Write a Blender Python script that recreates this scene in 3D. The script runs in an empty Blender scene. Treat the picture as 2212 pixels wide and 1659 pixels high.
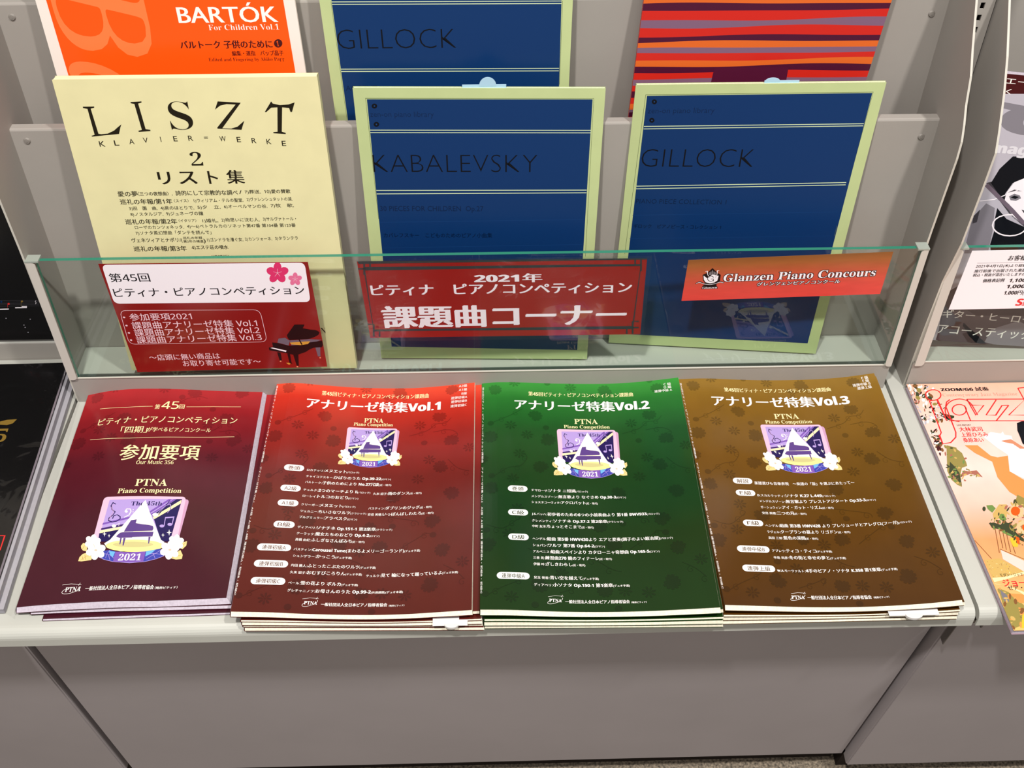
import bpy, bmesh, math, random
from mathutils import Matrix, Vector
from mathutils.geometry import tessellate_polygon

scene = bpy.context.scene
COL = scene.collection
random.seed(7)

# ---------------------------------------------------------------- camera, world, lights, exposure
A = math.radians(8.673)            # the display deck dips 8.7 degrees towards its back
C0 = Vector((0, 0, .8148))         # camera position seen from the deck frame (deck surface z = 0)
RT = Matrix(((1, 0, 0), (0, math.cos(A), math.sin(A)), (0, -math.sin(A), math.cos(A))))
T = Matrix.Translation((0, 0, 1.375)) @ RT.to_4x4() @ Matrix.Translation(-C0)   # deck frame -> world

def rot3(rx, ry, rz):
    return Matrix.Rotation(rz, 3, 'Z') @ Matrix.Rotation(ry, 3, 'Y') @ Matrix.Rotation(rx, 3, 'X')

cam_d = bpy.data.cameras.new('camera')
cam_d.sensor_width = 36
cam_d.lens = 2347.77 * 36 / 2212
cam_d.clip_start = .01
cam = bpy.data.objects.new('camera', cam_d)
COL.objects.link(cam)
cam.matrix_world = Matrix.Translation((0, 0, 1.375)) @ (RT @ rot3(*[math.radians(v) for v in (46.644, -.1646, -1.5777)])).to_4x4()
scene.camera = cam

world = bpy.data.worlds.new('world')
scene.world = world
world.use_nodes = True
bg = world.node_tree.nodes['Background']
bg.inputs[0].default_value = (1.0, .96, .95, 1)
bg.inputs[1].default_value = .30

def lamp(name, x, y, z, sx, sy, power, col=(1, .955, .92)):
    d = bpy.data.lights.new(name, 'AREA')
    d.shape = 'RECTANGLE'
    d.size, d.size_y = sx, sy
    d.energy = power
    d.color = col
    o = bpy.data.objects.new(name, d)
    COL.objects.link(o)
    o.location = (x, y, z)
    return o
lamp('ceiling_light', .85, .02, 2.75, .10, .10, 37)
lamp('ceiling_light', -.35, -.05, 2.75, .10, .10, 41)
lamp('ceiling_light', .1, -1.4, 2.75, 1.2, .3, 12)  # large unseen fill light, added behind the camera

vs = scene.view_settings
vs.view_transform = 'Standard'
vs.look = 'None'
vs.exposure = 0.0
vs.gamma = 1
vs.use_curve_mapping = False

# ---------------------------------------------------------------- materials
def lin(c):
    return tuple((v / 255 / 12.92 if v / 255 <= .04045 else ((v / 255 + .055) / 1.055) ** 2.4) for v in c) + (1,)

MATS = {}
def mat(name, col, rough=.45, spec=.5, noise=0, nscale=60, metal=0, bump=0, bscale=400, coat=0):
    if name in MATS: return MATS[name]
    m = bpy.data.materials.new(name)
    m.use_nodes = True
    nt = m.node_tree
    p = nt.nodes['Principled BSDF']
    p.inputs['Base Color'].default_value = lin(col)
    p.inputs['Roughness'].default_value = rough
    p.inputs['Specular IOR Level'].default_value = spec
    p.inputs['Metallic'].default_value = metal
    p.inputs['Coat Weight'].default_value = coat
    p.inputs['Coat Roughness'].default_value = .12
    tc = nt.nodes.new('ShaderNodeTexCoord')
    if noise:
        n = nt.nodes.new('ShaderNodeTexNoise'); n.inputs['Scale'].default_value = nscale
        n.inputs['Detail'].default_value = 4
        nt.links.new(tc.outputs['Object'], n.inputs['Vector'])
        r = nt.nodes.new('ShaderNodeValToRGB')
        a, b = r.color_ramp.elements
        a.position, b.position = .3, .7
        a.color = lin([max(0, v * (1 - noise)) for v in col]); b.color = lin([min(255, v * (1 + noise)) for v in col])
        nt.links.new(n.outputs['Fac'], r.inputs['Fac'])
        nt.links.new(r.outputs['Color'], p.inputs['Base Color'])
    if bump:
        n2 = nt.nodes.new('ShaderNodeTexNoise'); n2.inputs['Scale'].default_value = bscale
        nt.links.new(tc.outputs['Object'], n2.inputs['Vector'])
        bn = nt.nodes.new('ShaderNodeBump'); bn.inputs['Strength'].default_value = bump
        bn.inputs['Distance'].default_value = .001
        nt.links.new(n2.outputs['Fac'], bn.inputs['Height'])
        nt.links.new(bn.outputs['Normal'], p.inputs['Normal'])
    MATS[name] = m
    return m

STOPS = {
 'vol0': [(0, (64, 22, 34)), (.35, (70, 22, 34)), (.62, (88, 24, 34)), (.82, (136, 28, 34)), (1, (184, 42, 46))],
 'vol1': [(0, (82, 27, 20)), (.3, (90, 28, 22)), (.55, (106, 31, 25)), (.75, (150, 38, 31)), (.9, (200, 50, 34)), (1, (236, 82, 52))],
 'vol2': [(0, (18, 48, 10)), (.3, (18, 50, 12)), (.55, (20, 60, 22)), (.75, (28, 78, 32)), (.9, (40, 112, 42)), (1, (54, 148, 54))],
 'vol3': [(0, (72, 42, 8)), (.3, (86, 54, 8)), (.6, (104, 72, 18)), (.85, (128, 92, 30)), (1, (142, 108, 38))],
 'naz': [(0, (198, 38, 28)), (1, (204, 42, 34))],
}
def gradmat(name, key, mul=1.0, rough=.2):
    if name in MATS: return MATS[name]
    m = mat(name, (128, 128, 128), rough, .36)
    nt = m.node_tree; p = nt.nodes['Principled BSDF']
    uv = nt.nodes.new('ShaderNodeUVMap'); uv.uv_map = 'UVMap'
    s = nt.nodes.new('ShaderNodeSeparateXYZ'); nt.links.new(uv.outputs[0], s.inputs[0])
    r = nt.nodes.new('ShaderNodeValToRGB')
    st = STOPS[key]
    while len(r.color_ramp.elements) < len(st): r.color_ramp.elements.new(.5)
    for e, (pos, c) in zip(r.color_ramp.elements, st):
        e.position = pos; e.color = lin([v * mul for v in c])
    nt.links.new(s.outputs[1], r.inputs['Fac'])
    # slight blotchiness of the ink
    n = nt.nodes.new('ShaderNodeTexNoise'); n.inputs['Scale'].default_value = 9
    nt.links.new(uv.outputs[0], n.inputs['Vector'])
    mr = nt.nodes.new('ShaderNodeMapRange'); mr.inputs[3].default_value = .88; mr.inputs[4].default_value = 1.12
    nt.links.new(n.outputs['Fac'], mr.inputs[0])
    mx = nt.nodes.new('ShaderNodeMix'); mx.data_type = 'RGBA'; mx.blend_type = 'MULTIPLY'; mx.inputs[0].default_value = 1
    cc = nt.nodes.new('ShaderNodeCombineColor')
    for i in range(3): nt.links.new(mr.outputs[0], cc.inputs[i])
    nt.links.new(r.outputs['Color'], mx.inputs[6]); nt.links.new(cc.outputs[0], mx.inputs[7])
    nt.links.new(mx.outputs[2], p.inputs['Base Color'])
    return m

# printed inks
INK = dict(cream=(252, 238, 178), white=(250, 246, 240), black=(22, 20, 24), ink=(30, 24, 8), blueprint=(11, 50, 100), linegreen=(206, 222, 178), blueink=(6, 32, 70), blueink2=(5, 26, 58),
 blueink3=(22, 64, 118), printblack=(6, 9, 18), darkline=(96, 110, 70), maroonink=(66, 14, 20), orangeprint=(250, 88, 14), orangelight=(255, 126, 66), purpleprint=(78, 18, 48), signwhite=(252, 245, 250),
 signpink=(246, 206, 214), magenta=(226, 54, 110), pink=(236, 120, 160), palepink=(252, 206, 222), pianoblack=(30, 10, 12), greymauve=(112, 98, 112), brassprint=(214, 156, 60), peach=(236, 150, 110),
 frameink=(50, 60, 62), signred=(150, 30, 26), darkredprint=(70, 14, 16), lightgrey=(188, 184, 194), midgrey=(132, 128, 136), palegrey=(222, 220, 226), darkgrey=(66, 62, 68), redprint=(232, 44, 44),
 pinkprint=(244, 160, 140), goldprint=(136, 108, 44), greyink=(120, 116, 124), greyink2=(84, 82, 90), peachdeep=(244, 148, 78), skinprint=(214, 140, 104), leafdark=(58, 66, 40), leafolive=(150, 136, 70),
 leafgreen=(110, 140, 70), pinkbrown=(170, 104, 84), wicker=(206, 170, 96), peachflower=(250, 190, 140), yellowprint=(250, 190, 50), pinkpale=(250, 208, 196), creamband=(250, 226, 170), brownline=(130, 86, 46),
 logopink=(234, 190, 214), logopinkb=(204, 156, 188), lilac=(180, 156, 218), navy=(34, 24, 84), ribbonpurple=(126, 88, 178), darkpurple=(62, 36, 104), cone=(255, 252, 236), paleyellow=(250, 240, 150),
 khaki=(206, 198, 136), pianopurple=(92, 66, 134), ribbonblue=(62, 70, 168), skyblue=(110, 180, 232), goldleaf=(236, 208, 140), leafvein=(176, 132, 62), petalwhite=(255, 252, 246), petalline=(212, 196, 170),
 stripe_red=(200, 38, 28), stripe_orange=(216, 100, 36), stripe_mauve=(124, 92, 116), stripe_purple=(74, 16, 46))
def ink(name):
    return mat('ink_' + name, INK[name], .3, .36)

STEEL = mat('painted_steel', (162, 157, 150), .5, .35, noise=.012, nscale=14, bump=.03, bscale=900)
DECKM = mat('deck_laminate', (192, 193, 184), .38, .4, noise=.015, nscale=10)
PANELM = mat('cabinet_panel', (170, 163, 164), .5, .3, noise=.015, nscale=8)
EDGEM = mat('bright_edge', (206, 202, 190), .4, .5)
DARKM = mat('recess_shade', (38, 30, 26), .8, .2)  # shade of the kick recess and post slots, put into the colour
PAPER = mat('page_paper', (232, 225, 202), .8, .2, noise=.05, nscale=500)
PAPERW = mat('page_paper_lilac', (196, 186, 198), .75, .2, noise=.05, nscale=500)
PAPERG = mat('page_paper_green', (214, 224, 186), .8, .2, noise=.04, nscale=500)
CREAM = mat('cream_card', (228, 221, 170), .42, .4, noise=.012, nscale=40)
LIME = mat('lime_card', (188, 202, 144), .4, .4, noise=.012, nscale=40)
WHITEC = mat('white_card', (240, 232, 222), .35, .4)
BLACKC = mat('black_cover', (12, 11, 11), .2, .5, coat=.3)
SIGNRED = mat('sign_red', (138, 22, 18), .22, .5, coat=.4)
SIGNRED2 = mat('sign_red_bright', (156, 26, 20), .22, .5, coat=.4)
SIGNW = mat('sign_white', (252, 246, 250), .3, .4)
SLIPB = mat('slip_blue', (176, 212, 232), .5, .3)
SLIPW = mat('slip_white', (232, 228, 226), .5, .3)

def clear(name, tint, gl=.1, rough=.02, ior=1.5, bumpy=0):
    m = bpy.data.materials.new(name); m.use_nodes = True
    nt = m.node_tree; nt.nodes.clear()
    out = nt.nodes.new('ShaderNodeOutputMaterial')
    tr = nt.nodes.new('ShaderNodeBsdfTransparent'); tr.inputs[0].default_value = tint + (1,)
    g = nt.nodes.new('ShaderNodeBsdfGlossy'); g.inputs['Roughness'].default_value = rough
    fr = nt.nodes.new('ShaderNodeFresnel'); fr.inputs[0].default_value = ior
    mx = nt.nodes.new('ShaderNodeMixShader')
    gm = nt.nodes.new('ShaderNodeNewGeometry')
    fm = nt.nodes.new('ShaderNodeMath'); fm.operation = 'SUBTRACT'; fm.use_clamp = True
    nt.links.new(fr.outputs[0], fm.inputs[0]); nt.links.new(gm.outputs['Backfacing'], fm.inputs[1])
    nt.links.new(fm.outputs[0], mx.inputs[0]); nt.links.new(tr.outputs[0], mx.inputs[1]); nt.links.new(g.outputs[0], mx.inputs[2])
    nt.links.new(mx.outputs[0], out.inputs[0])
    if bumpy:
        tc = nt.nodes.new('ShaderNodeTexCoord')
        n = nt.nodes.new('ShaderNodeTexNoise'); n.inputs['Scale'].default_value = 22; n.inputs['Distortion'].default_value = 1.5
        nt.links.new(tc.outputs['Object'], n.inputs['Vector'])
        b = nt.nodes.new('ShaderNodeBump'); b.inputs['Strength'].default_value = bumpy; b.inputs['Distance'].default_value = .01
        nt.links.new(n.outputs['Fac'], b.inputs['Height']); nt.links.new(b.outputs[0], g.inputs['Normal']); nt.links.new(b.outputs[0], fr.inputs['Normal'])
    return m
GLASS = clear('clear_glass', (.93, .96, .94))
GLEDGE = mat('glass_edge_green', (44, 128, 104), .15, .6)
WRAP = clear('plastic_wrap', (.97, .97, .97), rough=.08, bumpy=.3)
TAPE = clear('clear_plastic', (.975, .975, .975), rough=.05, bumpy=.06)

floor_m = mat('speckled_floor', (112, 102, 88), .7, .3, noise=.45, nscale=320)

# gradient sign (brown-orange to coral) and jazz magazine cover
def vgrad(name, stops, rough=.25, wob=0):
    STOPS[name] = stops
    return gradmat(name, name, 1, rough)
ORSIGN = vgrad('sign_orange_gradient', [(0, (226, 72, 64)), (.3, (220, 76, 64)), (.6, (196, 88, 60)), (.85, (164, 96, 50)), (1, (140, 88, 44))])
JAZZM = vgrad('jazz_cover_peach', [(0, (246, 190, 110)), (.2, (246, 170, 110)), (.32, (244, 158, 104)), (.45, (250, 194, 174)), (.6, (252, 214, 202)), (.85, (252, 204, 188)), (1, (250, 184, 156))])

# ---------------------------------------------------------------- data: pages, words and printed shapes (millimetres on each page)
SZ={'vol0': (185.1,278.1),'vol1': (210,297),'vol2': (210,297),'vol3': (210,297),'kab': (228,303),'gil': (228,303),'liszt': (236,318),'bart': (228,302),'gil2': (222,302),'naz': (222,302),'sign1': (198.5,138.5),'sign2': (278,97),'sign3': (199,51),'sign4': (126,74),'guitar': (210,297),'jazz': (210,313),'black': (210,310),'blackup': (205,296)}
Q={'kab': [(-0.1145,0.8753,0.03),(0.107,0.8677,0.03),(0.1115,0.901,0.3317),(-0.1179,0.901,0.3348)],'gil': [(0.1328,0.8944,0.03),(0.3557,0.8706,0.03),(0.3692,0.903,0.3336),(0.1391,0.903,0.3337)],'liszt': [(-0.3763,0.8564,0.035),(-0.1388,0.8539,0.035),(-0.1464,0.889,0.3526),(-0.3788,0.889,0.3523)],'bart': [(-0.3881,0.915,0.15),(-0.1573,0.915,0.15),(-0.1678,0.946,0.45),(-0.3948,0.946,0.45)],'gil2': [(-0.1357,0.915,0.15),(0.0783,0.915,0.15),(0.0823,0.946,0.45),(-0.146,0.946,0.45)],'naz': [(0.1307,0.915,0.15),(0.3414,0.915,0.15),(0.3761,0.946,0.45),(0.1484,0.946,0.45)],'sign1': [(-0.3667,0.8462,0.0415),(-0.1683,0.8462,0.045),(-0.1714,0.8462,0.1815),(-0.3713,0.8462,0.1828)],'sign2': [(-0.1199,0.8462,0.0838),(0.1577,0.8462,0.083),(0.1563,0.8462,0.1801),(-0.1244,0.8462,0.1812)],'sign3': [(0.1956,0.8462,0.1263),(0.3955,0.8462,0.1314),(0.3962,0.8462,0.1837),(0.1968,0.8462,0.1771)],'sign4': [(0.4712,0.8462,0.1095),(0.5962,0.8462,0.11),(0.6006,0.8462,0.1844),(0.4736,0.8462,0.1834)],'guitar': [(0.4705,0.873,0.046),(0.681,0.871,0.0245),(0.69,0.9035,0.317),(0.476,0.9055,0.34)],'jazz': [(0.4558,0.5306,0.007),(0.6658,0.5306,0.007),(0.6633,0.8443,0.007),(0.4533,0.8443,0.007)],'black': [(-0.65,0.572,0.021),(-0.44,0.575,0.021),(-0.456,0.886,0.021),(-0.666,0.883,0.021)],'blackup': [(-0.66,0.918,0.027),(-0.4475,0.918,0.027),(-0.4475,0.95,0.322),(-0.66,0.95,0.322)]}
T_ITEMS=[
('vol0','cream',1,'第',77.61,82.57,238.83,6.28,'k'),
('vol0','cream',1,'45',84.25,101.59,238.7,10.88,'c'),
('vol0','cream',1,'回',102.24,107.68,239.72,5.77,'k'),
('vol0','cream',1,'ピティナ・ピアノコンペティション',22.69,164.2,219.27,9.43,'k'),
('vol0','cream',1,'「四期」',49.05,75.84,205.46,8.87,'k'),
('vol0','cream',1,'が学べるピアノコンクール',75.96,139.43,206.54,5.76,'k'),
('vol0','cream',2,'参加要項',55.14,133.09,169.54,19.17,'k'),
('vol0','cream',1,'Our Music 356',73.75,109.92,161.76,4.81,'c'),
('vol0','cream',0,'𝐏𝐓𝐍𝐀',78.09,108.64,133.54,9.09,'c'),
('vol0','cream',0,'𝐏𝐢𝐚𝐧𝐨 𝐂𝐨𝐦𝐩𝐞𝐭𝐢𝐭𝐢𝐨𝐧',63.3,123.7,124.71,6.26,'c'),
('vol0','white',0,'𝐏𝐓𝐍𝐀',40.33,54.02,12.16,5.08,'c'),
('vol0','white',2,'一般社団法人全日本ピアノ指導者協会',58.24,118.46,12.58,4.31,'k'),
('vol0','white',1,'（略称ピティナ）',119.49,139.56,12.4,2.69,'k'),
('vol1','cream',2,'第45回ピティナ・ピアノコンペティション課題曲',48.73,161.07,273.07,6.31,'k'),
('vol1','white',3,'アナリーゼ特集Vol.1',35.01,173.98,253.32,14.19,'k'),
('vol1','cream',0,'𝐏𝐓𝐍𝐀',95.8,115.79,236.43,6.74,'c'),
('vol1','cream',0,'𝐏𝐢𝐚𝐧𝐨 𝐂𝐨𝐦𝐩𝐞𝐭𝐢𝐭𝐢𝐨𝐧',85.66,125.76,231.5,4.75,'c'),
('vol1','white',1,'A2級',193.11,201.93,284.48,3.97,'k'),
('vol1','white',1,'A1級',193.22,202.01,278.66,3.94,'k'),
('vol1','white',1,'B級',196.17,201.84,272.69,3.91,'k'),
('vol1','white',1,'連弾初級A',185.1,202.18,267.2,3.89,'k'),
('vol1','white',1,'連弾初級B',185.24,202.0,261.52,3.86,'k'),
('vol1','white',1,'連弾初級C',184.76,201.96,255.19,3.83,'k'),
('vol1','white',2,'ロカテッリ：|メヌエット|(バロック)',45.99,96.89,165.71,3.9,'row'),
('vol1','white',2,'チャイコフスキー：|ひばりのうた Op.39-22|(ロマン)',46.15,128.71,157.49,3.9,'row'),
('vol1','white',2,'バルトーク：|子供のためにより No.27冗談|(近・現代)',46.12,129.55,149.93,3.9,'row'),
('vol1','white',2,'テュルク：|2つのマーチより Ⅱ|(バロック)',45.69,109.87,140.01,3.9,'row'),
('vol1','white',2,'久米 詔子：|雨のダンス|(近・現代)',112.69,159.77,138.45,3.9,'row'),
('vol1','white',2,'ローレイ：|トルコのおどり|(ロマン)',45.94,98.83,132.27,3.9,'row'),
('vol1','white',2,'クリーガー：|メヌエット|(バロック)',45.87,97.1,121.59,3.9,'row'),
('vol1','white',2,'バスティン：|ダブリンのジッグ|(近・現代)',109.48,170.39,119.97,3.9,'row'),
('vol1','white',2,'ツェルニー：|ちいさなワルツ|(クラシック)',46.07,107.93,113.53,3.9,'row'),
('vol1','white',2,'安倍 美穂：|いっぽんばしわたろ|(近・現代)',109.51,172.42,112.42,3.9,'row'),
('vol1','white',2,'ブルグミュラー：|アラベスク|(ロマン)',46.07,99.95,106.18,3.9,'row'),
('vol1','white',2,'ディアベリ：|ソナチネ Op.151-1 第2楽章|(クラシック)',45.89,133.98,94.11,3.9,'row'),
('vol1','white',2,'クーラック：|魔女たちのおどり Op.4-2|(ロマン)',45.93,122.56,86.65,3.9,'row'),
('vol1','white',2,'高橋 由紀：|ふしぎなさんぽみち|(近・現代)',45.72,109.36,79.48,3.9,'row'),
('vol1','white',2,'バスティン：|Carousel Tune(まわるよメリーゴーランド)|(デュオ予選)',45.61,161.46,68.23,3.9,'row'),
('vol1','white',2,'シュンゲラー：|かっこう|(デュオ予選)',45.91,99.17,60.73,3.9,'row'),
('vol1','white',2,'内田 勝人：|ふとったこぶたのワルツ|(デュオ予選)',45.66,121.92,49.96,3.9,'row'),
('vol1','white',2,'久米 詔子：|おむすびころりん|(デュオ予選)',45.58,109.91,42.27,3.9,'row'),
('vol1','white',2,'テュルク：|見て 輪になって踊っているよ|(デュオ本選)',113.87,197.05,40.62,3.9,'row'),
('vol1','white',2,'ベール：|雪の花より ポルカ|(デュオ予選)',45.6,107.32,30.61,3.9,'row'),
('vol1','white',2,'グレチャニノフ：|お母さんのうた Op.99-2|(共通課題)(デュオ本選)',45.81,148.14,22.56,3.9,'row'),
('vol1','white',0,'𝐏𝐓𝐍𝐀',61.9,73.32,9.71,3.6,'c'),
('vol1','white',2,'一般社団法人全日本ピアノ指導者協会',76.82,134.99,8.73,3.48,'k'),
('vol1','white',1,'（略称ピティナ）',136.53,150.26,8.25,1.94,'k'),
('vol2','cream',2,'第45回ピティナ・ピアノコンペティション課題曲',48.95,159.87,272.28,5.89,'k'),
('vol2','white',3,'アナリーゼ特集Vol.2',34.37,174.91,251.73,14.05,'k'),
('vol2','cream',0,'𝐏𝐓𝐍𝐀',95.42,119.73,231.91,7.35,'c'),
('vol2','cream',0,'𝐏𝐢𝐚𝐧𝐨 𝐂𝐨𝐦𝐩𝐞𝐭𝐢𝐭𝐢𝐨𝐧',84.24,131.55,225.35,4.85,'c'),
('vol2','white',1,'C 級',193.54,201.07,284.15,3.85,'k'),
('vol2','white',1,'D 級',193.27,201.03,279.56,3.83,'k'),
('vol2','white',1,'連弾中級 A',182.73,201.22,274.87,3.81,'k'),
('vol2','white',2,'チマローザ：|ソナタ ニ短調|(バロック)',48.55,103.2,138.23,3.9,'row'),
('vol2','white',2,'メンデルスゾーン：|無言歌より なぐさめ Op.30-3|(ロマン)',48.35,139.57,130.6,3.9,'row'),
('vol2','white',2,'ショスタコーヴィチ：|アクロバット|(近・現代)',48.38,111.98,123.23,3.9,'row'),
('vol2','white',2,'J.S.バッハ：|初歩者のための6つの小前奏曲より 第1番 BWV933|(バロック)',48.21,169.18,108.43,3.9,'row'),
('vol2','white',2,'クレメンティ：|ソナチネ Op.37-2 第2楽章|(クラシック)',48.11,134.26,100.39,3.9,'row'),
('vol2','white',2,'中町 友洋：|ちょっとそこまで|(近・現代)',48.15,105.94,93.6,3.9,'row'),
('vol2','white',2,'ヘンデル：|組曲 第5番 HWV430より エアと変奏(調子のよい鍛冶屋)|(バロック)',48.08,178.29,78.67,3.9,'row'),
('vol2','white',2,'ショパン：|ワルツ 第7番 Op.64-2|(ロマン)',48.09,114.67,71.12,3.9,'row'),
('vol2','white',2,'アルベニス：|組曲スペインより カタローニャ奇想曲 Op.165-5|(ロマン)',48.11,164.4,63.8,3.9,'row'),
('vol2','white',2,'三善 晃：|練習曲270 鏡のフィナーレ|(近・現代)',48.02,120.13,56.61,3.9,'row'),
('vol2','white',2,'伊藤 吟：|ざしきわらし|(近・現代)',48.04,95.3,49.42,3.9,'row'),
('vol2','white',2,'兒玉 発香：|青い空を越えて|(デュオ予選)',47.94,106.4,34.39,3.9,'row'),
('vol2','white',2,'ディアベリ：|小ソナタ Op.150-1 第1楽章|(デュオ予選)',47.93,133.71,26.51,3.9,'row'),
('vol2','white',0,'𝐏𝐓𝐍𝐀',60.94,71.91,9.7,3.57,'c'),
('vol2','white',2,'一般社団法人全日本ピアノ指導者協会',75.03,132.07,8.85,3.44,'k'),
('vol2','white',1,'（略称ピティナ）',133.51,146.97,8.52,1.91,'k'),
('vol3','cream',2,'第45回ピティナ・ピアノコンペティション課題曲',46.01,160.24,271.82,5.86,'k'),
('vol3','white',3,'アナリーゼ特集Vol.3',30.64,175.04,250.82,14.35,'k'),
('vol3','cream',0,'𝐏𝐓𝐍𝐀',92.23,118.06,232.7,7.59,'c'),
('vol3','cream',0,'𝐏𝐢𝐚𝐧𝐨 𝐂𝐨𝐦𝐩𝐞𝐭𝐢𝐭𝐢𝐨𝐧',81.31,130.21,225.91,5.14,'c'),
('vol3','white',1,'E 級',195.56,202.51,284.32,4.29,'k'),
('vol3','white',1,'F 級',195.61,202.27,279.56,4.27,'k'),
('vol3','white',1,'連弾中級 B',184.18,202.46,274.93,4.25,'k'),
('vol3','white',1,'連弾上級',187.64,202.54,269.86,4.22,'k'),
('vol3','white',2,'|楽譜選びも音楽表現\u3000～楽譜の「版」を選ぶにあたって～|',53.74,152.48,141.93,3.9,'row'),
('vol3','white',2,'D.スカルラッティ：|ソナタ K.27 L.449|(バロック)',53.72,129.82,126.7,3.9,'row'),
('vol3','white',2,'メンデルスゾーン：|無言歌より プレストアジタート Op.53-3|(ロマン)',54.27,167.02,119.39,3.9,'row'),
('vol3','white',2,'ガーシュウィン：|アイ・ガット・リズム|(近・現代)',54.15,124.72,111.91,3.9,'row'),
('vol3','white',2,'安倍 美穂：|二つの月|(近・現代)',54.05,96.96,104.76,3.9,'row'),
('vol3','white',2,'ヘンデル：|組曲 第3番 HWV428 より プレリュードとアレグロ(フーガ)|(バロック)',54.26,192.22,89.5,3.9,'row'),
('vol3','white',2,'ラヴェル：|クープランの墓より リゴドン|(近・現代)',54.45,133.3,82.08,3.9,'row'),
('vol3','white',2,'高田 三郎：|藍色の渓間|(近・現代)',54.29,101.26,74.95,3.9,'row'),
('vol3','white',2,'アブレウ：|ティコ・ティコ|(デュオ予選)',54.67,110.65,59.94,3.9,'row'),
('vol3','white',2,'寺島 尚彦：|冬の街と幸せの夢と|(デュオ予選)',54.47,121.68,52.18,3.9,'row'),
('vol3','white',2,'W.A.モーツァルト：|4手のピアノ・ソナタ K.358 第1楽章|(デュオ予選)',54.8,164.8,37.49,3.9,'row'),
('vol3','white',0,'𝐏𝐓𝐍𝐀',61.84,73.6,8.25,3.83,'c'),
('vol3','white',2,'一般社団法人全日本ピアノ指導者協会',76.26,133.8,8.22,3.83,'k'),
('vol3','white',1,'（略称ピティナ）',135.57,149.24,8.15,2.05,'k'),
('liszt','ink',0,'K',27.24,32.41,254.44,5.66,'c'),
('liszt','ink',0,'L',41.1,45.41,255.35,5.33,'c'),
('liszt','ink',0,'A',55.02,59.62,256.55,5.31,'c'),
('liszt','ink',0,'V',68.18,72.49,257.62,5.3,'c'),
('liszt','ink',0,'I',84.14,84.72,258.37,5.29,'c'),
('liszt','ink',0,'E',96.15,99.75,258.81,5.28,'c'),
('liszt','ink',0,'R',109.86,114.17,259.1,5.27,'c'),
('liszt','ink',0,'=',124.4,128.0,259.99,4.02,'c'),
('liszt','ink',0,'W',138.47,144.23,258.28,5.26,'c'),
('liszt','ink',0,'E',154.14,157.74,257.33,5.25,'c'),
('liszt','ink',0,'R',167.63,171.81,256.09,5.26,'c'),
('liszt','ink',0,'K',181.17,185.5,255.0,5.26,'c'),
('liszt','ink',0,'E',195.02,198.78,252.99,5.26,'c'),
('liszt','ink',-1,'𝐒',96.58,117.29,269.94,28.35,'c'),
('liszt','ink',-1,'𝟐',107.88,118.8,234.26,13.97,'c'),
('liszt','ink',2,'リ',74.01,85.17,215.88,12.71,'b'),
('liszt','ink',2,'ス',93.56,109.74,215.93,12.67,'b'),
('liszt','ink',2,'ト',121.05,129.59,215.79,12.97,'b'),
('liszt','ink',2,'集',138.4,154.32,215.69,13.91,'b'),
('liszt','ink',1,'愛の夢',32.45,50.92,204.07,5.13,'k'),
('liszt','ink',1,'〈三つの夜想曲〉,',51.02,83.79,204.55,3.89,'k'),
('liszt','ink',1,'詩的にして宗教的な調べ',86.96,145.78,204.44,4.88,'k'),
('liszt','ink',1,'/',147.25,149.53,205.04,4.56,'k'),
('liszt','ink',0,'7)葬送,',152.62,167.41,205.5,3.65,'k'),
('liszt','ink',1,'10)愛の賛歌',171.06,195.73,205.51,3.84,'k'),
('liszt','ink',1,'巡礼の年報/第1年',32.63,82.0,195.78,5.17,'k'),
('liszt','ink',0,'〈スイス〉',83.66,97.84,197.19,3.09,'k'),
('liszt','ink',0,'1)ウィリアム・テルの聖堂,',102.64,149.53,196.94,3.69,'k'),
('liszt','ink',0,'2)ヴァレンシュタットの湖,',153.03,196.41,197.55,3.68,'k'),
('liszt','ink',0,'3)田\u3000園\u3000曲,',39.6,66.48,189.41,3.76,'k'),
('liszt','ink',0,'4)泉のほとりで,',69.53,101.39,189.51,3.74,'k'),
('liszt','ink',0,'5)夕\u3000立,',104.87,126.74,189.95,3.73,'k'),
('liszt','ink',0,'6)オーベルマンの谷,',130.21,171.42,190.32,3.71,'k'),
('liszt','ink',0,'7)牧\u3000歌,',174.9,196.82,190.8,3.7,'k'),
('liszt','ink',0,'8)ノスタルジア,',39.59,70.69,183.21,3.78,'k'),
('liszt','ink',0,'9)ジュネーヴの鐘',73.67,108.96,183.37,3.77,'k'),
('liszt','ink',1,'巡礼の年報/第2年',32.82,82.29,174.47,5.3,'k'),
('liszt','ink',0,'〈イタリア〉',83.98,101.09,176.01,3.17,'k'),
('liszt','ink',0,'1)婚礼,',106.83,121.83,175.52,3.79,'k'),
('liszt','ink',0,'2)物思いに沈む人,',125.16,161.76,175.99,3.78,'k'),
('liszt','ink',0,'3)サルヴァトール・',165.28,197.09,176.55,3.76,'k'),
('liszt','ink',0,'ローザのカンツォネッタ,',40.56,87.67,168.95,3.84,'k'),
('liszt','ink',0,'4)～6)ペトラルカのソネット第47番 第104番 第123番',90.85,195.63,169.52,3.81,'k'),
('liszt','ink',0,'7)ソナタ風幻想曲「ダンテを読んで」',40.12,113.01,162.8,3.86,'k'),
('liszt','ink',1,'ヴェネツィアとナポリ/(',34.37,83.42,154.53,4.55,'k'),
('liszt','ink',0,'巡礼の年報',84.46,103.14,157.39,2.69,'k'),
('liszt','ink',0,'第2年の補遺',84.17,103.63,153.55,2.71,'k'),
('liszt','ink',1,')',103.81,105.69,153.52,4.86,'k'),
('liszt','ink',0,'1)ゴンドラを漕ぐ女,',107.47,142.39,154.55,3.88,'k'),
('liszt','ink',0,'2)カンツォーネ,',144.34,170.58,154.99,3.86,'k'),
('liszt','ink',0,'3)タランテラ',173.74,195.78,155.39,3.85,'k'),
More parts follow.
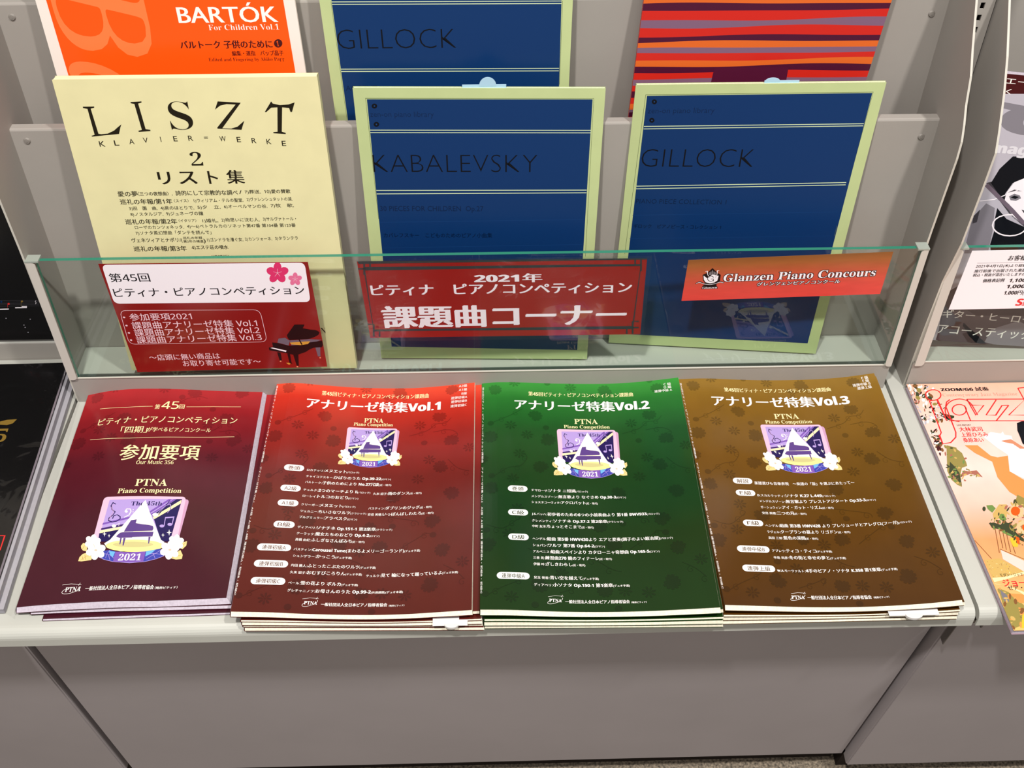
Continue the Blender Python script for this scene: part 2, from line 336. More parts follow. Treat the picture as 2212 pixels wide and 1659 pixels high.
('liszt','ink',1,'巡礼の年報/第3年',34.26,85.72,144.75,5.26,'k'),
('liszt','ink',1,'4)エステ荘の噴水',90.88,126.41,146.18,4.14,'k'),
('liszt','ink',0,'〈増補版〉',107.83,126.07,136.12,3.08,'k'),
('liszt','ink',-1,'𝐍',204.29,209.36,45.11,7.49,'c'),
('kab','blueink',-1,'zen-on piano library',13.62,71.54,275.52,5.63,'c'),
('kab','printblack',-2,'KABALEVSKY',11.8,167.56,219.49,19.83,'c'),
('kab','blueink',0,'30 PIECES FOR CHILDREN  Op.27',14.38,115.8,178.19,5.81,'c'),
('kab','blueink2',1,'カバレフスキー\u3000こどものためのピアノ小曲集',15.33,124.02,149.11,4.95,'k'),
('gil','blueink',-1,'zen-on piano library',13.66,75.1,274.8,5.79,'c'),
('gil','printblack',-2,'GILLOCK',12.9,120.3,218.35,20.89,'c'),
('gil','blueink2',-1,'PIANO PIECE COLLECTION 1',12.35,101.4,177.78,5.43,'c'),
('gil','blueink2',1,'ギロック\u3000ピアノピース・コレクション 1',12.67,100.5,149.59,4.49,'k'),
('gil2','printblack',-2,'GILLOCK',11.1,117.6,206.17,19.66,'c'),
('gil2','blueink',0,'ACCENT',13.05,42.55,166.82,4.91,'c'),
('bart','white',2,'BARTÓK',122.07,210.29,231.89,14.63,'c'),
('bart','white',-1,'𝐅𝐨𝐫 𝐂𝐡𝐢𝐥𝐝𝐫𝐞𝐧 𝐕𝐨𝐥.𝟏',147.18,210.28,224.97,5.32,'c'),
('bart','maroonink',3,'バルトーク 子供のために',118.55,201.55,208.77,6.9,'k'),
('bart','maroonink',2,'編集・運指\u3000パップ晶子',163.67,210.3,201.49,4.44,'k'),
('bart','maroonink',-1,'𝐄𝐝𝐢𝐭𝐞𝐝 𝐚𝐧𝐝 𝐅𝐢𝐧𝐠𝐞𝐫𝐢𝐧𝐠 𝐛𝐲 𝐀𝐤𝐢𝐤𝐨 𝐏𝐚𝐩𝐩',141.5,210.61,196.32,3.28,'c'),
('bart','orangeprint',0,'𝟏',205.67,207.66,209.75,4.97,'c'),
('naz','white',2,'エルネスト・ナザレ',87.79,135.89,173.78,5.14,'k'),
('sign1','black',1,'第45回',5.93,44.09,117.82,9.71,'k'),
('sign1','black',1,'ピティナ・ピアノコンペティション',4.98,189.94,99.5,10.36,'k'),
('sign1','signpink',1,'・参加要項2021',5.38,73.19,69.46,8.59,'k'),
('sign1','signpink',1,'・課題曲アナリーゼ特集 Vol.1',4.89,136.3,58.86,8.7,'k'),
('sign1','signpink',1,'・課題曲アナリーゼ特集 Vol.2',4.73,137.21,49.35,8.8,'k'),
('sign1','signpink',1,'・課題曲アナリーゼ特集 Vol.3',4.24,137.46,39.75,8.9,'k'),
('sign1','signpink',1,'～店頭に無い商品は',17.5,90.02,16.28,7.78,'k'),
('sign1','signpink',1,'お取り寄せ可能です～',49.85,130.54,6.97,7.87,'k'),
('sign2','signwhite',3,'2021年',111.09,176.54,70.53,10.28,'k'),
('sign2','signwhite',3,'ピティナ\u3000ピアノコンペティション',8.93,265.1,56.16,13.21,'k'),
('sign2','signwhite',4,'課題曲コーナー',16.66,260.88,15.52,26.43,'k'),
('sign3','signwhite',0,'𝐆𝐥𝐚𝐧𝐳𝐞𝐧 𝐏𝐢𝐚𝐧𝐨 𝐂𝐨𝐧𝐜𝐨𝐮𝐫𝐬',37.83,188.06,22.92,9.75,'c'),
('sign3','signwhite',2,'グレンツェンピアノコンクール',72.52,154.73,16.13,4.33,'k'),
('sign3','signwhite',0,'𝐆𝐥𝐚𝐧𝐳𝐞𝐧',18.53,33.3,14.87,2.42,'c'),
('sign4','black',2,'お客様',38.8,56.56,61.99,5.8,'k'),
('sign4','black',1,'2021年4月1日(木)より総額表示の',10.11,72.51,53.72,3.35,'k'),
('sign4','black',1,'施行前後で出版された楽譜や書籍',10.32,74.85,47.66,3.65,'k'),
('sign4','black',1,'税込・税抜が混在いたしますのでご注意',10.62,77.87,42.61,3.68,'k'),
('sign4','black',2,'価格表記例',23.02,44.4,35.16,4.27,'k'),
('sign4','black',2,'1,100円',49.67,73.01,34.49,5.16,'k'),
('sign4','black',2,'1,000円+税',49.89,88.36,26.79,5.22,'k'),
('sign4','black',2,'1,000円(税込1,100円)',50.14,102.46,18.63,5.28,'k'),
('sign4','redprint',2,'S',67.56,73.82,3.93,8.92,'c'),
('sign4','redprint',2,'島村',74.35,86.44,3.98,7.46,'k'),
('guitar','white',1,'エー',4.29,24.95,287.89,6.37,'k'),
('guitar','white',1,'く',7.41,12.31,278.38,5.21,'k'),
('guitar','midgrey',3,'G',13.6,71.92,240.34,27.93,'c'),
('guitar','palegrey',4,'maga',10.67,55.41,220.08,9.88,'c'),
('guitar','white',1,'ギター・ヒーローの',12.25,122.65,30.53,9.67,'k'),
('guitar','white',1,'アコースティック',11.98,115.01,10.2,11.97,'k'),
('jazz','black',3,'ZOOM/G6 試奏',34.48,86.38,301.02,5.48,'k'),
('jazz','pinkprint',-1,'𝐂𝐨𝐧𝐭𝐞𝐦𝐩𝐨𝐫𝐚𝐫𝐲 𝐉𝐚𝐳𝐳 𝐌𝐚𝐠𝐚𝐳𝐢𝐧𝐞',33.65,114.32,292.91,4.9,'c'),
('jazz','black',0,'LIVE REPORT',33.99,48.79,248.84,2.3,'c'),
('jazz','redprint',2,'大林武司',34.22,58.41,241.2,6.1,'k'),
('jazz','redprint',2,'上原ひろみ',33.69,61.6,233.48,6.05,'k'),
('jazz','redprint',2,'桑原あい',33.31,54.14,225.73,5.98,'k'),
('jazz','black',1,'モダン・ジャズ',9.3,30.63,57.56,3.38,'k'),
('jazz','redprint',3,'ジョー',8.88,29.58,46.8,7.85,'k'),
('jazz','black',2,'ゼア・イ',11.19,31.06,42.71,4.67,'k'),
('black','goldprint',0,'𝟓',161.7,173.31,192.81,18.84,'c')]
P=[
('vol1','巻頭',23.72,43.09,168.39),
('vol1','A2級',23.77,43.03,142.04),
('vol1','A1級',23.65,43.13,123.55),
('vol1','B級',23.44,42.91,97.37),
('vol1','連弾初級A',12.34,43.03,70.39),
('vol1','連弾初級B',12.3,42.81,51.92),
('vol1','連弾初級C',12.34,42.86,32.83),
('vol2','巻頭',25.73,44.8,140.68),
('vol2','C級',25.64,44.65,110.85),
('vol2','D級',25.43,44.48,81.19),
('vol2','連弾中級A',14.67,44.24,36.66),
('vol3','解説',32.77,52.07,145.78),
('vol3','E級',32.98,52.08,130.53),
('vol3','F級',33.29,52.57,93.31),
('vol3','連弾中級B',21.98,52.39,62.35),
('vol3','連弾上級',23.0,53.2,40.53)]
G=[
('liszt','ink',2,[(21.1,292.84),(31.36,292.87),(31.11,291.84),(27.67,291.0),(28.85,266.96),(31.3,266.48),(37.42,267.01),(43.78,269.81),(47.61,272.77),(51.85,275.72),(50.16,272.74),(47.59,266.58),(22.49,264.31),(21.93,264.93),(25.18,265.95),(24.79,290.74),(21.08,291.67)]),
('liszt','ink',2,[(64.87,296.7),(74.8,297.17),(74.72,296.15),(71.4,295.17),(72.8,270.81),(76.93,270.15),(76.82,268.95),(65.97,268.33),(65.92,269.38),(69.25,270.25),(67.97,294.91),(64.88,295.54)]),
('liszt','ink',2,[(143.29,296.35),(163.75,294.79),(142.76,270.86),(150.98,270.46),(157.0,272.19),(164.1,277.8),(160.05,269.14),(138.43,270.61),(138.31,271.51),(158.96,293.24),(150.87,293.77),(144.68,292.38),(139.5,288.77)]),
('liszt','ink',2,[(191.45,295.77),(192.54,293.71),(198.67,292.17),(206.54,292.67),(212.47,294.5),(208.75,285.58),(207.36,285.74),(206.77,289.43),(200.48,290.1),(196.68,266.88),(200.09,265.63),(199.93,264.57),(188.86,265.46),(188.73,266.52),(192.82,266.93),(196.24,290.15),(190.53,289.92),(185.49,285.86),(184.08,285.87)]),
('kab','blueprint',1,[(11.89,292.34),(216.69,292.55),(216.53,12.17),(12.59,15.19)]),
('kab','linegreen',2,[(11.75,262.82),(217.11,262.8),(217.16,262.03),(11.68,262.05)]),
('kab','linegreen',2,[(11.67,260.34),(217.11,260.32),(217.15,259.54),(11.6,259.57)]),
('kab','linegreen',2,[(12.39,200.84),(216.26,201.46),(216.3,200.63),(12.32,200.0)]),
('kab','linegreen',2,[(12.37,197.16),(216.26,198.63),(216.31,197.79),(12.3,196.32)]),
('kab','blueink3',2,[(12.86,165.84),(215.55,169.34),(215.57,168.99),(12.83,165.49)]),
('kab','blueink3',2,[(12.72,136.84),(214.86,141.27),(214.87,140.91),(12.69,136.48)]),
('kab','printblack',2,[(20.65,285.92),(20.31,284.88),(19.52,284.04),(18.46,283.57),(17.32,283.57),(16.34,284.03),(15.71,284.87),(15.55,285.91),(15.89,286.95),(16.67,287.79),(17.73,288.25),(18.87,288.26),(19.85,287.8),(20.48,286.96)]),
('kab','blueink3',3,[(18.8,285.92),(18.55,285.39),(18.03,285.16),(17.55,285.38),(17.39,285.91),(17.64,286.45),(18.16,286.67),(18.64,286.45)]),
('kab','printblack',2,[(20.99,268.15),(20.65,267.08),(19.86,266.22),(18.78,265.75),(17.62,265.74),(16.63,266.22),(15.98,267.07),(15.82,268.14),(16.17,269.21),(16.96,270.06),(18.04,270.54),(19.19,270.54),(20.18,270.07),(20.83,269.21)]),
('kab','blueink3',3,[(19.13,268.15),(18.87,267.6),(18.34,267.38),(17.85,267.6),(17.69,268.14),(17.95,268.69),(18.47,268.91),(18.96,268.69)]),
('gil','blueprint',1,[(11.29,292.2),(217.42,293.09),(216.58,13.11),(10.47,12.96)]),
('gil','linegreen',2,[(11.49,261.77),(216.63,263.59),(216.82,262.83),(11.57,260.98)]),
('gil','linegreen',2,[(11.58,259.21),(216.6,261.51),(216.78,260.75),(11.66,258.42)]),
('gil','linegreen',2,[(10.74,197.68),(214.14,203.25),(214.33,202.44),(10.82,196.83)]),
('gil','linegreen',2,[(10.66,194.69),(214.15,200.81),(214.34,200.0),(10.75,193.84)]),
('gil','blueink3',2,[(10.27,164.31),(213.08,171.14),(213.15,170.8),(10.3,163.96)]),
('gil','blueink3',2,[(10.08,136.49),(212.43,144.38),(212.51,144.04),(10.11,136.12)]),
('gil','printblack',2,[(21.02,286.25),(20.89,285.18),(20.31,284.32),(19.38,283.85),(18.28,283.86),(17.25,284.34),(16.47,285.21),(16.11,286.29),(16.24,287.36),(16.82,288.21),(17.75,288.68),(18.84,288.67),(19.88,288.19),(20.65,287.32)]),
('gil','blueink3',3,[(19.26,286.26),(19.12,285.73),(18.65,285.51),(18.13,285.73),(17.86,286.27),(18.01,286.81),(18.48,287.03),(19.0,286.8)]),
('gil','printblack',2,[(20.81,267.59),(20.69,266.5),(20.1,265.62),(19.15,265.13),(18.04,265.14),(16.99,265.63),(16.21,266.52),(15.84,267.62),(15.97,268.72),(16.57,269.59),(17.51,270.08),(18.61,270.07),(19.66,269.58),(20.44,268.69)]),
('gil','blueink3',3,[(19.04,267.6),(18.89,267.05),(18.41,266.83),(17.89,267.06),(17.62,267.61),(17.77,268.16),(18.24,268.39),(18.77,268.16)]),
('gil2','blueprint',1,[(10.41,295.22),(212.48,295.58),(212.0,248.43),(214.41,13.62),(20.07,12.91),(11.27,125.96),(10.66,248.2)]),
('gil2','linegreen',2,[(10.58,249.65),(212.13,248.64),(212.16,247.94),(10.49,248.96)]),
('gil2','linegreen',2,[(10.7,247.44),(212.08,246.41),(212.11,245.72),(10.61,246.74)]),
('gil2','linegreen',2,[(10.77,187.93),(212.07,186.5),(212.1,185.75),(10.68,187.18)]),
('gil2','linegreen',2,[(11.06,185.69),(212.01,184.1),(212.04,183.35),(10.97,184.94)]),
('bart','orangeprint',1,[(9.03,280.14),(216.06,291.65),(217.91,251.35),(218.46,187.12),(219.25,92.14),(12.31,88.3),(10.57,186.84),(9.54,253.21)]),
('bart','maroonink',2,[(210.9,212.31),(210.52,211.11),(209.8,210.02),(208.82,209.17),(207.66,208.62),(206.45,208.44),(205.3,208.65),(204.33,209.21),(203.63,210.09),(203.27,211.18),(203.28,212.39),(203.67,213.59),(204.39,214.67),(205.37,215.52),(206.52,216.06),(207.73,216.24),(208.87,216.04),(209.84,215.47),(210.55,214.61),(210.91,213.52)]),
('naz','purpleprint',5,[(74.67,185.45),(144.58,184.71),(146.35,161.02),(73.74,161.84)]),
('sign1','signwhite',1,[(2.75,131.33),(3.02,133.56),(3.69,135.3),(4.77,136.54),(6.25,137.29),(8.15,137.54),(190.03,137.88),(191.92,137.62),(193.38,136.82),(194.4,135.48),(194.98,133.61),(195.13,131.2),(194.15,95.65),(193.86,93.12),(193.15,91.15),(192.02,89.75),(190.47,88.91),(188.49,88.65),(7.08,90.54),(5.14,90.83),(3.64,91.63),(2.6,92.95),(2.0,94.79),(1.84,97.14)]),
('sign1','magenta',2.0,[(169.71,138.9),(171.25,138.24),(172.27,136.44),(172.58,133.84),(172.11,130.96),(170.95,128.36),(169.32,126.57),(167.56,125.95),(166.01,126.62),(164.98,128.44),(164.69,131.06),(165.17,133.93),(166.34,136.51),(167.96,138.28)]),
('sign1','magenta',2.3,[(178.57,129.65),(178.25,127.43),(176.97,125.27),(174.98,123.58),(172.67,122.71),(170.51,122.83),(168.92,123.92),(168.23,125.75),(168.57,127.97),(169.86,130.13),(171.85,131.81),(174.14,132.67),(176.29,132.55),(177.87,131.48)]),
('sign1','magenta',2.6,[(172.18,114.72),(170.41,114.01),(168.56,114.52),(167.01,116.13),(166.07,118.52),(165.91,121.22),(166.57,123.69),(167.91,125.45),(169.67,126.16),(171.5,125.67),(173.04,124.08),(174.0,121.7),(174.17,118.99),(173.52,116.5)]),
('sign1','magenta',2.9,[(159.22,114.93),(158.48,116.74),(158.66,119.23),(159.73,121.91),(161.47,124.24),(163.53,125.78),(165.52,126.21),(167.04,125.47),(167.79,123.68),(167.62,121.2),(166.57,118.51),(164.83,116.16),(162.75,114.61),(160.75,114.17)]),
('sign1','magenta',3.2,[(157.83,129.92),(159.13,131.71),(161.06,132.74),(163.23,132.81),(165.23,131.89),(166.65,130.17),(167.22,127.99),(166.82,125.77),(165.52,123.97),(163.58,122.93),(161.39,122.87),(159.38,123.8),(157.96,125.53),(157.41,127.72)]),
('sign1','pink',4.0,[(184.48,126.08),(185.45,125.66),(186.1,124.53),(186.3,122.9),(186.03,121.09),(185.32,119.46),(184.32,118.34),(183.23,117.95),(182.26,118.37),(181.61,119.52),(181.4,121.16),(181.69,122.96),(182.4,124.58),(183.39,125.69)]),
('sign1','pink',4.3,[(190.05,120.26),(189.86,118.87),(189.08,117.51),(187.85,116.46),(186.42,115.92),(185.08,116.0),(184.09,116.68),(183.65,117.83),(183.84,119.22),(184.63,120.57),(185.86,121.62),(187.28,122.16),(188.62,122.08),(189.61,121.4)]),
('sign1','pink',4.6,[(186.17,110.94),(185.07,110.5),(183.93,110.81),(182.95,111.82),(182.35,113.31),(182.24,115.0),(182.63,116.54),(183.45,117.64),(184.54,118.08),(185.68,117.77),(186.65,116.77),(187.25,115.29),(187.38,113.6),(186.99,112.05)]),
('sign1','pink',4.9,[(178.14,111.08),(177.66,112.2),(177.75,113.76),(178.39,115.43),(179.46,116.89),(180.73,117.85),(181.96,118.12),(182.91,117.65),(183.38,116.53),(183.3,114.98),(182.66,113.31),(181.6,111.84),(180.32,110.87),(179.09,110.6)]),
('sign1','pink',5.2,[(177.14,120.45),(177.94,121.58),(179.13,122.22),(180.49,122.26),(181.74,121.68),(182.63,120.6),(183.0,119.23),(182.77,117.84),(181.97,116.71),(180.78,116.06),(179.42,116.03),(178.16,116.61),(177.27,117.7),(176.9,119.07)]),
('sign1','pianoblack',3,[(173.46,59.42),(183.6,59.14),(181.02,54.26),(187.92,52.2),(193.86,51.4),(197.18,48.49),(195.77,45.08),(191.13,42.08),(185.16,39.74),(165.3,38.8),(163.88,41.68),(163.56,45.45),(168.37,52.15)]),
('sign1','greymauve',4,[(165.2,38.17),(186.05,39.4),(198.07,38.06),(192.1,35.72),(183.48,34.73),(175.5,31.81),(166.01,31.5)]),
('sign1','brassprint',5,[(164.98,35.34),(186.1,36.55),(183.2,32.83),(175.45,31.5),(166.21,32.76)]),
('sign1','greymauve',3.5,[(154.41,41.03),(161.14,42.08),(165.38,37.85),(163.15,31.27),(152.34,35.75)]),
('sign1','pianoblack',4,[(146.97,35.92),(152.47,35.11),(163.09,30.96),(183.11,32.2),(183.95,34.71),(198.13,36.79),(198.28,31.05),(196.67,27.9),(188.57,27.53),(183.48,25.14),(179.71,22.06),(171.08,18.49),(164.93,18.72),(159.56,20.84),(142.34,25.61),(142.48,29.11),(146.93,30.23)]),
('sign1','signwhite',5,[(144.04,28.55),(146.26,29.11),(159.9,24.36),(158.88,22.47)]),
('sign1','pianoblack',3,[(149.86,22.47),(153.29,21.71),(152.8,11.06),(150.51,10.82)]),
('sign1','pianoblack',3,[(159.93,20.19),(162.66,19.44),(162.22,7.77),(162.81,5.45),(160.16,6.86)]),
('sign1','pianoblack',3,[(165.74,19.33),(171.13,18.81),(169.09,2.57),(166.99,2.99)]),
('sign1','greymauve',3,[(190.03,27.81),(195.02,27.95),(193.46,15.07),(190.85,15.17)]),
('sign1','peach',4,[(152.25,9.78),(151.87,9.15),(151.15,8.91),(150.52,9.2),(150.35,9.85),(150.74,10.48),(151.45,10.72),(152.08,10.43)]),
('sign1','peach',4,[(168.44,1.48),(168.05,0.75),(167.32,0.47),(166.69,0.8),(166.53,1.56),(166.92,2.29),(167.65,2.57),(168.28,2.23)]),
('sign1','peach',4,[(193.81,13.1),(193.47,12.47),(192.83,12.23),(192.26,12.51),(192.1,13.17),(192.44,13.8),(193.08,14.04),(193.65,13.76)]),
('sign1','brassprint',4,[(156.64,7.33),(159.74,7.21),(161.2,5.84),(159.26,4.28)]),
('sign2','signred',2.5,[(7.21,86.19),(10.01,86.15),(9.54,82.6),(6.73,82.64)]),
('sign2','signred',2.5,[(271.01,87.01),(268.16,87.06),(268.4,83.48),(271.25,83.44)]),
('sign2','signred',2.5,[(267.57,11.71),(264.56,11.76),(264.32,15.68),(267.33,15.62)]),
('sign2','signred',2.5,[(6.91,12.37),(9.88,12.32),(10.37,16.2),(7.41,16.25)]),
('sign3','pianoblack',1,[(16.48,32.28),(21.16,34.96),(24.97,40.33),(30.46,34.51),(34.46,31.41),(34.99,23.2),(31.85,19.46),(34.03,14.38),(17.85,14.42),(18.45,18.67),(20.95,20.68),(17.88,25.78)]),
('sign3','signwhite',2,[(17.53,31.42),(21.46,27.95),(26.17,32.4),(32.49,30.34),(32.19,24.51),(29.55,22.28),(25.23,21.31),(20.6,23.06),(18.54,26.33)]),
('guitar','darkredprint',1,[(-6.94,328.14),(52.76,341.22),(72.65,282.97),(6.19,276.51)]),
('guitar','lightgrey',1,[(4.31,277.84),(72.15,284.44),(102.65,240.44),(150.71,105.56),(123.04,-16.88),(-50.29,-30.96),(10.97,129.96),(13.33,231.96)]),
('guitar','midgrey',2,[(6.5,270.44),(48.05,266.76),(50.48,259.23),(7.54,264.4)]),
('guitar','darkgrey',2,[(15.36,187.78),(20.99,189.99),(62.83,157.72),(67.15,143.95),(48.45,156.42)]),
('guitar','printblack',3,[(19.94,188.21),(24.0,203.63),(32.97,217.63),(48.0,219.05),(79.15,218.69),(86.73,196.07),(57.11,200.05),(41.34,190.18),(37.17,177.91),(38.91,169.47),(32.27,175.75)]),
('guitar','signwhite',3.5,[(38.91,169.47),(38.21,179.71),(42.62,191.14),(57.11,200.05),(86.18,197.71),(98.68,155.68),(71.02,146.08),(54.72,151.7),(42.76,164.63)]),
('guitar','midgrey',4,[(41.78,175.76),(46.31,179.09),(52.32,177.58),(54.34,174.68),(50.22,171.54),(44.59,171.72)]),
('guitar','printblack',4.2,[(43.68,174.73),(46.92,177.09),(52.07,175.84),(48.83,173.48)]),
('guitar','darkgrey',4.1,[(39.08,179.45),(44.99,183.4),(53.19,182.45),(45.5,181.75)]),
('guitar','darkgrey',4,[(58.58,162.59),(63.79,161.31),(62.09,159.06)]),
('guitar','midgrey',3.9,[(42.76,164.63),(54.72,151.7),(62.06,148.83),(52.1,154.99),(44.07,168.21)]),
('guitar','printblack',3,[(35.13,149.93),(33.94,162.09),(46.88,150.99),(67.15,143.95),(102.57,148.92),(114.49,113.59),(43.59,107.34),(38.59,121.57),(38.43,136.01)]),
('guitar','midgrey',2.5,[(13.9,119.38),(12.43,147.88),(21.6,166.16),(31.61,161.87),(36.85,135.87),(39.32,110.65),(15.27,108.53)]),
('guitar','darkgrey',2.8,[(13.03,151.45),(17.33,158.84),(18.1,144.86),(13.88,142.71)]),
('guitar','printblack',2,[(7.12,58.73),(26.03,75.74),(139.57,89.41),(175.35,-12.61),(18.85,-25.36)]),
('guitar','darkgrey',3,[(13.34,0.49),(12.97,37.47),(37.53,40.89),(48.49,35.07),(132.91,42.2),(148.01,-2.54),(113.24,-1.84),(63.58,-0.98)]),
('guitar','printblack',3.3,[(40.01,11.05),(49.24,15.97),(60.02,11.32),(58.73,-0.68),(48.85,0.62)]),
('guitar','midgrey',3.4,[(67.43,2.15),(69.57,19.05),(96.16,32.27),(115.23,24.25),(123.87,-2.39),(87.7,-1.82)]),
('black','goldprint',2,[(161.08,221.97),(167.6,224.25),(177.57,224.71),(174.87,218.91),(169.55,216.61),(162.27,217.39)]),
('blackup','signwhite',3,[(130.62,41.01),(139.7,41.14),(139.34,39.79),(130.25,39.66)]),
('blackup','signwhite',3,[(146.74,42.66),(158.83,42.73),(158.48,41.38),(146.39,41.31)]),
('blackup','signwhite',3,[(153.74,44.02),(159.18,44.07),(158.91,43.03),(153.47,42.98)]),
('blackup','redprint',3,[(142.38,47.08),(141.96,46.38),(141.25,45.96),(140.51,45.98),(140.02,46.42),(139.98,47.12),(140.4,47.82),(141.11,48.24),(141.85,48.22),(142.34,47.78)]),
('blackup','goldprint',3,[(156.85,49.94),(156.44,49.25),(155.73,48.83),(154.99,48.84),(154.5,49.28),(154.45,49.99),(154.87,50.68),(155.58,51.1),(156.31,51.08),(156.8,50.64)]),
('blackup','blueprint',3,[(135.4,49.74),(135.03,49.05),(134.43,48.63),(133.84,48.64),(133.48,49.08),(133.49,49.78),(133.86,50.47),(134.46,50.89),(135.05,50.88),(135.41,50.44)]),
('blackup','lightgrey',2,[(134.18,28.69),(133.74,28.17),(133.13,28.18),(132.97,28.71),(133.42,29.23),(134.02,29.22)]),
('blackup','lightgrey',2,[(158.78,27.0),(158.34,26.48),(157.74,26.49),(157.57,27.02),(158.01,27.54),(158.61,27.53)]),
('blackup','lightgrey',2,[(152.19,9.9),(151.75,9.37),(151.14,9.38),(150.97,9.92),(151.41,10.45),(152.02,10.44)]),
('blackup','lightgrey',2,[(150.39,19.51),(149.95,18.98),(149.34,19.0),(149.17,19.53),(149.61,20.06),(150.22,20.04)]),
('blackup','lightgrey',2,[(150.81,16.42),(150.37,15.9),(149.76,15.91),(149.59,16.45),(150.04,16.97),(150.64,16.96)]),
('jazz','peachdeep',1,[(32.28,221.32),(45.57,220.99),(53.71,206.35),(59.87,203.82),(71.27,205.91),(65.21,184.92),(77.27,170.84),(67.06,144.3),(55.12,157.87),(50.17,177.22),(52.5,198.09),(39.15,210.29)]),
('jazz','signwhite',2,[(55.86,232.36),(65.53,239.18),(75.53,236.82),(78.45,239.85),(78.43,234.89),(85.13,233.48),(83.23,220.05),(94.24,214.94),(78.14,173.1),(65.12,184.69),(69.52,198.84),(71.71,207.1),(64.64,216.88),(59.71,225.51)]),
('jazz','skinprint',2.5,[(71.8,226.68),(82.86,228.61),(90.31,218.67),(94.24,214.94),(87.17,215.11),(82.58,221.89),(74.6,224.53)]),
('jazz','printblack',3,[(97.73,251.31),(102.76,253.72),(109.45,254.44),(95.16,217.33),(92.58,222.26),(93.61,232.04),(94.18,240.71)]),
('jazz','leafdark',2,[(28.18,257.46),(34.9,261.12),(35.75,263.66),(24.25,267.81),(21.18,264.02)]),
('jazz','leafolive',2,[(13.67,221.78),(20.84,219.17),(25.95,210.62),(25.91,197.57),(25.18,192.9),(19.17,190.71),(14.32,181.56),(10.66,165.71),(7.15,168.06),(3.42,174.96),(2.9,186.47)]),
('jazz','leafdark',2.5,[(9.73,199.15),(12.14,193.22),(14.23,183.87),(11.04,166.83),(10.0,171.38),(7.52,179.43),(3.87,184.13)]),
('jazz','pinkbrown',2.5,[(19.73,187.21),(23.66,185.95),(32.72,186.88),(35.54,177.59),(31.17,179.99),(25.07,182.45),(16.13,179.22),(12.3,178.17)]),
('jazz','leafgreen',2,[(26.13,141.5),(32.2,141.89),(33.99,137.49),(28.71,132.22),(26.07,136.61)]),
('jazz','leafdark',2,[(57.54,144.54),(56.27,142.12),(54.78,140.65),(53.64,140.68),(53.28,142.2),(53.84,144.63),(55.1,147.05),(56.6,148.53),(57.74,148.5),(58.1,146.97)]),
('jazz','leafdark',2,[(24.17,137.2),(23.22,135.44),(22.0,134.37),(20.97,134.4),(20.52,135.51),(20.82,137.28),(21.77,139.04),(23.0,140.12),(24.03,140.09),(24.48,138.97)]),
('jazz','leafolive',2,[(61.52,154.37),(66.36,149.82),(67.89,146.47),(64.56,137.81),(56.99,140.18),(56.93,146.75)]),
('jazz','wicker',2,[(28.7,130.85),(38.98,142.33),(46.57,142.14),(40.83,126.67),(32.62,124.95),(27.08,122.21)]),
('jazz','orangeprint',3,[(56.33,133.56),(54.63,130.69),(52.17,128.62),(49.63,127.9),(47.66,128.73),(46.8,130.88),(47.27,133.79),(48.97,136.68),(51.43,138.77),(54.0,139.5),(55.97,138.66),(56.83,136.48)]),
('jazz','peachflower',2.8,[(59.54,132.99),(57.4,129.25),(54.27,126.3),(50.78,124.71),(47.61,124.79),(45.38,126.53),(44.52,129.58),(45.21,133.35),(47.33,137.12),(50.46,140.11),(53.99,141.74),(57.2,141.65),(59.44,139.89),(60.28,136.79)]),
('jazz','peachflower',2.8,[(58.96,112.83),(56.85,109.19),(53.77,106.33),(50.33,104.78),(47.2,104.86),(45.0,106.55),(44.15,109.51),(44.83,113.19),(46.92,116.84),(50.01,119.75),(53.48,121.33),(56.65,121.25),(58.86,119.53),(59.68,116.52)]),
('jazz','orangeprint',3,[(56.54,113.37),(55.33,111.27),(53.65,109.75),(51.95,109.23),(50.68,109.83),(50.18,111.4),(50.59,113.52),(51.79,115.62),(53.48,117.15),(55.19,117.68),(56.46,117.07),(56.96,115.49)]),
('jazz','leafdark',2.6,[(20.83,119.5),(25.65,120.33),(31.33,117.33),(36.06,121.98),(41.77,117.06),(42.71,107.58),(47.28,99.98),(45.88,96.31),(39.53,101.11),(32.79,105.01),(28.52,111.7),(21.77,113.77)]),
('jazz','leafgreen',3,[(33.67,127.82),(38.88,129.63),(39.76,123.81),(35.71,121.03),(33.02,123.98)]),
('jazz','leafgreen',3,[(26.98,113.64),(31.79,114.46),(31.2,108.81),(34.56,107.78),(38.35,103.94),(36.53,103.05),(30.52,106.95)]),
('jazz','yellowprint',3.4,[(33.65,100.33),(40.4,103.42),(42.13,100.11),(37.75,90.53),(33.53,91.09)]),
('jazz','orangeprint',3.5,[(40.4,103.42),(43.21,101.02),(40.79,93.67),(38.57,94.65)]),
('jazz','wicker',2,[(1.01,76.49),(15.42,77.92),(18.78,75.14),(32.87,62.35),(31.87,59.74),(1.69,56.13),(0.84,65.81)]),
('jazz','pinkpale',1.5,[(20.49,87.76),(37.59,74.67),(32.87,62.35),(18.71,76.94)]),
('jazz','creamband',2.5,[(0.98,56.15),(11.99,56.74),(32.87,62.35),(31.87,59.74),(15.63,54.91),(1.4,51.37)]),
('jazz','creamband',2.5,[(0.93,50.08),(9.93,47.27),(20.11,40.16),(23.05,36.69),(24.34,40.06),(12.6,46.77),(2.04,49.19)]),
('jazz','leafolive',1.8,[(2.62,44.88),(10.24,40.41),(18.91,25.87),(11.13,5.56),(0.02,1.81),(-0.14,23.86)]),
('jazz','peachdeep',2,[(11.02,38.69),(23.37,37.53),(19.86,28.35),(14.27,28.5)]),
('jazz','greyink',2.2,[(3.01,44.01),(7.58,37.09),(7.2,30.35),(3.78,28.76),(2.52,32.99)]),
('jazz','yellowprint',2.3,[(13.76,16.08),(15.45,16.86),(9.91,2.36),(7.51,2.42)]),
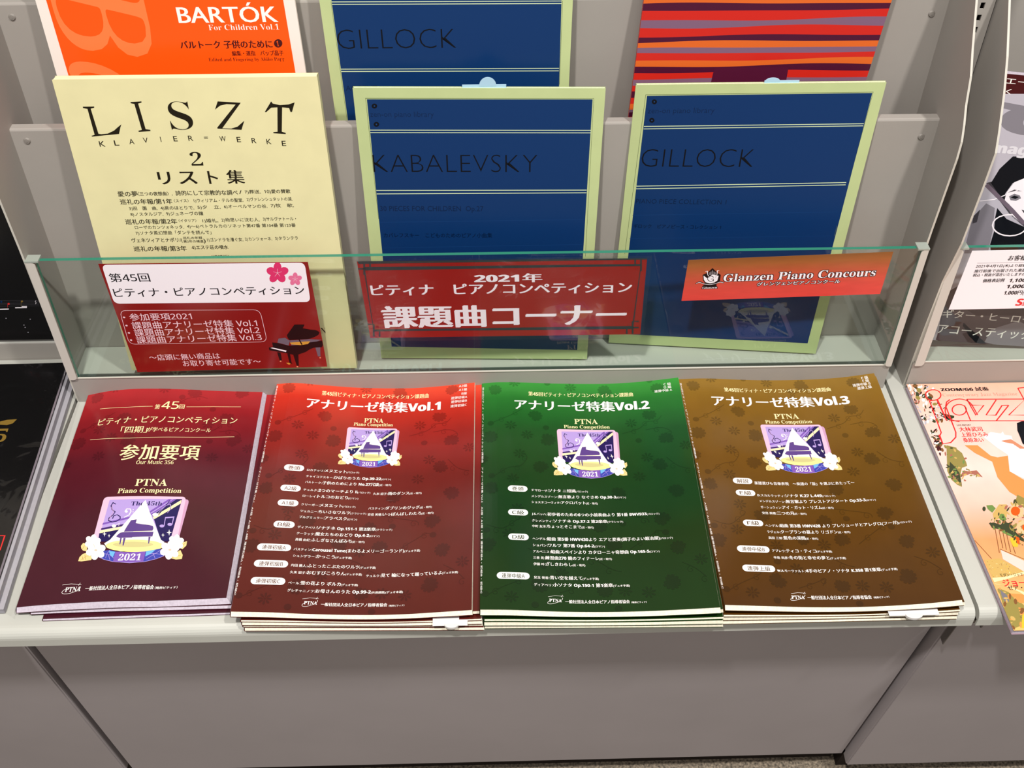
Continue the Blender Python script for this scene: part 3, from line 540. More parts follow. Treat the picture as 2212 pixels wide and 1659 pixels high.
('jazz','brownline',1.5,[(11.93,305.83),(10.74,304.69),(8.73,304.4),(7.09,305.12),(6.77,306.44),(7.96,307.58),(9.96,307.88),(11.61,307.15)]),
('jazz','petalwhite',1.55,[(14.49,292.93),(12.94,292.4),(11.94,293.47),(12.08,295.51),(13.28,297.34),(14.84,297.88),(15.84,296.8),(15.69,294.75)]),
('jazz','leafdark',1.6,[(4.52,301.08),(4.88,303.02),(6.88,306.71),(9.37,310.0),(10.87,310.95),(10.51,308.99),(8.49,305.28),(6.01,302.01)]),
('jazz','leafdark',1.65,[(4.72,294.01),(4.73,296.04),(6.03,298.25),(7.86,299.33),(9.14,298.66),(9.12,296.62),(7.82,294.41),(6.0,293.33)]),
('jazz','petalwhite',1.7,[(15.03,256.92),(13.93,257.77),(13.62,260.81),(14.3,264.27),(15.57,266.12),(16.67,265.27),(16.97,262.21),(16.29,258.76)]),
('jazz','leafdark',1.75,[(5.26,296.81),(5.78,299.34),(7.06,300.94),(8.35,300.67),(8.9,298.68),(8.37,296.16),(7.09,294.57),(5.8,294.84)]),
('jazz','leafdark',1.8,[(10.5,292.69),(11.31,295.34),(13.5,297.51),(15.77,297.92),(16.8,296.33),(15.97,293.68),(13.79,291.52),(11.52,291.11)]),
('jazz','petalwhite',1.85,[(11.57,285.93),(10.07,285.28),(8.89,286.23),(8.71,288.22),(9.65,290.1),(11.15,290.75),(12.33,289.8),(12.5,287.8)]),
('jazz','leafolive',2.0,[(18.42,281.77),(19.67,283.32),(21.73,283.94),(23.37,283.27),(23.64,281.71),(22.38,280.16),(20.34,279.54),(18.69,280.2)]),
('jazz','leafolive',2.15,[(7.44,289.01),(5.64,288.13),(3.96,289.22),(3.36,291.63),(4.21,293.96),(6.01,294.84),(7.7,293.75),(8.29,291.33)]),
('jazz','petalwhite',2.25,[(18.44,292.02),(17.25,292.4),(16.55,294.73),(16.75,297.64),(17.75,299.44),(18.95,299.06),(19.65,296.72),(19.44,293.8)]),
('jazz','leafolive',2.4,[(16.32,253.7),(15.02,254.0),(14.23,256.27),(14.39,259.17),(15.42,261.01),(16.72,260.71),(17.51,258.43),(17.35,255.53)]),
('jazz','leafolive',2.45,[(8.67,299.9),(7.92,301.81),(8.74,304.53),(10.67,306.46),(12.56,306.47),(13.31,304.55),(12.48,301.83),(10.56,299.91)]),
('jazz','leafdark',2.5,[(21.99,290.96),(20.48,291.02),(19.03,293.25),(18.47,296.36),(19.14,298.52),(20.65,298.47),(22.11,296.22),(22.66,293.11)]),
('jazz','petalwhite',2.55,[(18.44,301.56),(17.44,300.89),(16.48,301.26),(16.13,302.44),(16.58,303.76),(17.58,304.43),(18.54,304.06),(18.9,302.87)]),
('jazz','leafdark',2.6,[(19.93,288.25),(18.33,287.65),(16.79,288.87),(16.22,291.21),(16.94,293.3),(18.55,293.91),(20.09,292.68),(20.66,290.33)]),
('jazz','petalwhite',2.6500000000000004,[(24.94,303.19),(24.79,304.48),(25.58,306.14),(26.85,307.19),(27.85,307.02),(27.99,305.72),(27.2,304.07),(25.93,303.02)]),
('jazz','brownline',2.7,[(11.05,309.29),(9.63,307.89),(7.43,307.62),(5.72,308.65),(5.52,310.38),(6.93,311.79),(9.14,312.06),(10.85,311.02)]),
('jazz','brownline',2.75,[(22.65,292.1),(21.24,291.78),(19.69,293.21),(18.91,295.54),(19.35,297.42),(20.76,297.73),(22.31,296.3),(23.09,293.97)]),
('jazz','leafolive',2.6,[(24.13,196.85),(23.27,196.36),(21.82,196.42),(20.87,196.99),(21.14,197.64),(22.42,197.88),(23.75,197.53)]),
('jazz','leafolive',2.61,[(16.19,181.3),(15.56,180.74),(14.65,180.73),(14.15,181.26),(14.43,181.94),(15.29,182.25),(16.06,181.97)]),
('jazz','leafolive',2.62,[(11.29,198.79),(11.66,199.26),(12.35,199.51),(12.84,199.34),(12.75,198.89),(12.16,198.5),(11.51,198.45)]),
('jazz','pinkbrown',2.63,[(24.92,202.61),(25.81,203.86),(27.47,204.55),(28.64,204.15),(28.44,202.98),(27.03,201.9),(25.46,201.74)]),
('jazz','leafolive',2.64,[(8.19,170.44),(9.24,171.21),(11.1,171.42),(12.37,170.89),(12.1,170.04),(10.48,169.5),(8.74,169.68)]),
('jazz','pinkbrown',2.65,[(8.87,180.95),(9.7,181.99),(11.37,182.72),(12.62,182.57),(12.52,181.67),(11.13,180.69),(9.51,180.37)]),
('jazz','pinkbrown',2.66,[(12.69,204.09),(12.12,205.26),(12.76,207.82),(14.14,209.84),(15.21,209.79),(15.16,207.71),(14.04,205.17)]),
('jazz','leafolive',2.67,[(4.43,176.73),(5.0,177.49),(6.23,178.13),(7.2,178.17),(7.18,177.58),(6.18,176.81),(4.95,176.43)]),
('jazz','leafgreen',2.68,[(26.81,179.5),(27.06,180.06),(27.78,180.71),(28.43,180.97),(28.52,180.63),(27.99,179.96),(27.22,179.46)]),
('jazz','leafolive',2.69,[(24.89,198.71),(24.23,198.96),(23.87,200.26),(24.06,201.63),(24.67,202.05),(25.23,201.19),(25.33,199.7)]),
('jazz','leafolive',2.7,[(20.8,184.76),(21.04,185.52),(21.85,186.33),(22.63,186.57),(22.79,186.07),(22.21,185.2),(21.32,184.62)]),
('jazz','wicker',2.71,[(15.01,172.88),(15.42,173.49),(16.38,174.11),(17.17,174.25),(17.19,173.82),(16.43,173.14),(15.46,172.72)]),
('jazz','wicker',2.72,[(9.7,170.8),(8.71,169.8),(7.19,169.62),(6.3,170.38),(6.7,171.52),(8.09,172.18),(9.43,171.85)]),
('jazz','wicker',2.73,[(32.93,178.36),(31.76,178.12),(30.71,179.25),(30.57,180.91),(31.45,181.85),(32.68,181.35),(33.34,179.8)]),
('jazz','pinkbrown',2.74,[(15.37,188.52),(14.52,189.08),(14.26,191.19),(14.79,193.26),(15.7,193.73),(16.32,192.24),(16.17,189.92)]),
('jazz','wicker',2.75,[(13.66,189.97),(13.7,190.99),(14.63,192.82),(15.76,194.1),(16.23,193.84),(15.69,192.26),(14.54,190.53)]),
('jazz','leafdark',2.7600000000000002,[(2.55,191.17),(3.48,191.97),(5.33,192.49),(6.7,192.34),(6.56,191.62),(5.02,190.88),(3.23,190.68)]),
('jazz','leafdark',2.77,[(13.96,178.23),(14.07,178.89),(14.78,180.08),(15.54,180.9),(15.79,180.73),(15.33,179.7),(14.52,178.58)]),
('jazz','leafdark',2.7800000000000002,[(8.05,191.86),(7.56,191.96),(7.26,192.76),(7.38,193.67),(7.81,193.99),(8.25,193.49),(8.35,192.54)]),
('jazz','leafolive',2.79,[(10.67,204.31),(10.12,204.43),(9.62,205.37),(9.56,206.43),(9.98,206.81),(10.56,206.22),(10.87,205.11)]),
('jazz','leafgreen',2.8000000000000003,[(22.35,195.74),(21.91,196.83),(22.57,199.11),(23.83,200.88),(24.75,200.79),(24.62,198.91),(23.56,196.67)]),
('jazz','wicker',2.81,[(6.83,184.35),(6.89,185.28),(7.76,186.64),(8.78,187.41),(9.19,187.0),(8.67,185.73),(7.62,184.55)]),
('jazz','leafolive',2.8200000000000003,[(14.32,179.59),(13.83,179.67),(13.58,180.42),(13.75,181.28),(14.21,181.6),(14.62,181.14),(14.67,180.24)]),
('jazz','leafolive',2.83,[(23.65,208.13),(23.26,208.09),(22.9,208.55),(22.84,209.16),(23.14,209.47),(23.56,209.24),(23.79,208.64)]),
('jazz','wicker',2.84,[(9.15,211.07),(8.86,211.41),(8.94,212.35),(9.32,213.19),(9.72,213.29),(9.84,212.57),(9.59,211.58)]),
('jazz','leafdark',2.85,[(19.18,217.61),(18.22,216.83),(16.69,216.77),(15.74,217.47),(16.09,218.41),(17.47,218.87),(18.85,218.52)]),
('jazz','wicker',2.8600000000000003,[(20.06,212.09),(19.04,212.47),(18.66,214.42),(19.19,216.48),(20.24,217.09),(21.02,215.79),(20.93,213.56)]),
('jazz','wicker',2.87,[(4.89,183.46),(5.74,184.59),(7.6,185.55),(9.05,185.62),(9.02,184.75),(7.51,183.6),(5.68,183.02)]),
('jazz','leafdark',2.88,[(5.61,177.64),(4.98,178.04),(4.71,179.56),(5.0,181.07),(5.63,181.42),(6.13,180.36),(6.12,178.67)]),
('jazz','leafgreen',2.89,[(7.61,172.41),(6.58,171.9),(5.44,172.47),(5.04,173.68),(5.69,174.62),(6.89,174.59),(7.75,173.6)]),
('jazz','leafolive',2.9,[(12.1,217.3),(11.05,217.68),(10.66,219.67),(11.21,221.76),(12.29,222.39),(13.09,221.07),(13.0,218.81)]),
('jazz','leafolive',2.91,[(15.5,188.9),(14.98,189.13),(14.85,190.14),(15.21,191.18),(15.79,191.46),(16.16,190.77),(16.03,189.63)]),
('jazz','leafdark',2.92,[(13.8,192.17),(13.36,191.95),(12.64,192.03),(12.19,192.37),(12.34,192.7),(12.98,192.78),(13.63,192.54)]),
('jazz','pinkbrown',2.93,[(10.68,187.46),(10.98,187.82),(11.65,188.14),(12.17,188.2),(12.16,187.94),(11.62,187.56),(10.96,187.35)]),
('jazz','pinkbrown',2.94,[(8.04,206.85),(7.63,207.88),(8.01,210.41),(8.9,212.55),(9.63,212.67),(9.64,210.69),(8.93,208.1)]),
('jazz','leafolive',2.95,[(20.56,181.7),(19.88,181.18),(18.88,181.22),(18.31,181.79),(18.61,182.45),(19.54,182.72),(20.4,182.38)]),
('jazz','leafdark',2.96,[(13.02,188.36),(12.26,187.92),(11.14,188.12),(10.5,188.8),(10.82,189.46),(11.87,189.6),(12.85,189.11)]),
('jazz','leafdark',2.97,[(11.45,186.74),(11.55,187.59),(12.4,189.1),(13.35,190.13),(13.7,189.91),(13.17,188.6),(12.16,187.19)]),
('jazz','wicker',2.98,[(26.39,183.76),(25.87,183.76),(25.3,184.42),(25.1,185.24),(25.43,185.6),(26.04,185.24),(26.47,184.42)]),
('jazz','pinkbrown',2.99,[(9.46,174.89),(9.48,175.35),(9.9,176.26),(10.4,176.93),(10.6,176.85),(10.36,176.09),(9.85,175.21)]),
('jazz','leafolive',3.0,[(21.11,207.75),(20.22,208.22),(19.72,210.26),(20.0,212.34),(20.84,212.89),(21.61,211.5),(21.73,209.21)]),
('jazz','wicker',3.0100000000000002,[(18.49,203.39),(17.53,202.79),(16.32,203.11),(15.77,204.13),(16.29,205.07),(17.5,205.22),(18.48,204.48)]),
('jazz','leafdark',3.02,[(5.95,176.33),(5.21,175.87),(4.16,176.07),(3.59,176.77),(3.94,177.45),(4.93,177.59),(5.83,177.09)]),
('jazz','leafolive',3.0300000000000002,[(6.32,176.38),(6.78,177.22),(8.04,178.33),(9.15,178.88),(9.28,178.45),(8.32,177.37),(7.0,176.45)]),
('jazz','leafolive',3.04,[(12.98,193.72),(13.94,194.71),(15.51,195.0),(16.51,194.38),(16.19,193.31),(14.78,192.59),(13.36,192.78)]),
('jazz','leafdark',3.0500000000000003,[(7.12,191.94),(6.16,192.01),(5.07,193.36),(4.68,194.97),(5.28,195.62),(6.42,194.83),(7.24,193.19)]),
('jazz','wicker',3.06,[(16.99,180.62),(17.88,181.9),(19.66,182.72),(20.99,182.48),(20.85,181.34),(19.37,180.17),(17.65,179.85)]),
('jazz','leafolive',3.0700000000000003,[(29.03,177.37),(28.91,178.33),(29.64,180.3),(30.68,181.8),(31.24,181.69),(30.9,180.06),(29.91,178.14)]),
('jazz','pinkbrown',3.08,[(5.4,176.18),(5.11,177.2),(5.81,179.16),(6.98,180.59),(7.74,180.4),(7.51,178.74),(6.47,176.86)]),
('jazz','pinkbrown',3.09,[(17.26,173.03),(16.4,172.72),(15.53,173.38),(15.31,174.49),(15.91,175.24),(16.87,175.04),(17.47,174.06)]),
('jazz','wicker',3.1,[(13.38,175.06),(13.84,176.31),(15.45,178.34),(17.01,179.63),(17.33,179.19),(16.18,177.37),(14.42,175.53)]),
('jazz','leafdark',3.1100000000000003,[(22.82,187.51),(22.54,187.83),(22.56,188.78),(22.86,189.64),(23.23,189.77),(23.37,189.06),(23.19,188.06)]),
('jazz','leafgreen',3.12,[(19.4,184.35),(18.64,184.28),(17.97,185.18),(17.9,186.36),(18.48,186.95),(19.28,186.48),(19.69,185.33)]),
('jazz','leafgreen',3.13,[(9.35,180.74),(9.22,182.0),(10.21,184.43),(11.59,186.22),(12.31,186.0),(11.83,183.94),(10.51,181.6)]),
('jazz','leafolive',3.14,[(9.38,185.01),(9.4,185.55),(9.89,186.36),(10.49,186.84),(10.73,186.63),(10.45,185.88),(9.85,185.16)]),
('jazz','leafolive',3.1500000000000004,[(14.48,191.51),(14.82,192.76),(16.28,194.65),(17.75,195.76),(18.12,195.24),(17.12,193.49),(15.5,191.84)]),
('jazz','leafolive',3.16,[(23.14,180.13),(24.01,181.16),(25.5,181.59),(26.49,181.09),(26.22,180.04),(24.91,179.23),(23.54,179.27)]),
('jazz','leafolive',3.17,[(17.29,208.92),(16.73,209.46),(16.72,211.14),(17.25,212.7),(17.93,212.97),(18.25,211.73),(17.96,209.93)]),
('jazz','leafgreen',3.18,[(9.47,208.78),(9.93,209.35),(10.72,209.58),(11.25,209.31),(11.12,208.73),(10.42,208.29),(9.68,208.31)]),
('jazz','leafgreen',3.19,[(3.98,177.94),(2.81,177.21),(1.23,177.57),(0.45,178.75),(1.04,179.87),(2.57,180.07),(3.88,179.22)]),
('jazz','leafolive',3.2,[(12.19,196.84),(11.38,196.94),(10.83,198.16),(10.96,199.6),(11.66,200.16),(12.41,199.42),(12.64,197.94)]),
('jazz','wicker',3.21,[(17.88,190.58),(16.7,189.7),(14.81,189.66),(13.63,190.51),(14.05,191.6),(15.76,192.11),(17.46,191.66)]),
('jazz','leafolive',3.22,[(25.92,186.69),(24.93,186.51),(23.66,187.39),(23.05,188.68),(23.58,189.4),(24.83,189.0),(25.88,187.8)]),
('jazz','leafgreen',3.23,[(11.54,204.46),(12.31,205.64),(14.07,206.71),(15.49,206.86),(15.5,205.99),(14.09,204.74),(12.33,204.06)]),
('jazz','leafolive',3.24,[(17.58,197.83),(17.24,198.11),(17.2,199.02),(17.49,199.88),(17.89,200.05),(18.1,199.39),(17.96,198.41)]),
('jazz','leafolive',3.25,[(22.91,217.31),(21.82,216.38),(20.08,216.27),(19.0,217.07),(19.41,218.17),(20.98,218.74),(22.54,218.36)]),
('jazz','leafgreen',3.2600000000000002,[(9.51,181.91),(9.33,182.83),(9.9,184.87),(10.79,186.5),(11.32,186.49),(11.11,184.84),(10.3,182.81)]),
('jazz','leafolive',3.27,[(23.12,200.94),(23.5,201.88),(24.73,203.3),(25.89,204.12),(26.11,203.73),(25.22,202.42),(23.89,201.18)]),
('jazz','leafgreen',3.2800000000000002,[(14.51,190.39),(14.22,191.0),(14.54,192.38),(15.23,193.49),(15.77,193.5),(15.76,192.39),(15.19,191.01)]),
('jazz','leafgreen',3.29,[(8.95,188.63),(10.04,189.63),(11.89,189.92),(13.11,189.29),(12.78,188.21),(11.15,187.49),(9.44,187.68)]),
('jazz','leafdark',2.9,[(43.66,92.23),(43.15,92.14),(42.57,92.6),(42.36,93.25),(42.67,93.62),(43.28,93.42),(43.72,92.8)]),
('jazz','leafgreen',2.9099999999999997,[(38.55,95.06),(38.49,95.8),(39.16,97.15),(40.06,98.09),(40.52,97.9),(40.18,96.74),(39.31,95.47)]),
('jazz','leafolive',2.92,[(22.54,111.73),(22.23,112.59),(22.83,114.24),(23.9,115.45),(24.62,115.29),(24.46,113.89),(23.53,112.31)]),
('jazz','leafdark',2.9299999999999997,[(34.59,119.59),(35.05,120.06),(35.94,120.35),(36.59,120.25),(36.5,119.83),(35.75,119.4),(34.9,119.3)]),
('jazz','leafgreen',2.94,[(26.39,120.05),(26.29,120.64),(26.71,121.92),(27.32,122.93),(27.67,122.9),(27.49,121.87),(26.92,120.6)]),
('jazz','brownline',2.9499999999999997,[(47.32,102.3),(47.57,103.13),(48.55,104.15),(49.52,104.58),(49.75,104.11),(49.07,103.08),(47.99,102.28)]),
('jazz','leafdark',2.96,[(41.71,98.92),(42.61,100.12),(44.64,101.26),(46.27,101.47),(46.26,100.59),(44.64,99.29),(42.61,98.55)]),
('jazz','brownline',2.9699999999999998,[(41.61,119.54),(42.13,120.38),(43.39,121.22),(44.43,121.42),(44.48,120.84),(43.5,119.9),(42.22,119.32)]),
('jazz','leafdark',2.98,[(40.57,110.2),(41.05,111.07),(42.21,111.86),(43.18,111.96),(43.23,111.31),(42.32,110.39),(41.14,109.89)]),
('jazz','brownline',2.9899999999999998,[(42.99,105.44),(44.06,106.38),(46.03,106.84),(47.42,106.48),(47.17,105.56),(45.48,104.79),(43.62,104.73)]),
('jazz','leafolive',3.0,[(41.38,108.44),(40.57,108.69),(40.15,110.14),(40.45,111.69),(41.23,112.18),(41.92,111.23),(41.98,109.57)]),
('jazz','leafdark',3.01,[(46.0,105.09),(46.48,105.71),(47.44,106.12),(48.14,106.0),(48.06,105.45),(47.26,104.88),(46.34,104.72)]),
('jazz','leafdark',3.02,[(31.99,120.35),(30.56,119.73),(28.94,120.55),(28.36,122.18),(29.25,123.41),(30.95,123.29),(32.17,121.93)]),
('jazz','leafdark',3.03,[(42.96,99.14),(43.14,99.7),(43.86,100.62),(44.58,101.2),(44.77,101.0),(44.27,100.17),(43.46,99.35)]),
('jazz','leafgreen',3.04,[(39.42,128.78),(37.9,127.33),(35.63,127.05),(34.31,128.15),(34.93,129.82),(37.04,130.78),(39.04,130.32)]),
('jazz','leafdark',3.05,[(49.18,104.94),(48.05,104.23),(46.27,104.29),(45.18,105.07),(45.59,105.98),(47.21,106.34),(48.81,105.88)]),
('jazz','brownline',3.06,[(39.2,95.54),(37.89,94.73),(36.31,95.11),(35.66,96.4),(36.42,97.63),(38.03,97.86),(39.26,96.93)]),
('jazz','leafdark',3.07,[(42.8,109.21),(42.89,110.02),(43.74,111.5),(44.72,112.52),(45.09,112.31),(44.57,111.04),(43.55,109.66)]),
('jazz','leafdark',3.08,[(42.01,124.16),(41.54,124.12),(40.96,124.62),(40.71,125.27),(40.98,125.58),(41.57,125.33),(42.02,124.69)]),
('jazz','leafdark',3.09,[(37.49,119.2),(35.95,118.94),(34.79,120.44),(34.88,122.57),(36.15,123.73),(37.64,123.04),(38.24,121.02)]),
('jazz','leafolive',3.1,[(34.35,118.35),(34.33,119.56),(35.47,121.5),(36.91,122.7),(37.56,122.26),(36.94,120.51),(35.51,118.77)]),
('jazz','leafolive',3.11,[(24.33,114.44),(23.67,114.4),(23.15,115.16),(23.15,116.15),(23.68,116.62),(24.34,116.21),(24.62,115.24)]),
('jazz','leafgreen',3.12,[(23.85,122.19),(24.09,122.91),(25.02,124.14),(25.94,124.94),(26.15,124.71),(25.5,123.63),(24.48,122.5)]),
('jazz','leafgreen',3.13,[(31.65,107.4),(31.14,107.96),(31.29,109.5),(32.0,110.87),(32.73,111.03),(32.93,109.86),(32.45,108.25)]),
('jazz','brownline',3.1399999999999997,[(32.65,106.26),(32.53,106.85),(33.02,107.88),(33.74,108.58),(34.16,108.41),(33.95,107.51),(33.28,106.55)]),
('jazz','leafdark',3.15,[(44.24,103.41),(45.05,104.31),(46.62,104.89),(47.75,104.7),(47.61,103.9),(46.29,103.08),(44.79,102.86)]),
('jazz','leafdark',3.16,[(38.22,117.67),(39.3,119.02),(41.66,120.23),(43.52,120.39),(43.47,119.38),(41.56,117.96),(39.23,117.2)]),
('jazz','leafdark',3.17,[(38.0,126.05),(37.25,125.53),(36.23,125.64),(35.72,126.31),(36.1,127.03),(37.08,127.26),(37.92,126.83)]),
('jazz','leafolive',3.1799999999999997,[(39.95,109.61),(39.09,110.03),(38.42,111.9),(38.44,113.8),(39.15,114.31),(40.0,113.03),(40.36,110.94)]),
('jazz','brownline',3.19,[(31.73,110.21),(30.46,110.13),(29.56,111.58),(29.71,113.47),(30.8,114.37),(32.0,113.6),(32.42,111.75)]),
('jazz','leafdark',3.1999999999999997,[(28.94,113.69),(29.16,114.39),(30.04,115.59),(30.92,116.38),(31.14,116.17),(30.53,115.12),(29.55,114.02)]),
('jazz','leafdark',3.21,[(41.48,100.71),(40.36,100.2),(39.2,100.79),(38.85,102.03),(39.59,103.0),(40.86,102.96),(41.7,101.94)]),
('jazz','brownline',3.2199999999999998,[(27.55,109.97),(28.4,111.65),(30.52,113.1),(32.31,113.24),(32.41,111.95),(30.75,110.21),(28.59,109.33)]),
('jazz','leafdark',3.23,[(29.44,119.67),(29.71,120.79),(31.0,122.38),(32.34,123.24),(32.72,122.72),(31.85,121.22),(30.39,119.86)]),
('jazz','leafgreen',3.2399999999999998,[(41.47,106.87),(40.8,106.57),(40.12,106.93),(39.93,107.69),(40.39,108.27),(41.14,108.24),(41.62,107.62)]),
('jazz','leafdark',3.25,[(37.85,126.82),(37.47,127.03),(37.2,127.89),(37.25,128.77),(37.58,129.0),(37.94,128.4),(38.06,127.44)]),
('jazz','leafdark',3.26,[(39.42,112.82),(40.3,113.44),(41.86,113.63),(42.92,113.24),(42.7,112.58),(41.35,112.13),(39.89,112.24)]),
('jazz','leafgreen',3.27,[(31.33,118.51),(30.74,119.24),(31.03,121.07),(32.0,122.64),(32.9,122.75),(33.06,121.32),(32.36,119.44)]),
('jazz','leafolive',3.28,[(41.55,111.05),(40.83,112.13),(41.35,114.79),(42.72,117.02),(43.9,117.14),(44.01,115.06),(42.96,112.35)]),
('jazz','leafgreen',3.29,[(38.42,98.03),(37.6,97.56),(36.37,97.7),(35.66,98.36),(36.0,99.03),(37.14,99.21),(38.22,98.76)]),
('jazz','brownline',3.3,[(29.17,117.9),(28.6,118.83),(29.04,121.05),(30.18,122.91),(31.15,122.99),(31.22,121.23),(30.33,118.97)]),
('jazz','leafgreen',3.31,[(41.38,102.69),(40.2,102.48),(39.0,103.58),(38.68,105.16),(39.49,106.03),(40.81,105.53),(41.65,104.05)]),
('jazz','leafolive',3.32,[(39.48,93.6),(40.1,94.48),(41.41,95.13),(42.41,95.08),(42.36,94.36),(41.29,93.51),(40.01,93.17)]),
('jazz','leafdark',3.33,[(38.87,103.36),(38.75,104.64),(39.86,107.14),(41.38,108.99),(42.15,108.77),(41.59,106.66),(40.13,104.25)]),
('jazz','leafolive',3.34,[(45.97,105.14),(46.13,106.09),(47.17,107.81),(48.33,109.01),(48.71,108.78),(48.04,107.3),(46.82,105.68)]),
('jazz','brownline',3.35,[(33.58,120.26),(34.57,121.25),(36.24,121.61),(37.33,121.07),(37.02,120.04),(35.55,119.29),(34.01,119.39)]),
('jazz','leafolive',3.36,[(43.1,113.69),(43.23,115.31),(44.87,117.68),(46.78,119.02),(47.52,118.3),(46.53,116.08),(44.57,114.03)]),
('jazz','leafdark',3.37,[(40.83,110.09),(41.71,111.23),(43.58,112.19),(45.05,112.24),(45.0,111.35),(43.47,110.19),(41.62,109.63)]),
('jazz','brownline',3.38,[(38.49,114.05),(38.68,115.3),(40.04,117.48),(41.56,118.95),(42.08,118.59),(41.21,116.68),(39.61,114.67)]),
('jazz','brownline',3.3899999999999997,[(41.91,100.55),(41.71,100.98),(41.93,101.99),(42.39,102.84),(42.76,102.88),(42.75,102.08),(42.37,101.05)]),
('jazz','leafdark',3.4,[(33.18,127.98),(33.03,128.95),(33.79,130.93),(34.89,132.43),(35.5,132.31),(35.16,130.67),(34.12,128.75)]),
('jazz','leafdark',3.41,[(32.6,111.73),(31.3,111.27),(29.71,112.09),(29.04,113.57),(29.79,114.61),(31.4,114.41),(32.65,113.13)]),
('jazz','leafdark',3.42,[(37.77,100.79),(37.03,100.92),(36.64,102.02),(36.91,103.28),(37.62,103.74),(38.24,103.05),(38.31,101.74)]),
('jazz','leafdark',3.4299999999999997,[(42.06,112.9),(40.85,112.79),(39.69,114.12),(39.47,115.89),(40.35,116.77),(41.67,116.09),(42.43,114.36)]),
('jazz','leafdark',3.44,[(38.29,94.99),(38.12,95.52),(38.38,96.8),(38.88,97.86),(39.25,97.91),(39.2,96.91),(38.77,95.61)]),
('jazz','leafgreen',3.45,[(23.19,111.48),(22.67,112.0),(22.82,113.41),(23.52,114.66),(24.26,114.8),(24.46,113.72),(23.99,112.25)]),
('jazz','leafgreen',3.46,[(32.58,125.93),(33.09,126.82),(34.29,127.59),(35.28,127.67),(35.31,127.0),(34.36,126.08),(33.15,125.61)]),
('jazz','leafdark',3.4699999999999998,[(27.62,123.87),(27.63,124.61),(28.33,125.77),(29.2,126.47),(29.58,126.19),(29.19,125.13),(28.32,124.1)]),
('jazz','leafdark',3.48,[(36.78,98.05),(36.92,99.47),(38.41,101.76),(40.14,103.21),(40.79,102.71),(39.88,100.64),(38.1,98.57)]),
('jazz','leafdark',3.4899999999999998,[(22.31,116.61),(21.43,116.92),(21.17,118.45),(21.72,120.06),(22.67,120.52),(23.3,119.5),(23.14,117.75)]),
('jazz','pinkbrown',2.5,[(54.95,140.64),(54.52,140.69),(54.12,141.32),(54.06,142.06),(54.37,142.35),(54.83,141.97),(55.09,141.2)]),
('jazz','pinkbrown',2.51,[(54.76,125.21),(55.72,126.52),(57.88,127.74),(59.59,127.93),(59.58,126.96),(57.84,125.56),(55.7,124.78)]),
('jazz','pinkbrown',2.52,[(42.16,135.83),(42.4,137.51),(44.15,139.94),(46.11,141.29),(46.8,140.53),(45.69,138.24),(43.62,136.15)]),
('jazz','peachflower',2.53,[(49.54,131.85),(49.75,132.48),(50.52,133.33),(51.28,133.78),(51.46,133.47),(50.91,132.65),(50.06,131.93)]),
('jazz','pinkbrown',2.54,[(49.61,114.71),(49.41,116.13),(50.64,118.7),(52.38,120.48),(53.31,120.13),(52.73,117.9),(51.08,115.49)]),
('jazz','leafolive',2.55,[(62.0,137.47),(61.33,137.54),(60.63,138.51),(60.43,139.64),(60.88,140.08),(61.65,139.5),(62.14,138.34)]),
('jazz','peachflower',2.56,[(54.94,126.45),(55.7,127.62),(57.51,128.81),(59.0,129.12),(59.06,128.32),(57.63,127.01),(55.8,126.18)]),
('jazz','leafdark',2.57,[(45.44,122.65),(45.59,123.77),(46.74,125.3),(48.03,126.08),(48.49,125.53),(47.76,124.06),(46.41,122.78)]),
('jazz','leafdark',2.58,[(50.76,109.79),(49.55,110.19),(49.05,112.35),(49.63,114.65),(50.86,115.36),(51.81,113.93),(51.76,111.45)]),
('jazz','leafdark',2.59,[(44.6,122.93),(45.19,123.46),(46.15,123.61),(46.77,123.27),(46.57,122.69),(45.7,122.31),(44.83,122.42)]),
('jazz','pinkbrown',2.6,[(43.72,138.23),(44.34,139.16),(45.89,140.34),(47.22,140.87),(47.32,140.36),(46.11,139.19),(44.51,138.24)]),
('jazz','pinkbrown',2.61,[(49.78,138.14),(48.91,137.47),(47.73,137.52),(47.11,138.25),(47.53,139.11),(48.67,139.46),(49.67,139.03)]),
('jazz','peachflower',2.62,[(52.3,141.62),(53.34,142.82),(55.33,143.57),(56.76,143.32),(56.57,142.24),(54.89,141.17),(52.99,140.89)]),
('jazz','leafolive',2.63,[(43.6,134.19),(43.68,134.73),(44.25,135.75),(44.89,136.47),(45.11,136.36),(44.74,135.49),(44.07,134.53)]),
('jazz','pinkbrown',2.64,[(53.82,130.96),(54.9,132.37),(57.25,133.63),(59.11,133.79),(59.06,132.73),(57.15,131.25),(54.82,130.46)]),
('jazz','wicker',2.65,[(53.15,137.12),(53.42,138.64),(55.11,141.23),(56.95,142.94),(57.55,142.48),(56.45,140.19),(54.5,137.81)]),
('jazz','peachflower',2.66,[(47.34,132.7),(47.08,133.26),(47.22,134.71),(47.67,135.97),(48.07,136.09),(48.13,134.97),(47.81,133.46)]),
('jazz','peachflower',2.67,[(45.6,119.69),(45.74,120.32),(46.48,121.27),(47.26,121.83),(47.48,121.56),(46.99,120.68),(46.15,119.84)]),
('jazz','leafolive',2.68,[(58.09,142.06),(57.46,142.0),(57.04,142.7),(57.13,143.63),(57.67,144.09),(58.26,143.73),(58.45,142.83)]),
('jazz','peachflower',2.69,[(41.99,121.04),(42.41,121.87),(43.65,122.99),(44.76,123.56),(44.91,123.15),(43.99,122.06),(42.69,121.12)]),
('jazz','leafolive',2.7,[(58.85,133.71),(57.53,132.65),(55.62,132.61),(54.54,133.62),(55.12,134.92),(56.92,135.53),(58.58,134.99)]),
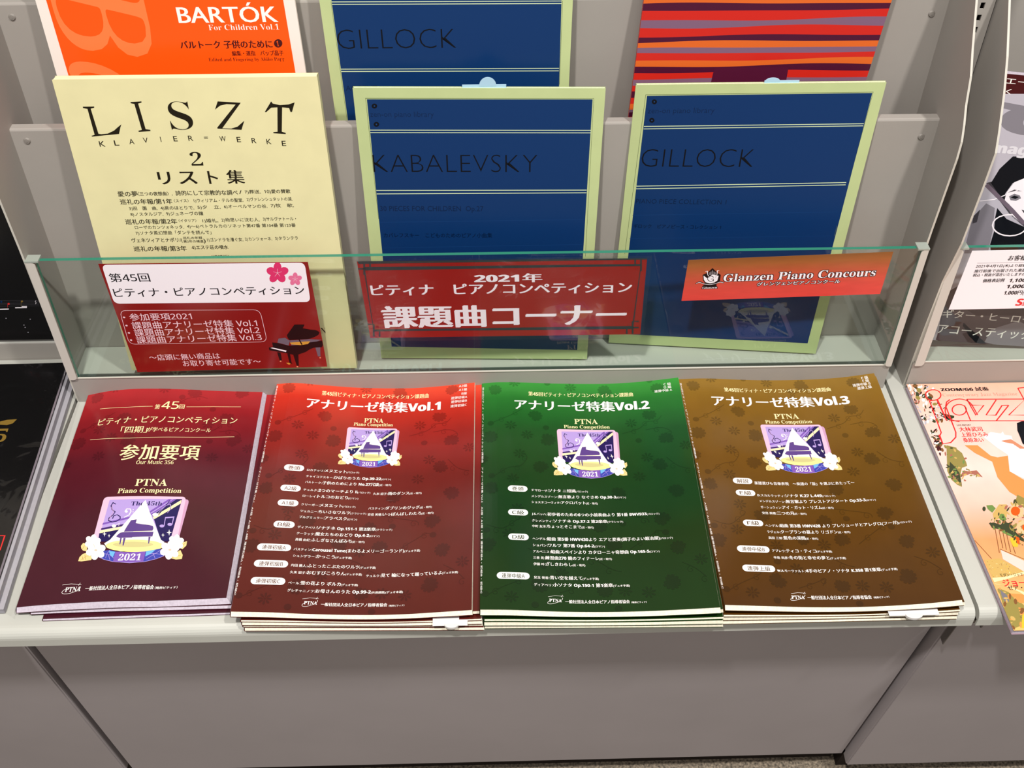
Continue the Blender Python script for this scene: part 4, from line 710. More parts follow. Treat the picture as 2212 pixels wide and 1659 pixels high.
('jazz','leafdark',2.71,[(43.12,133.43),(43.5,134.83),(45.17,136.98),(46.88,138.28),(47.34,137.74),(46.2,135.76),(44.33,133.85)]),
('jazz','peachflower',2.72,[(55.52,138.65),(54.43,138.54),(53.52,139.74),(53.47,141.35),(54.32,142.15),(55.43,141.54),(55.96,139.99)]),
('jazz','peachflower',2.73,[(47.33,126.37),(47.45,127.46),(48.61,129.26),(49.92,130.41),(50.4,130.05),(49.69,128.44),(48.32,126.81)]),
('jazz','wicker',2.74,[(49.64,120.51),(50.54,121.66),(52.18,122.29),(53.33,121.92),(53.11,120.83),(51.7,119.83),(50.16,119.69)]),
('jazz','peachflower',2.75,[(49.13,118.8),(49.93,119.82),(51.58,120.62),(52.85,120.57),(52.76,119.73),(51.4,118.72),(49.79,118.3)]),
('jazz','leafolive',2.76,[(51.25,112.01),(49.74,110.89),(47.64,110.99),(46.54,112.24),(47.26,113.69),(49.26,114.26),(51.04,113.51)]),
('jazz','pinkbrown',2.77,[(54.5,118.18),(53.15,117.12),(51.03,117.0),(49.75,117.91),(50.27,119.16),(52.2,119.82),(54.08,119.38)]),
('jazz','leafolive',2.7800000000000002,[(55.51,135.71),(55.07,136.21),(55.17,137.65),(55.74,138.95),(56.36,139.13),(56.54,138.05),(56.17,136.53)]),
('jazz','peachflower',2.79,[(53.17,119.45),(52.88,120.27),(53.47,121.85),(54.51,123.0),(55.21,122.86),(55.04,121.53),(54.13,120.01)]),
('jazz','leafolive',2.8,[(57.44,140.64),(57.91,141.47),(59.09,142.33),(60.09,142.57),(60.16,142.01),(59.24,141.07),(58.03,140.46)]),
('jazz','leafolive',2.81,[(49.47,111.59),(49.37,112.86),(50.51,115.24),(52.03,116.94),(52.79,116.68),(52.21,114.65),(50.73,112.38)]),
('jazz','leafolive',2.82,[(50.79,140.88),(51.2,141.95),(52.48,143.11),(53.66,143.48),(53.85,142.78),(52.92,141.54),(51.56,140.69)]),
('jazz','wicker',2.83,[(52.06,140.46),(51.13,140.81),(50.68,142.63),(51.04,144.54),(51.94,145.1),(52.71,143.89),(52.76,141.82)]),
('jazz','wicker',2.84,[(44.2,129.21),(43.32,129.42),(42.62,130.9),(42.64,132.54),(43.35,133.11),(44.22,132.17),(44.6,130.43)]),
('jazz','leafolive',2.85,[(57.61,126.57),(57.14,126.88),(57.1,127.95),(57.51,128.99),(58.06,129.21),(58.34,128.45),(58.14,127.27)]),
('jazz','wicker',2.86,[(39.68,135.65),(39.48,136.49),(40.11,138.16),(41.12,139.4),(41.73,139.28),(41.49,137.88),(40.58,136.27)]),
('jazz','leafolive',2.87,[(53.99,139.2),(53.64,140.36),(54.41,142.97),(55.71,145.06),(56.57,145.05),(56.34,142.95),(55.19,140.35)]),
('jazz','pinkbrown',2.88,[(52.34,126.67),(51.49,126.83),(50.56,128.15),(50.25,129.63),(50.79,130.16),(51.78,129.33),(52.47,127.78)]),
('jazz','leafolive',2.89,[(56.3,134.15),(55.76,134.41),(55.68,135.49),(56.12,136.56),(56.75,136.83),(57.09,136.08),(56.89,134.89)]),
('jazz','pinkbrown',2.9,[(49.26,114.6),(49.95,115.36),(51.19,115.76),(52.05,115.5),(51.88,114.78),(50.82,114.13),(49.65,114.05)]),
('jazz','peachflower',2.91,[(48.95,129.6),(48.32,129.3),(47.52,129.58),(47.14,130.22),(47.49,130.75),(48.28,130.77),(48.94,130.26)]),
('jazz','pinkbrown',2.92,[(42.0,140.69),(41.45,140.36),(40.54,140.37),(39.95,140.72),(40.13,141.14),(40.94,141.32),(41.78,141.12)]),
('jazz','pinkbrown',2.93,[(56.23,138.89),(57.49,140.3),(59.65,140.94),(61.09,140.33),(60.72,138.91),(58.82,137.77),(56.82,137.76)]),
('jazz','wicker',2.94,[(62.89,140.96),(62.14,140.65),(61.02,140.93),(60.38,141.61),(60.7,142.16),(61.74,142.18),(62.72,141.64)]),
('jazz','wicker',2.1,[(8.22,40.02),(7.32,39.53),(5.76,39.55),(4.72,40.06),(4.98,40.67),(6.35,40.93),(7.79,40.64)]),
('jazz','leafolive',2.11,[(8.99,28.31),(8.81,29.8),(10.04,32.88),(11.78,35.24),(12.7,35.08),(12.11,32.53),(10.46,29.52)]),
('jazz','wicker',2.12,[(7.43,36.99),(6.71,36.39),(5.65,36.35),(5.06,36.91),(5.38,37.63),(6.37,37.99),(7.28,37.7)]),
('jazz','wicker',2.13,[(12.04,31.42),(12.15,32.29),(13.11,33.78),(14.21,34.76),(14.6,34.5),(14.0,33.2),(12.86,31.83)]),
('jazz','leafolive',2.14,[(6.11,4.9),(4.7,5.32),(4.13,7.58),(4.84,9.98),(6.29,10.71),(7.4,9.22),(7.31,6.64)]),
('jazz','peachdeep',2.15,[(6.01,33.43),(6.7,34.0),(8.08,34.39),(9.11,34.3),(9.01,33.8),(7.86,33.27),(6.53,33.1)]),
('jazz','peachdeep',2.16,[(12.04,19.98),(12.73,20.88),(14.22,21.59),(15.38,21.57),(15.34,20.84),(14.13,19.96),(12.66,19.57)]),
('jazz','peachdeep',2.17,[(15.23,21.22),(14.23,21.0),(13.08,21.77),(12.63,22.95),(13.23,23.65),(14.43,23.34),(15.31,22.26)]),
('jazz','peachdeep',2.18,[(0.94,40.36),(1.09,41.74),(2.59,43.93),(4.31,45.28),(4.95,44.77),(4.03,42.78),(2.24,40.82)]),
('jazz','wicker',2.19,[(11.55,15.34),(12.03,16.43),(13.6,17.86),(15.07,18.57),(15.34,18.01),(14.2,16.6),(12.51,15.42)]),
('jazz','leafolive',2.2,[(-1.6,17.86),(-1.23,19.75),(0.92,22.2),(3.22,23.36),(3.94,22.35),(2.54,19.93),(0.07,17.94)]),
('jazz','wicker',2.21,[(4.78,28.69),(4.12,29.19),(4.14,30.75),(4.82,32.18),(5.65,32.42),(6.0,31.27),(5.62,29.61)]),
('jazz','peachdeep',2.22,[(11.47,16.53),(12.67,18.02),(15.16,19.12),(17.07,18.98),(16.96,17.72),(14.91,16.29),(12.47,15.75)]),
('jazz','wicker',2.23,[(7.59,33.62),(6.43,32.84),(4.47,32.75),(3.2,33.42),(3.57,34.34),(5.29,34.83),(7.09,34.51)]),
('jazz','leafolive',2.24,[(15.74,27.42),(14.91,27.37),(14.08,28.24),(13.88,29.38),(14.45,29.93),(15.37,29.48),(15.95,28.36)]),
('jazz','brownline',2.25,[(1.28,0.82),(0.26,1.16),(-0.26,2.9),(0.11,4.73),(1.09,5.28),(1.94,4.12),(2.03,2.13)]),
('jazz','wicker',2.2600000000000002,[(1.09,23.96),(0.11,24.05),(-0.74,25.36),(-0.82,26.9),(-0.07,27.51),(0.95,26.73),(1.46,25.15)]),
('jazz','leafolive',2.27,[(10.53,6.96),(9.75,7.21),(8.99,8.55),(8.81,9.97),(9.37,10.4),(10.23,9.52),(10.75,7.98)]),
('jazz','peachdeep',2.2800000000000002,[(4.11,10.94),(3.19,10.52),(1.7,10.71),(0.76,11.37),(1.09,11.99),(2.43,12.12),(3.77,11.65)]),
('jazz','brownline',2.29,[(12.32,16.71),(12.35,18.68),(14.33,21.52),(16.76,23.11),(17.82,22.23),(16.69,19.55),(14.25,17.1)]),
('jazz','brownline',2.3000000000000003,[(11.71,12.66),(11.25,12.71),(10.73,13.31),(10.54,14.0),(10.83,14.28),(11.38,13.92),(11.77,13.2)]),
('jazz','peachdeep',2.31,[(7.33,2.47),(6.8,3.65),(7.43,6.45),(8.74,8.77),(9.74,8.85),(9.68,6.63),(8.61,3.79)]),
('jazz','peachdeep',2.3200000000000003,[(8.67,32.18),(7.85,33.0),(7.81,35.48),(8.6,37.75),(9.62,38.1),(10.1,36.26),(9.67,33.62)]),
('jazz','wicker',2.33,[(-1.25,7.21),(-0.59,7.83),(0.84,8.38),(1.95,8.44),(1.91,7.97),(0.74,7.32),(-0.66,6.99)]),
('jazz','wicker',2.34,[(5.32,10.25),(3.59,9.95),(2.04,11.49),(1.84,13.7),(3.14,14.93),(4.96,14.24),(5.94,12.16)]),
('jazz','brownline',2.35,[(0.72,24.47),(0.25,25.84),(1.28,28.46),(3.04,30.34),(4.21,30.07),(3.89,27.85),(2.34,25.36)]),
('jazz','brownline',2.3600000000000003,[(12.13,26.72),(11.04,27.71),(11.3,30.47),(12.73,32.92),(14.25,33.2),(14.71,31.11),(13.76,28.22)]),
('jazz','leafolive',2.37,[(2.51,38.3),(1.49,38.98),(1.07,41.45),(1.58,43.85),(2.63,44.36),(3.43,42.6),(3.37,39.9)]),
('jazz','brownline',2.38,[(8.63,31.99),(8.19,33.33),(9.0,36.39),(10.45,38.87),(11.45,38.89),(11.24,36.44),(9.98,33.37)]),
('jazz','brownline',2.39,[(12.75,21.35),(13.55,22.16),(15.3,22.93),(16.68,23.09),(16.65,22.51),(15.24,21.63),(13.5,21.12)]),
('jazz','creamband',2.2,[(19.05,61.3),(18.96,61.59),(19.17,62.18),(19.53,62.62),(19.76,62.59),(19.7,62.1),(19.38,61.52)]),
('jazz','brownline',2.21,[(27.02,60.91),(26.78,60.78),(26.5,60.88),(26.39,61.12),(26.54,61.33),(26.83,61.35),(27.04,61.16)]),
('jazz','creamband',2.22,[(17.33,72.12),(17.45,72.4),(17.84,72.8),(18.22,73.01),(18.29,72.88),(18.0,72.51),(17.57,72.17)]),
('jazz','yellowprint',2.23,[(15.52,73.55),(15.72,73.88),(16.26,74.28),(16.72,74.46),(16.77,74.28),(16.35,73.87),(15.8,73.55)]),
('jazz','brownline',2.24,[(3.64,65.01),(3.44,64.82),(3.15,64.79),(2.97,64.93),(3.05,65.14),(3.32,65.26),(3.58,65.2)]),
('jazz','brownline',2.25,[(7.34,74.12),(7.39,74.37),(7.67,74.74),(7.98,74.96),(8.08,74.85),(7.89,74.5),(7.56,74.17)]),
('jazz','yellowprint',2.2600000000000002,[(3.2,57.61),(3.01,57.76),(2.96,58.24),(3.07,58.69),(3.27,58.78),(3.4,58.44),(3.37,57.92)]),
('jazz','yellowprint',2.27,[(7.65,74.61),(7.62,74.79),(7.77,75.11),(8.0,75.33),(8.12,75.28),(8.05,75.0),(7.84,74.7)]),
('jazz','yellowprint',2.2800000000000002,[(18.56,62.35),(18.47,62.48),(18.54,62.8),(18.72,63.06),(18.87,63.07),(18.88,62.81),(18.75,62.49)]),
('jazz','brownline',2.29,[(10.0,67.62),(10.26,67.85),(10.76,67.99),(11.12,67.94),(11.08,67.72),(10.66,67.51),(10.18,67.47)]),
('jazz','yellowprint',2.3000000000000003,[(13.61,66.2),(13.37,66.01),(12.98,65.98),(12.74,66.14),(12.83,66.35),(13.17,66.47),(13.52,66.4)]),
('jazz','brownline',2.31,[(3.63,73.78),(3.37,73.84),(3.1,74.27),(3.04,74.75),(3.23,74.91),(3.52,74.63),(3.7,74.13)]),
('jazz','yellowprint',2.3200000000000003,[(13.94,58.62),(14.05,58.82),(14.36,59.11),(14.65,59.27),(14.69,59.17),(14.46,58.9),(14.12,58.65)]),
('jazz','brownline',2.33,[(3.18,70.76),(3.42,71.0),(3.89,71.17),(4.24,71.12),(4.2,70.91),(3.81,70.69),(3.36,70.62)]),
('jazz','brownline',2.3400000000000003,[(19.66,70.64),(19.66,70.89),(19.9,71.3),(20.21,71.54),(20.35,71.45),(20.22,71.09),(19.91,70.73)]),
('jazz','creamband',2.35,[(14.61,62.19),(14.5,62.29),(14.5,62.6),(14.62,62.87),(14.76,62.92),(14.81,62.69),(14.74,62.37)]),
('jazz','yellowprint',2.3600000000000003,[(7.36,65.1),(7.02,64.98),(6.63,65.19),(6.48,65.59),(6.69,65.86),(7.1,65.8),(7.4,65.47)]),
('jazz','brownline',2.37,[(2.44,57.01),(2.59,57.32),(3.01,57.67),(3.39,57.79),(3.45,57.59),(3.14,57.22),(2.69,56.96)]),
('jazz','yellowprint',2.3800000000000003,[(3.46,68.49),(3.39,68.63),(3.45,68.97),(3.59,69.26),(3.71,69.28),(3.72,69.01),(3.61,68.66)]),
('jazz','yellowprint',2.39,[(14.23,62.2),(14.44,62.45),(14.87,62.63),(15.19,62.61),(15.17,62.4),(14.82,62.17),(14.4,62.08)]),
('jazz','creamband',2.4000000000000004,[(5.73,67.1),(5.5,67.19),(5.43,67.62),(5.58,68.05),(5.83,68.16),(6.0,67.87),(5.95,67.4)]),
('jazz','creamband',2.41,[(24.94,60.61),(24.76,60.72),(24.63,61.16),(24.66,61.59),(24.81,61.68),(24.98,61.38),(25.04,60.9)]),
('jazz','yellowprint',2.4200000000000004,[(17.15,63.0),(17.22,63.39),(17.65,63.92),(18.12,64.2),(18.28,64.01),(18.0,63.49),(17.5,63.05)]),
('jazz','creamband',2.43,[(6.08,57.4),(5.92,57.62),(6.02,58.15),(6.3,58.59),(6.56,58.6),(6.6,58.19),(6.38,57.66)]),
('jazz','creamband',2.4400000000000004,[(10.61,71.32),(10.38,71.41),(10.3,71.82),(10.43,72.24),(10.67,72.36),(10.84,72.08),(10.81,71.62)]),
('jazz','yellowprint',2.45,[(20.5,61.67),(20.13,61.54),(19.76,61.8),(19.68,62.24),(19.94,62.54),(20.36,62.47),(20.6,62.08)]),
('jazz','brownline',2.46,[(13.43,70.41),(13.32,70.5),(13.29,70.82),(13.36,71.11),(13.48,71.16),(13.55,70.93),(13.53,70.6)]),
('jazz','creamband',2.47,[(12.97,64.05),(12.75,64.26),(12.78,64.87),(13.05,65.42),(13.34,65.49),(13.44,65.04),(13.28,64.39)]),
('jazz','creamband',2.4800000000000004,[(19.42,60.93),(19.09,60.83),(18.79,61.09),(18.75,61.5),(19.01,61.76),(19.36,61.67),(19.54,61.3)]),
('jazz','creamband',2.49,[(18.66,64.16),(18.74,64.36),(19.02,64.65),(19.29,64.82),(19.34,64.73),(19.14,64.46),(18.83,64.2)]),
('jazz','brownline',2.5,[(2.0,58.87),(1.96,59.04),(2.1,59.38),(2.3,59.63),(2.42,59.6),(2.36,59.32),(2.17,59.0)]),
('jazz','brownline',2.5100000000000002,[(15.33,69.94),(15.05,69.94),(14.81,70.27),(14.79,70.7),(15.01,70.89),(15.3,70.7),(15.44,70.28)]),
('jazz','brownline',2.52,[(15.05,71.41),(14.99,71.64),(15.17,72.1),(15.46,72.43),(15.63,72.39),(15.57,72.01),(15.31,71.57)]),
('jazz','creamband',2.5300000000000002,[(11.53,71.15),(11.36,71.27),(11.3,71.69),(11.4,72.1),(11.57,72.19),(11.7,71.88),(11.68,71.42)]),
('jazz','creamband',2.54,[(4.9,69.14),(4.64,69.07),(4.31,69.26),(4.16,69.56),(4.31,69.75),(4.63,69.69),(4.9,69.42)]),
('jazz','brownline',2.5500000000000003,[(19.84,65.05),(19.56,65.18),(19.48,65.74),(19.64,66.3),(19.93,66.44),(20.13,66.05),(20.09,65.43)]),
('jazz','brownline',2.56,[(2.06,65.91),(2.27,66.17),(2.74,66.41),(3.11,66.43),(3.11,66.23),(2.73,65.96),(2.26,65.82)]),
('jazz','yellowprint',2.5700000000000003,[(19.08,68.55),(19.4,68.81),(19.98,68.91),(20.38,68.78),(20.3,68.52),(19.81,68.32),(19.26,68.34)]),
('jazz','yellowprint',2.58,[(17.56,68.56),(17.37,68.61),(17.24,68.91),(17.27,69.25),(17.44,69.37),(17.62,69.17),(17.67,68.81)]),
('jazz','brownline',2.5900000000000003,[(22.05,68.22),(21.82,68.03),(21.47,68.0),(21.27,68.17),(21.36,68.39),(21.68,68.52),(21.98,68.44)]),
('jazz','petalwhite',1.3,[(11.74,294.97),(10.46,294.11),(8.86,294.58),(8.13,296.03),(8.84,297.36),(10.44,297.57),(11.73,296.51)]),
('jazz','petalwhite',1.31,[(7.04,300.61),(6.71,301.35),(6.87,303.28),(7.4,304.95),(7.91,305.09),(8.01,303.61),(7.62,301.62)]),
('jazz','brownline',1.32,[(7.72,295.3),(7.86,296.11),(8.66,297.31),(9.52,297.98),(9.79,297.62),(9.27,296.51),(8.35,295.47)]),
('jazz','printblack',1.33,[(6.96,299.8),(6.0,299.91),(4.89,301.39),(4.46,303.13),(5.04,303.81),(6.19,302.92),(7.04,301.14)]),
('jazz','printblack',1.34,[(16.44,264.75),(15.73,265.07),(15.53,266.54),(16.01,268.04),(16.8,268.45),(17.31,267.45),(17.15,265.81)]),
('jazz','petalwhite',1.35,[(4.56,289.64),(4.2,290.97),(5.0,293.75),(6.38,295.89),(7.28,295.76),(7.04,293.46),(5.83,290.74)]),
('jazz','lightgrey',1.36,[(18.83,305.84),(19.48,307.41),(21.35,309.18),(23.02,309.81),(23.24,308.82),(21.84,306.97),(19.88,305.64)]),
('jazz','leafdark',1.37,[(24.85,273.35),(24.45,274.05),(24.7,275.81),(25.44,277.31),(26.09,277.42),(26.17,276.05),(25.62,274.24)]),
('jazz','pinkbrown',1.3800000000000001,[(25.69,280.86),(26.45,281.7),(27.91,282.19),(28.97,281.96),(28.82,281.19),(27.58,280.45),(26.19,280.31)]),
('jazz','pinkbrown',1.3900000000000001,[(15.13,286.66),(14.72,287.19),(14.71,288.75),(15.11,290.16),(15.61,290.37),(15.84,289.21),(15.62,287.56)]),
('jazz','lightgrey',1.4000000000000001,[(1.09,251.13),(0.88,252.57),(1.9,255.42),(3.39,257.54),(4.22,257.32),(3.76,254.93),(2.37,252.18)]),
('jazz','petalwhite',1.4100000000000001,[(18.66,270.2),(18.09,270.3),(17.51,271.25),(17.37,272.34),(17.77,272.75),(18.41,272.17),(18.81,271.03)]),
('jazz','leafdark',1.42,[(17.25,282.58),(17.26,283.19),(17.77,284.24),(18.42,284.94),(18.7,284.76),(18.41,283.83),(17.77,282.87)]),
('jazz','printblack',1.4300000000000002,[(8.17,296.08),(8.7,297.96),(10.69,300.32),(12.65,301.37),(13.09,300.32),(11.69,297.96),(9.51,296.08)]),
('jazz','leafdark',1.44,[(13.57,269.28),(12.65,268.62),(11.36,268.82),(10.67,269.71),(11.09,270.63),(12.32,270.89),(13.42,270.29)]),
('jazz','petalwhite',1.45,[(2.11,310.78),(2.03,311.66),(2.68,313.07),(3.59,313.95),(4.06,313.63),(3.74,312.36),(2.87,311.09)]),
('jazz','leafdark',1.46,[(18.17,297.36),(17.38,297.69),(16.94,299.38),(17.18,301.16),(17.93,301.69),(18.61,300.57),(18.72,298.65)]),
('jazz','printblack',1.47,[(15.11,260.91),(16.09,261.75),(18.01,262.26),(19.41,262.05),(19.25,261.28),(17.64,260.53),(15.8,260.36)]),
('jazz','petalwhite',1.48,[(19.6,293.93),(18.61,294.11),(18.05,295.8),(18.33,297.72),(19.25,298.43),(20.12,297.39),(20.27,295.38)]),
('jazz','brownline',1.49,[(19.17,253.75),(18.71,255.2),(19.63,258.13),(21.24,260.33),(22.32,260.14),(22.06,257.7),(20.66,254.86)]),
('jazz','lightgrey',1.5,[(22.64,275.36),(22.95,276.38),(24.03,277.56),(25.07,278.0),(25.29,277.38),(24.51,276.16),(23.33,275.27)]),
('jazz','lightgrey',1.51,[(0.68,284.37),(0.53,285.28),(1.08,287.21),(1.93,288.73),(2.44,288.68),(2.21,287.1),(1.43,285.18)]),
('jazz','brownline',1.52,[(16.06,308.11),(15.54,308.03),(15.01,308.61),(14.86,309.43),(15.2,309.86),(15.79,309.58),(16.16,308.8)]),
('jazz','pinkbrown',1.53,[(13.47,274.85),(14.72,276.52),(16.88,277.24),(18.31,276.46),(17.94,274.78),(16.05,273.46),(14.07,273.49)]),
('jazz','petalwhite',1.54,[(9.01,286.62),(8.78,287.29),(9.11,288.84),(9.74,290.11),(10.2,290.13),(10.15,288.9),(9.62,287.33)]),
('jazz','petalwhite',1.55,[(18.42,261.3),(17.11,260.85),(15.74,261.95),(15.35,263.76),(16.24,264.93),(17.73,264.58),(18.7,262.96)]),
('jazz','lightgrey',1.56,[(-0.55,292.7),(-0.61,294.46),(0.81,297.43),(2.64,299.37),(3.5,298.81),(2.74,296.18),(0.94,293.46)]),
('jazz','petalwhite',1.57,[(13.11,260.43),(11.66,259.82),(9.9,260.77),(9.15,262.57),(9.97,263.87),(11.75,263.68),(13.15,262.14)]),
('jazz','leafdark',1.58,[(13.27,254.48),(11.64,253.94),(10.17,255.35),(9.97,257.66),(11.19,259.12),(12.92,258.64),(13.84,256.57)]),
('jazz','lightgrey',1.59,[(21.41,276.3),(22.25,277.23),(23.98,277.97),(25.29,277.98),(25.21,277.23),(23.78,276.3),(22.09,275.89)]),
('jazz','printblack',1.6,[(-0.74,263.17),(0.14,264.27),(1.91,265.02),(3.24,264.86),(3.12,263.9),(1.65,262.87),(-0.07,262.55)]),
('jazz','petalwhite',1.61,[(3.45,254.58),(3.91,256.03),(5.44,257.57),(6.89,258.05),(7.16,257.11),(6.05,255.45),(4.4,254.33)]),
('jazz','petalwhite',1.62,[(1.04,230.58),(1.27,231.37),(2.15,232.43),(3.03,232.96),(3.23,232.57),(2.61,231.55),(1.63,230.66)]),
('jazz','printblack',1.6300000000000001,[(12.5,275.6),(13.03,276.89),(14.59,278.42),(16.02,279.04),(16.23,278.28),(15.07,276.71),(13.41,275.52)]),
('jazz','leafdark',1.6400000000000001,[(6.67,306.62),(6.94,307.44),(7.85,308.42),(8.71,308.84),(8.87,308.37),(8.21,307.37),(7.23,306.59)]),
('jazz','printblack',1.6500000000000001,[(27.0,263.09),(25.89,262.88),(24.82,264.07),(24.59,265.76),(25.37,266.68),(26.58,266.13),(27.31,264.53)]),
('jazz','printblack',1.6600000000000001,[(17.86,257.98),(18.53,258.88),(19.76,259.33),(20.6,258.98),(20.43,258.1),(19.37,257.35),(18.23,257.29)]),
('jazz','petalwhite',1.67,[(2.41,296.82),(1.83,297.52),(1.95,299.48),(2.68,301.23),(3.47,301.44),(3.73,299.97),(3.26,297.91)]),
('jazz','lightgrey',1.6800000000000002,[(-0.88,278.79),(-0.63,279.51),(0.24,280.6),(1.07,281.22),(1.24,280.92),(0.61,279.92),(-0.33,278.97)]),
('jazz','lightgrey',1.69,[(-0.18,257.92),(0.35,259.65),(2.36,262.24),(4.34,263.74),(4.78,263.02),(3.36,260.62),(1.15,258.35)]),
('jazz','brownline',1.7000000000000002,[(6.89,272.72),(6.9,273.34),(7.38,274.58),(7.97,275.52),(8.22,275.45),(7.95,274.42),(7.35,273.2)]),
('jazz','printblack',1.71,[(18.08,309.77),(18.82,310.51),(20.2,310.87),(21.17,310.57),(21.0,309.85),(19.83,309.24),(18.53,309.2)]),
('jazz','pinkbrown',1.72,[(7.83,224.97),(6.49,224.94),(5.51,226.69),(5.64,228.91),(6.78,229.92),(8.06,228.96),(8.53,226.76)]),
('jazz','petalwhite',1.73,[(3.52,238.43),(2.9,238.24),(2.28,238.78),(2.14,239.65),(2.57,240.2),(3.26,240.01),(3.68,239.22)]),
('jazz','petalwhite',1.74,[(1.19,282.45),(1.12,283.12),(1.6,284.44),(2.27,285.43),(2.62,285.33),(2.39,284.22),(1.75,282.94)]),
('jazz','petalwhite',1.75,[(6.36,300.05),(6.91,300.64),(8.01,301.04),(8.83,300.94),(8.74,300.43),(7.83,299.88),(6.77,299.71)]),
('jazz','leafdark',1.76,[(11.56,255.16),(10.88,255.01),(10.15,255.68),(9.91,256.66),(10.35,257.23),(11.13,256.94),(11.68,256.02)]),
('jazz','petalwhite',1.77,[(14.87,308.14),(14.78,308.89),(15.24,310.55),(15.9,311.87),(16.26,311.85),(16.05,310.51),(15.43,308.86)]),
('jazz','leafdark',1.78,[(24.95,256.48),(25.44,257.24),(26.63,258.15),(27.64,258.52),(27.7,258.07),(26.76,257.15),(25.54,256.44)]),
('jazz','leafdark',1.79,[(4.0,257.25),(2.66,257.44),(1.96,259.53),(2.44,261.96),(3.73,262.89),(4.86,261.62),(4.98,259.11)]),
('jazz','pinkbrown',1.8,[(3.56,286.88),(2.81,286.53),(1.95,287.03),(1.63,288.01),(2.09,288.72),(2.99,288.64),(3.64,287.82)]),
('jazz','leafdark',1.81,[(16.06,303.41),(16.19,305.07),(17.65,307.42),(19.35,308.69),(19.99,307.92),(19.11,305.68),(17.36,303.68)]),
('jazz','leafdark',1.82,[(5.65,284.73),(5.06,284.94),(4.56,286.14),(4.52,287.43),(4.98,287.84),(5.58,287.05),(5.88,285.67)]),
('jazz','petalwhite',1.83,[(16.41,308.29),(15.11,307.17),(12.91,306.95),(11.46,307.79),(11.86,309.06),(13.8,309.8),(15.83,309.46)]),
('jazz','petalwhite',1.84,[(0.15,260.54),(0.68,261.68),(2.2,263.14),(3.57,263.81),(3.75,263.19),(2.61,261.74),(1.01,260.56)]),
('jazz','petalwhite',1.85,[(7.12,277.31),(6.81,278.48),(7.54,280.9),(8.76,282.74),(9.56,282.61),(9.32,280.61),(8.24,278.25)]),
('jazz','brownline',1.86,[(2.8,219.52),(2.42,220.3),(2.81,222.05),(3.67,223.46),(4.36,223.46),(4.36,222.05),(3.66,220.3)]),
('jazz','pinkbrown',1.87,[(16.28,256.84),(15.26,256.35),(14.13,256.98),(13.74,258.26),(14.38,259.22),(15.57,259.15),(16.41,258.09)]),
('jazz','lightgrey',1.88,[(5.0,256.23),(5.49,257.68),(7.23,260.07),(8.93,261.59),(9.29,261.1),(8.05,258.97),(6.14,256.8)]),
('jazz','petalwhite',1.8900000000000001,[(2.5,304.89),(2.02,305.86),(2.33,308.31),(3.21,310.39),(3.99,310.53),(4.08,308.63),(3.42,306.12)]),
('jazz','petalwhite',1.9,[(4.18,310.27),(3.18,309.36),(1.54,309.19),(0.48,309.89),(0.8,310.93),(2.27,311.53),(3.77,311.24)]),
('jazz','petalwhite',1.9100000000000001,[(4.55,253.0),(3.97,253.99),(4.37,256.35),(5.45,258.32),(6.41,258.4),(6.51,256.54),(5.68,254.14)]),
('jazz','petalwhite',1.92,[(13.31,305.71),(12.34,305.56),(11.03,306.55),(10.36,307.93),(10.85,308.66),(12.12,308.2),(13.22,306.88)]),
('jazz','printblack',1.9300000000000002,[(4.72,262.77),(5.26,263.23),(6.23,263.4),(6.91,263.16),(6.79,262.68),(5.95,262.34),(5.03,262.38)]),
('jazz','petalwhite',1.94,[(7.82,288.59),(6.55,288.12),(4.6,288.82),(3.45,290.17),(3.96,291.16),(5.75,291.03),(7.47,289.89)]),
('jazz','printblack',1.9500000000000002,[(24.15,281.53),(23.78,282.39),(24.25,284.24),(25.21,285.68),(25.93,285.63),(25.87,284.13),(25.08,282.31)]),
('jazz','leafdark',1.96,[(21.33,307.96),(20.99,308.29),(21.0,309.32),(21.36,310.28),(21.79,310.44),(21.98,309.68),(21.77,308.58)]),
('jazz','petalwhite',1.9700000000000002,[(20.37,267.66),(19.48,266.74),(18.1,266.55),(17.27,267.23),(17.61,268.27),(18.87,268.89),(20.1,268.61)]),
('jazz','petalwhite',1.98,[(5.0,225.01),(5.48,225.73),(6.47,226.22),(7.23,226.11),(7.17,225.49),(6.35,224.82),(5.38,224.61)]),
('jazz','lightgrey',1.9900000000000002,[(1.35,270.67),(0.69,271.1),(0.5,272.73),(0.91,274.34),(1.63,274.72),(2.1,273.57),(1.98,271.77)]),
('jazz','petalwhite',2.0,[(9.63,281.45),(9.79,282.07),(10.48,283.13),(11.17,283.82),(11.35,283.63),(10.87,282.7),(10.11,281.73)]),
('jazz','lightgrey',2.01,[(19.94,266.13),(20.38,266.74),(21.25,267.13),(21.9,267.02),(21.83,266.49),(21.1,265.93),(20.26,265.77)]),
('jazz','pinkbrown',2.02,[(17.01,261.07),(16.36,262.19),(16.87,264.79),(18.16,266.91),(19.26,266.95),(19.33,264.88),(18.33,262.26)]),
('jazz','pinkbrown',2.0300000000000002,[(2.83,282.1),(3.1,283.58),(4.6,286.01),(6.2,287.56),(6.69,287.06),(5.7,284.89),(3.99,282.68)]),
('jazz','petalwhite',2.04,[(11.3,293.13),(11.71,293.97),(12.77,294.88),(13.7,295.15),(13.78,294.6),(12.97,293.63),(11.86,292.97)]),
('jazz','lightgrey',2.05,[(11.03,263.22),(10.22,262.94),(9.23,263.54),(8.8,264.59),(9.26,265.29),(10.26,265.11),(11.04,264.19)]),
('jazz','petalwhite',2.06,[(6.22,300.44),(5.7,300.93),(5.58,302.56),(5.94,304.11),(6.51,304.4),(6.86,303.21),(6.73,301.45)]),
('jazz','leafdark',2.0700000000000003,[(-1.2,283.13),(-0.1,284.17),(1.92,284.63),(3.34,284.16),(3.09,283.11),(1.36,282.28),(-0.55,282.29)]),
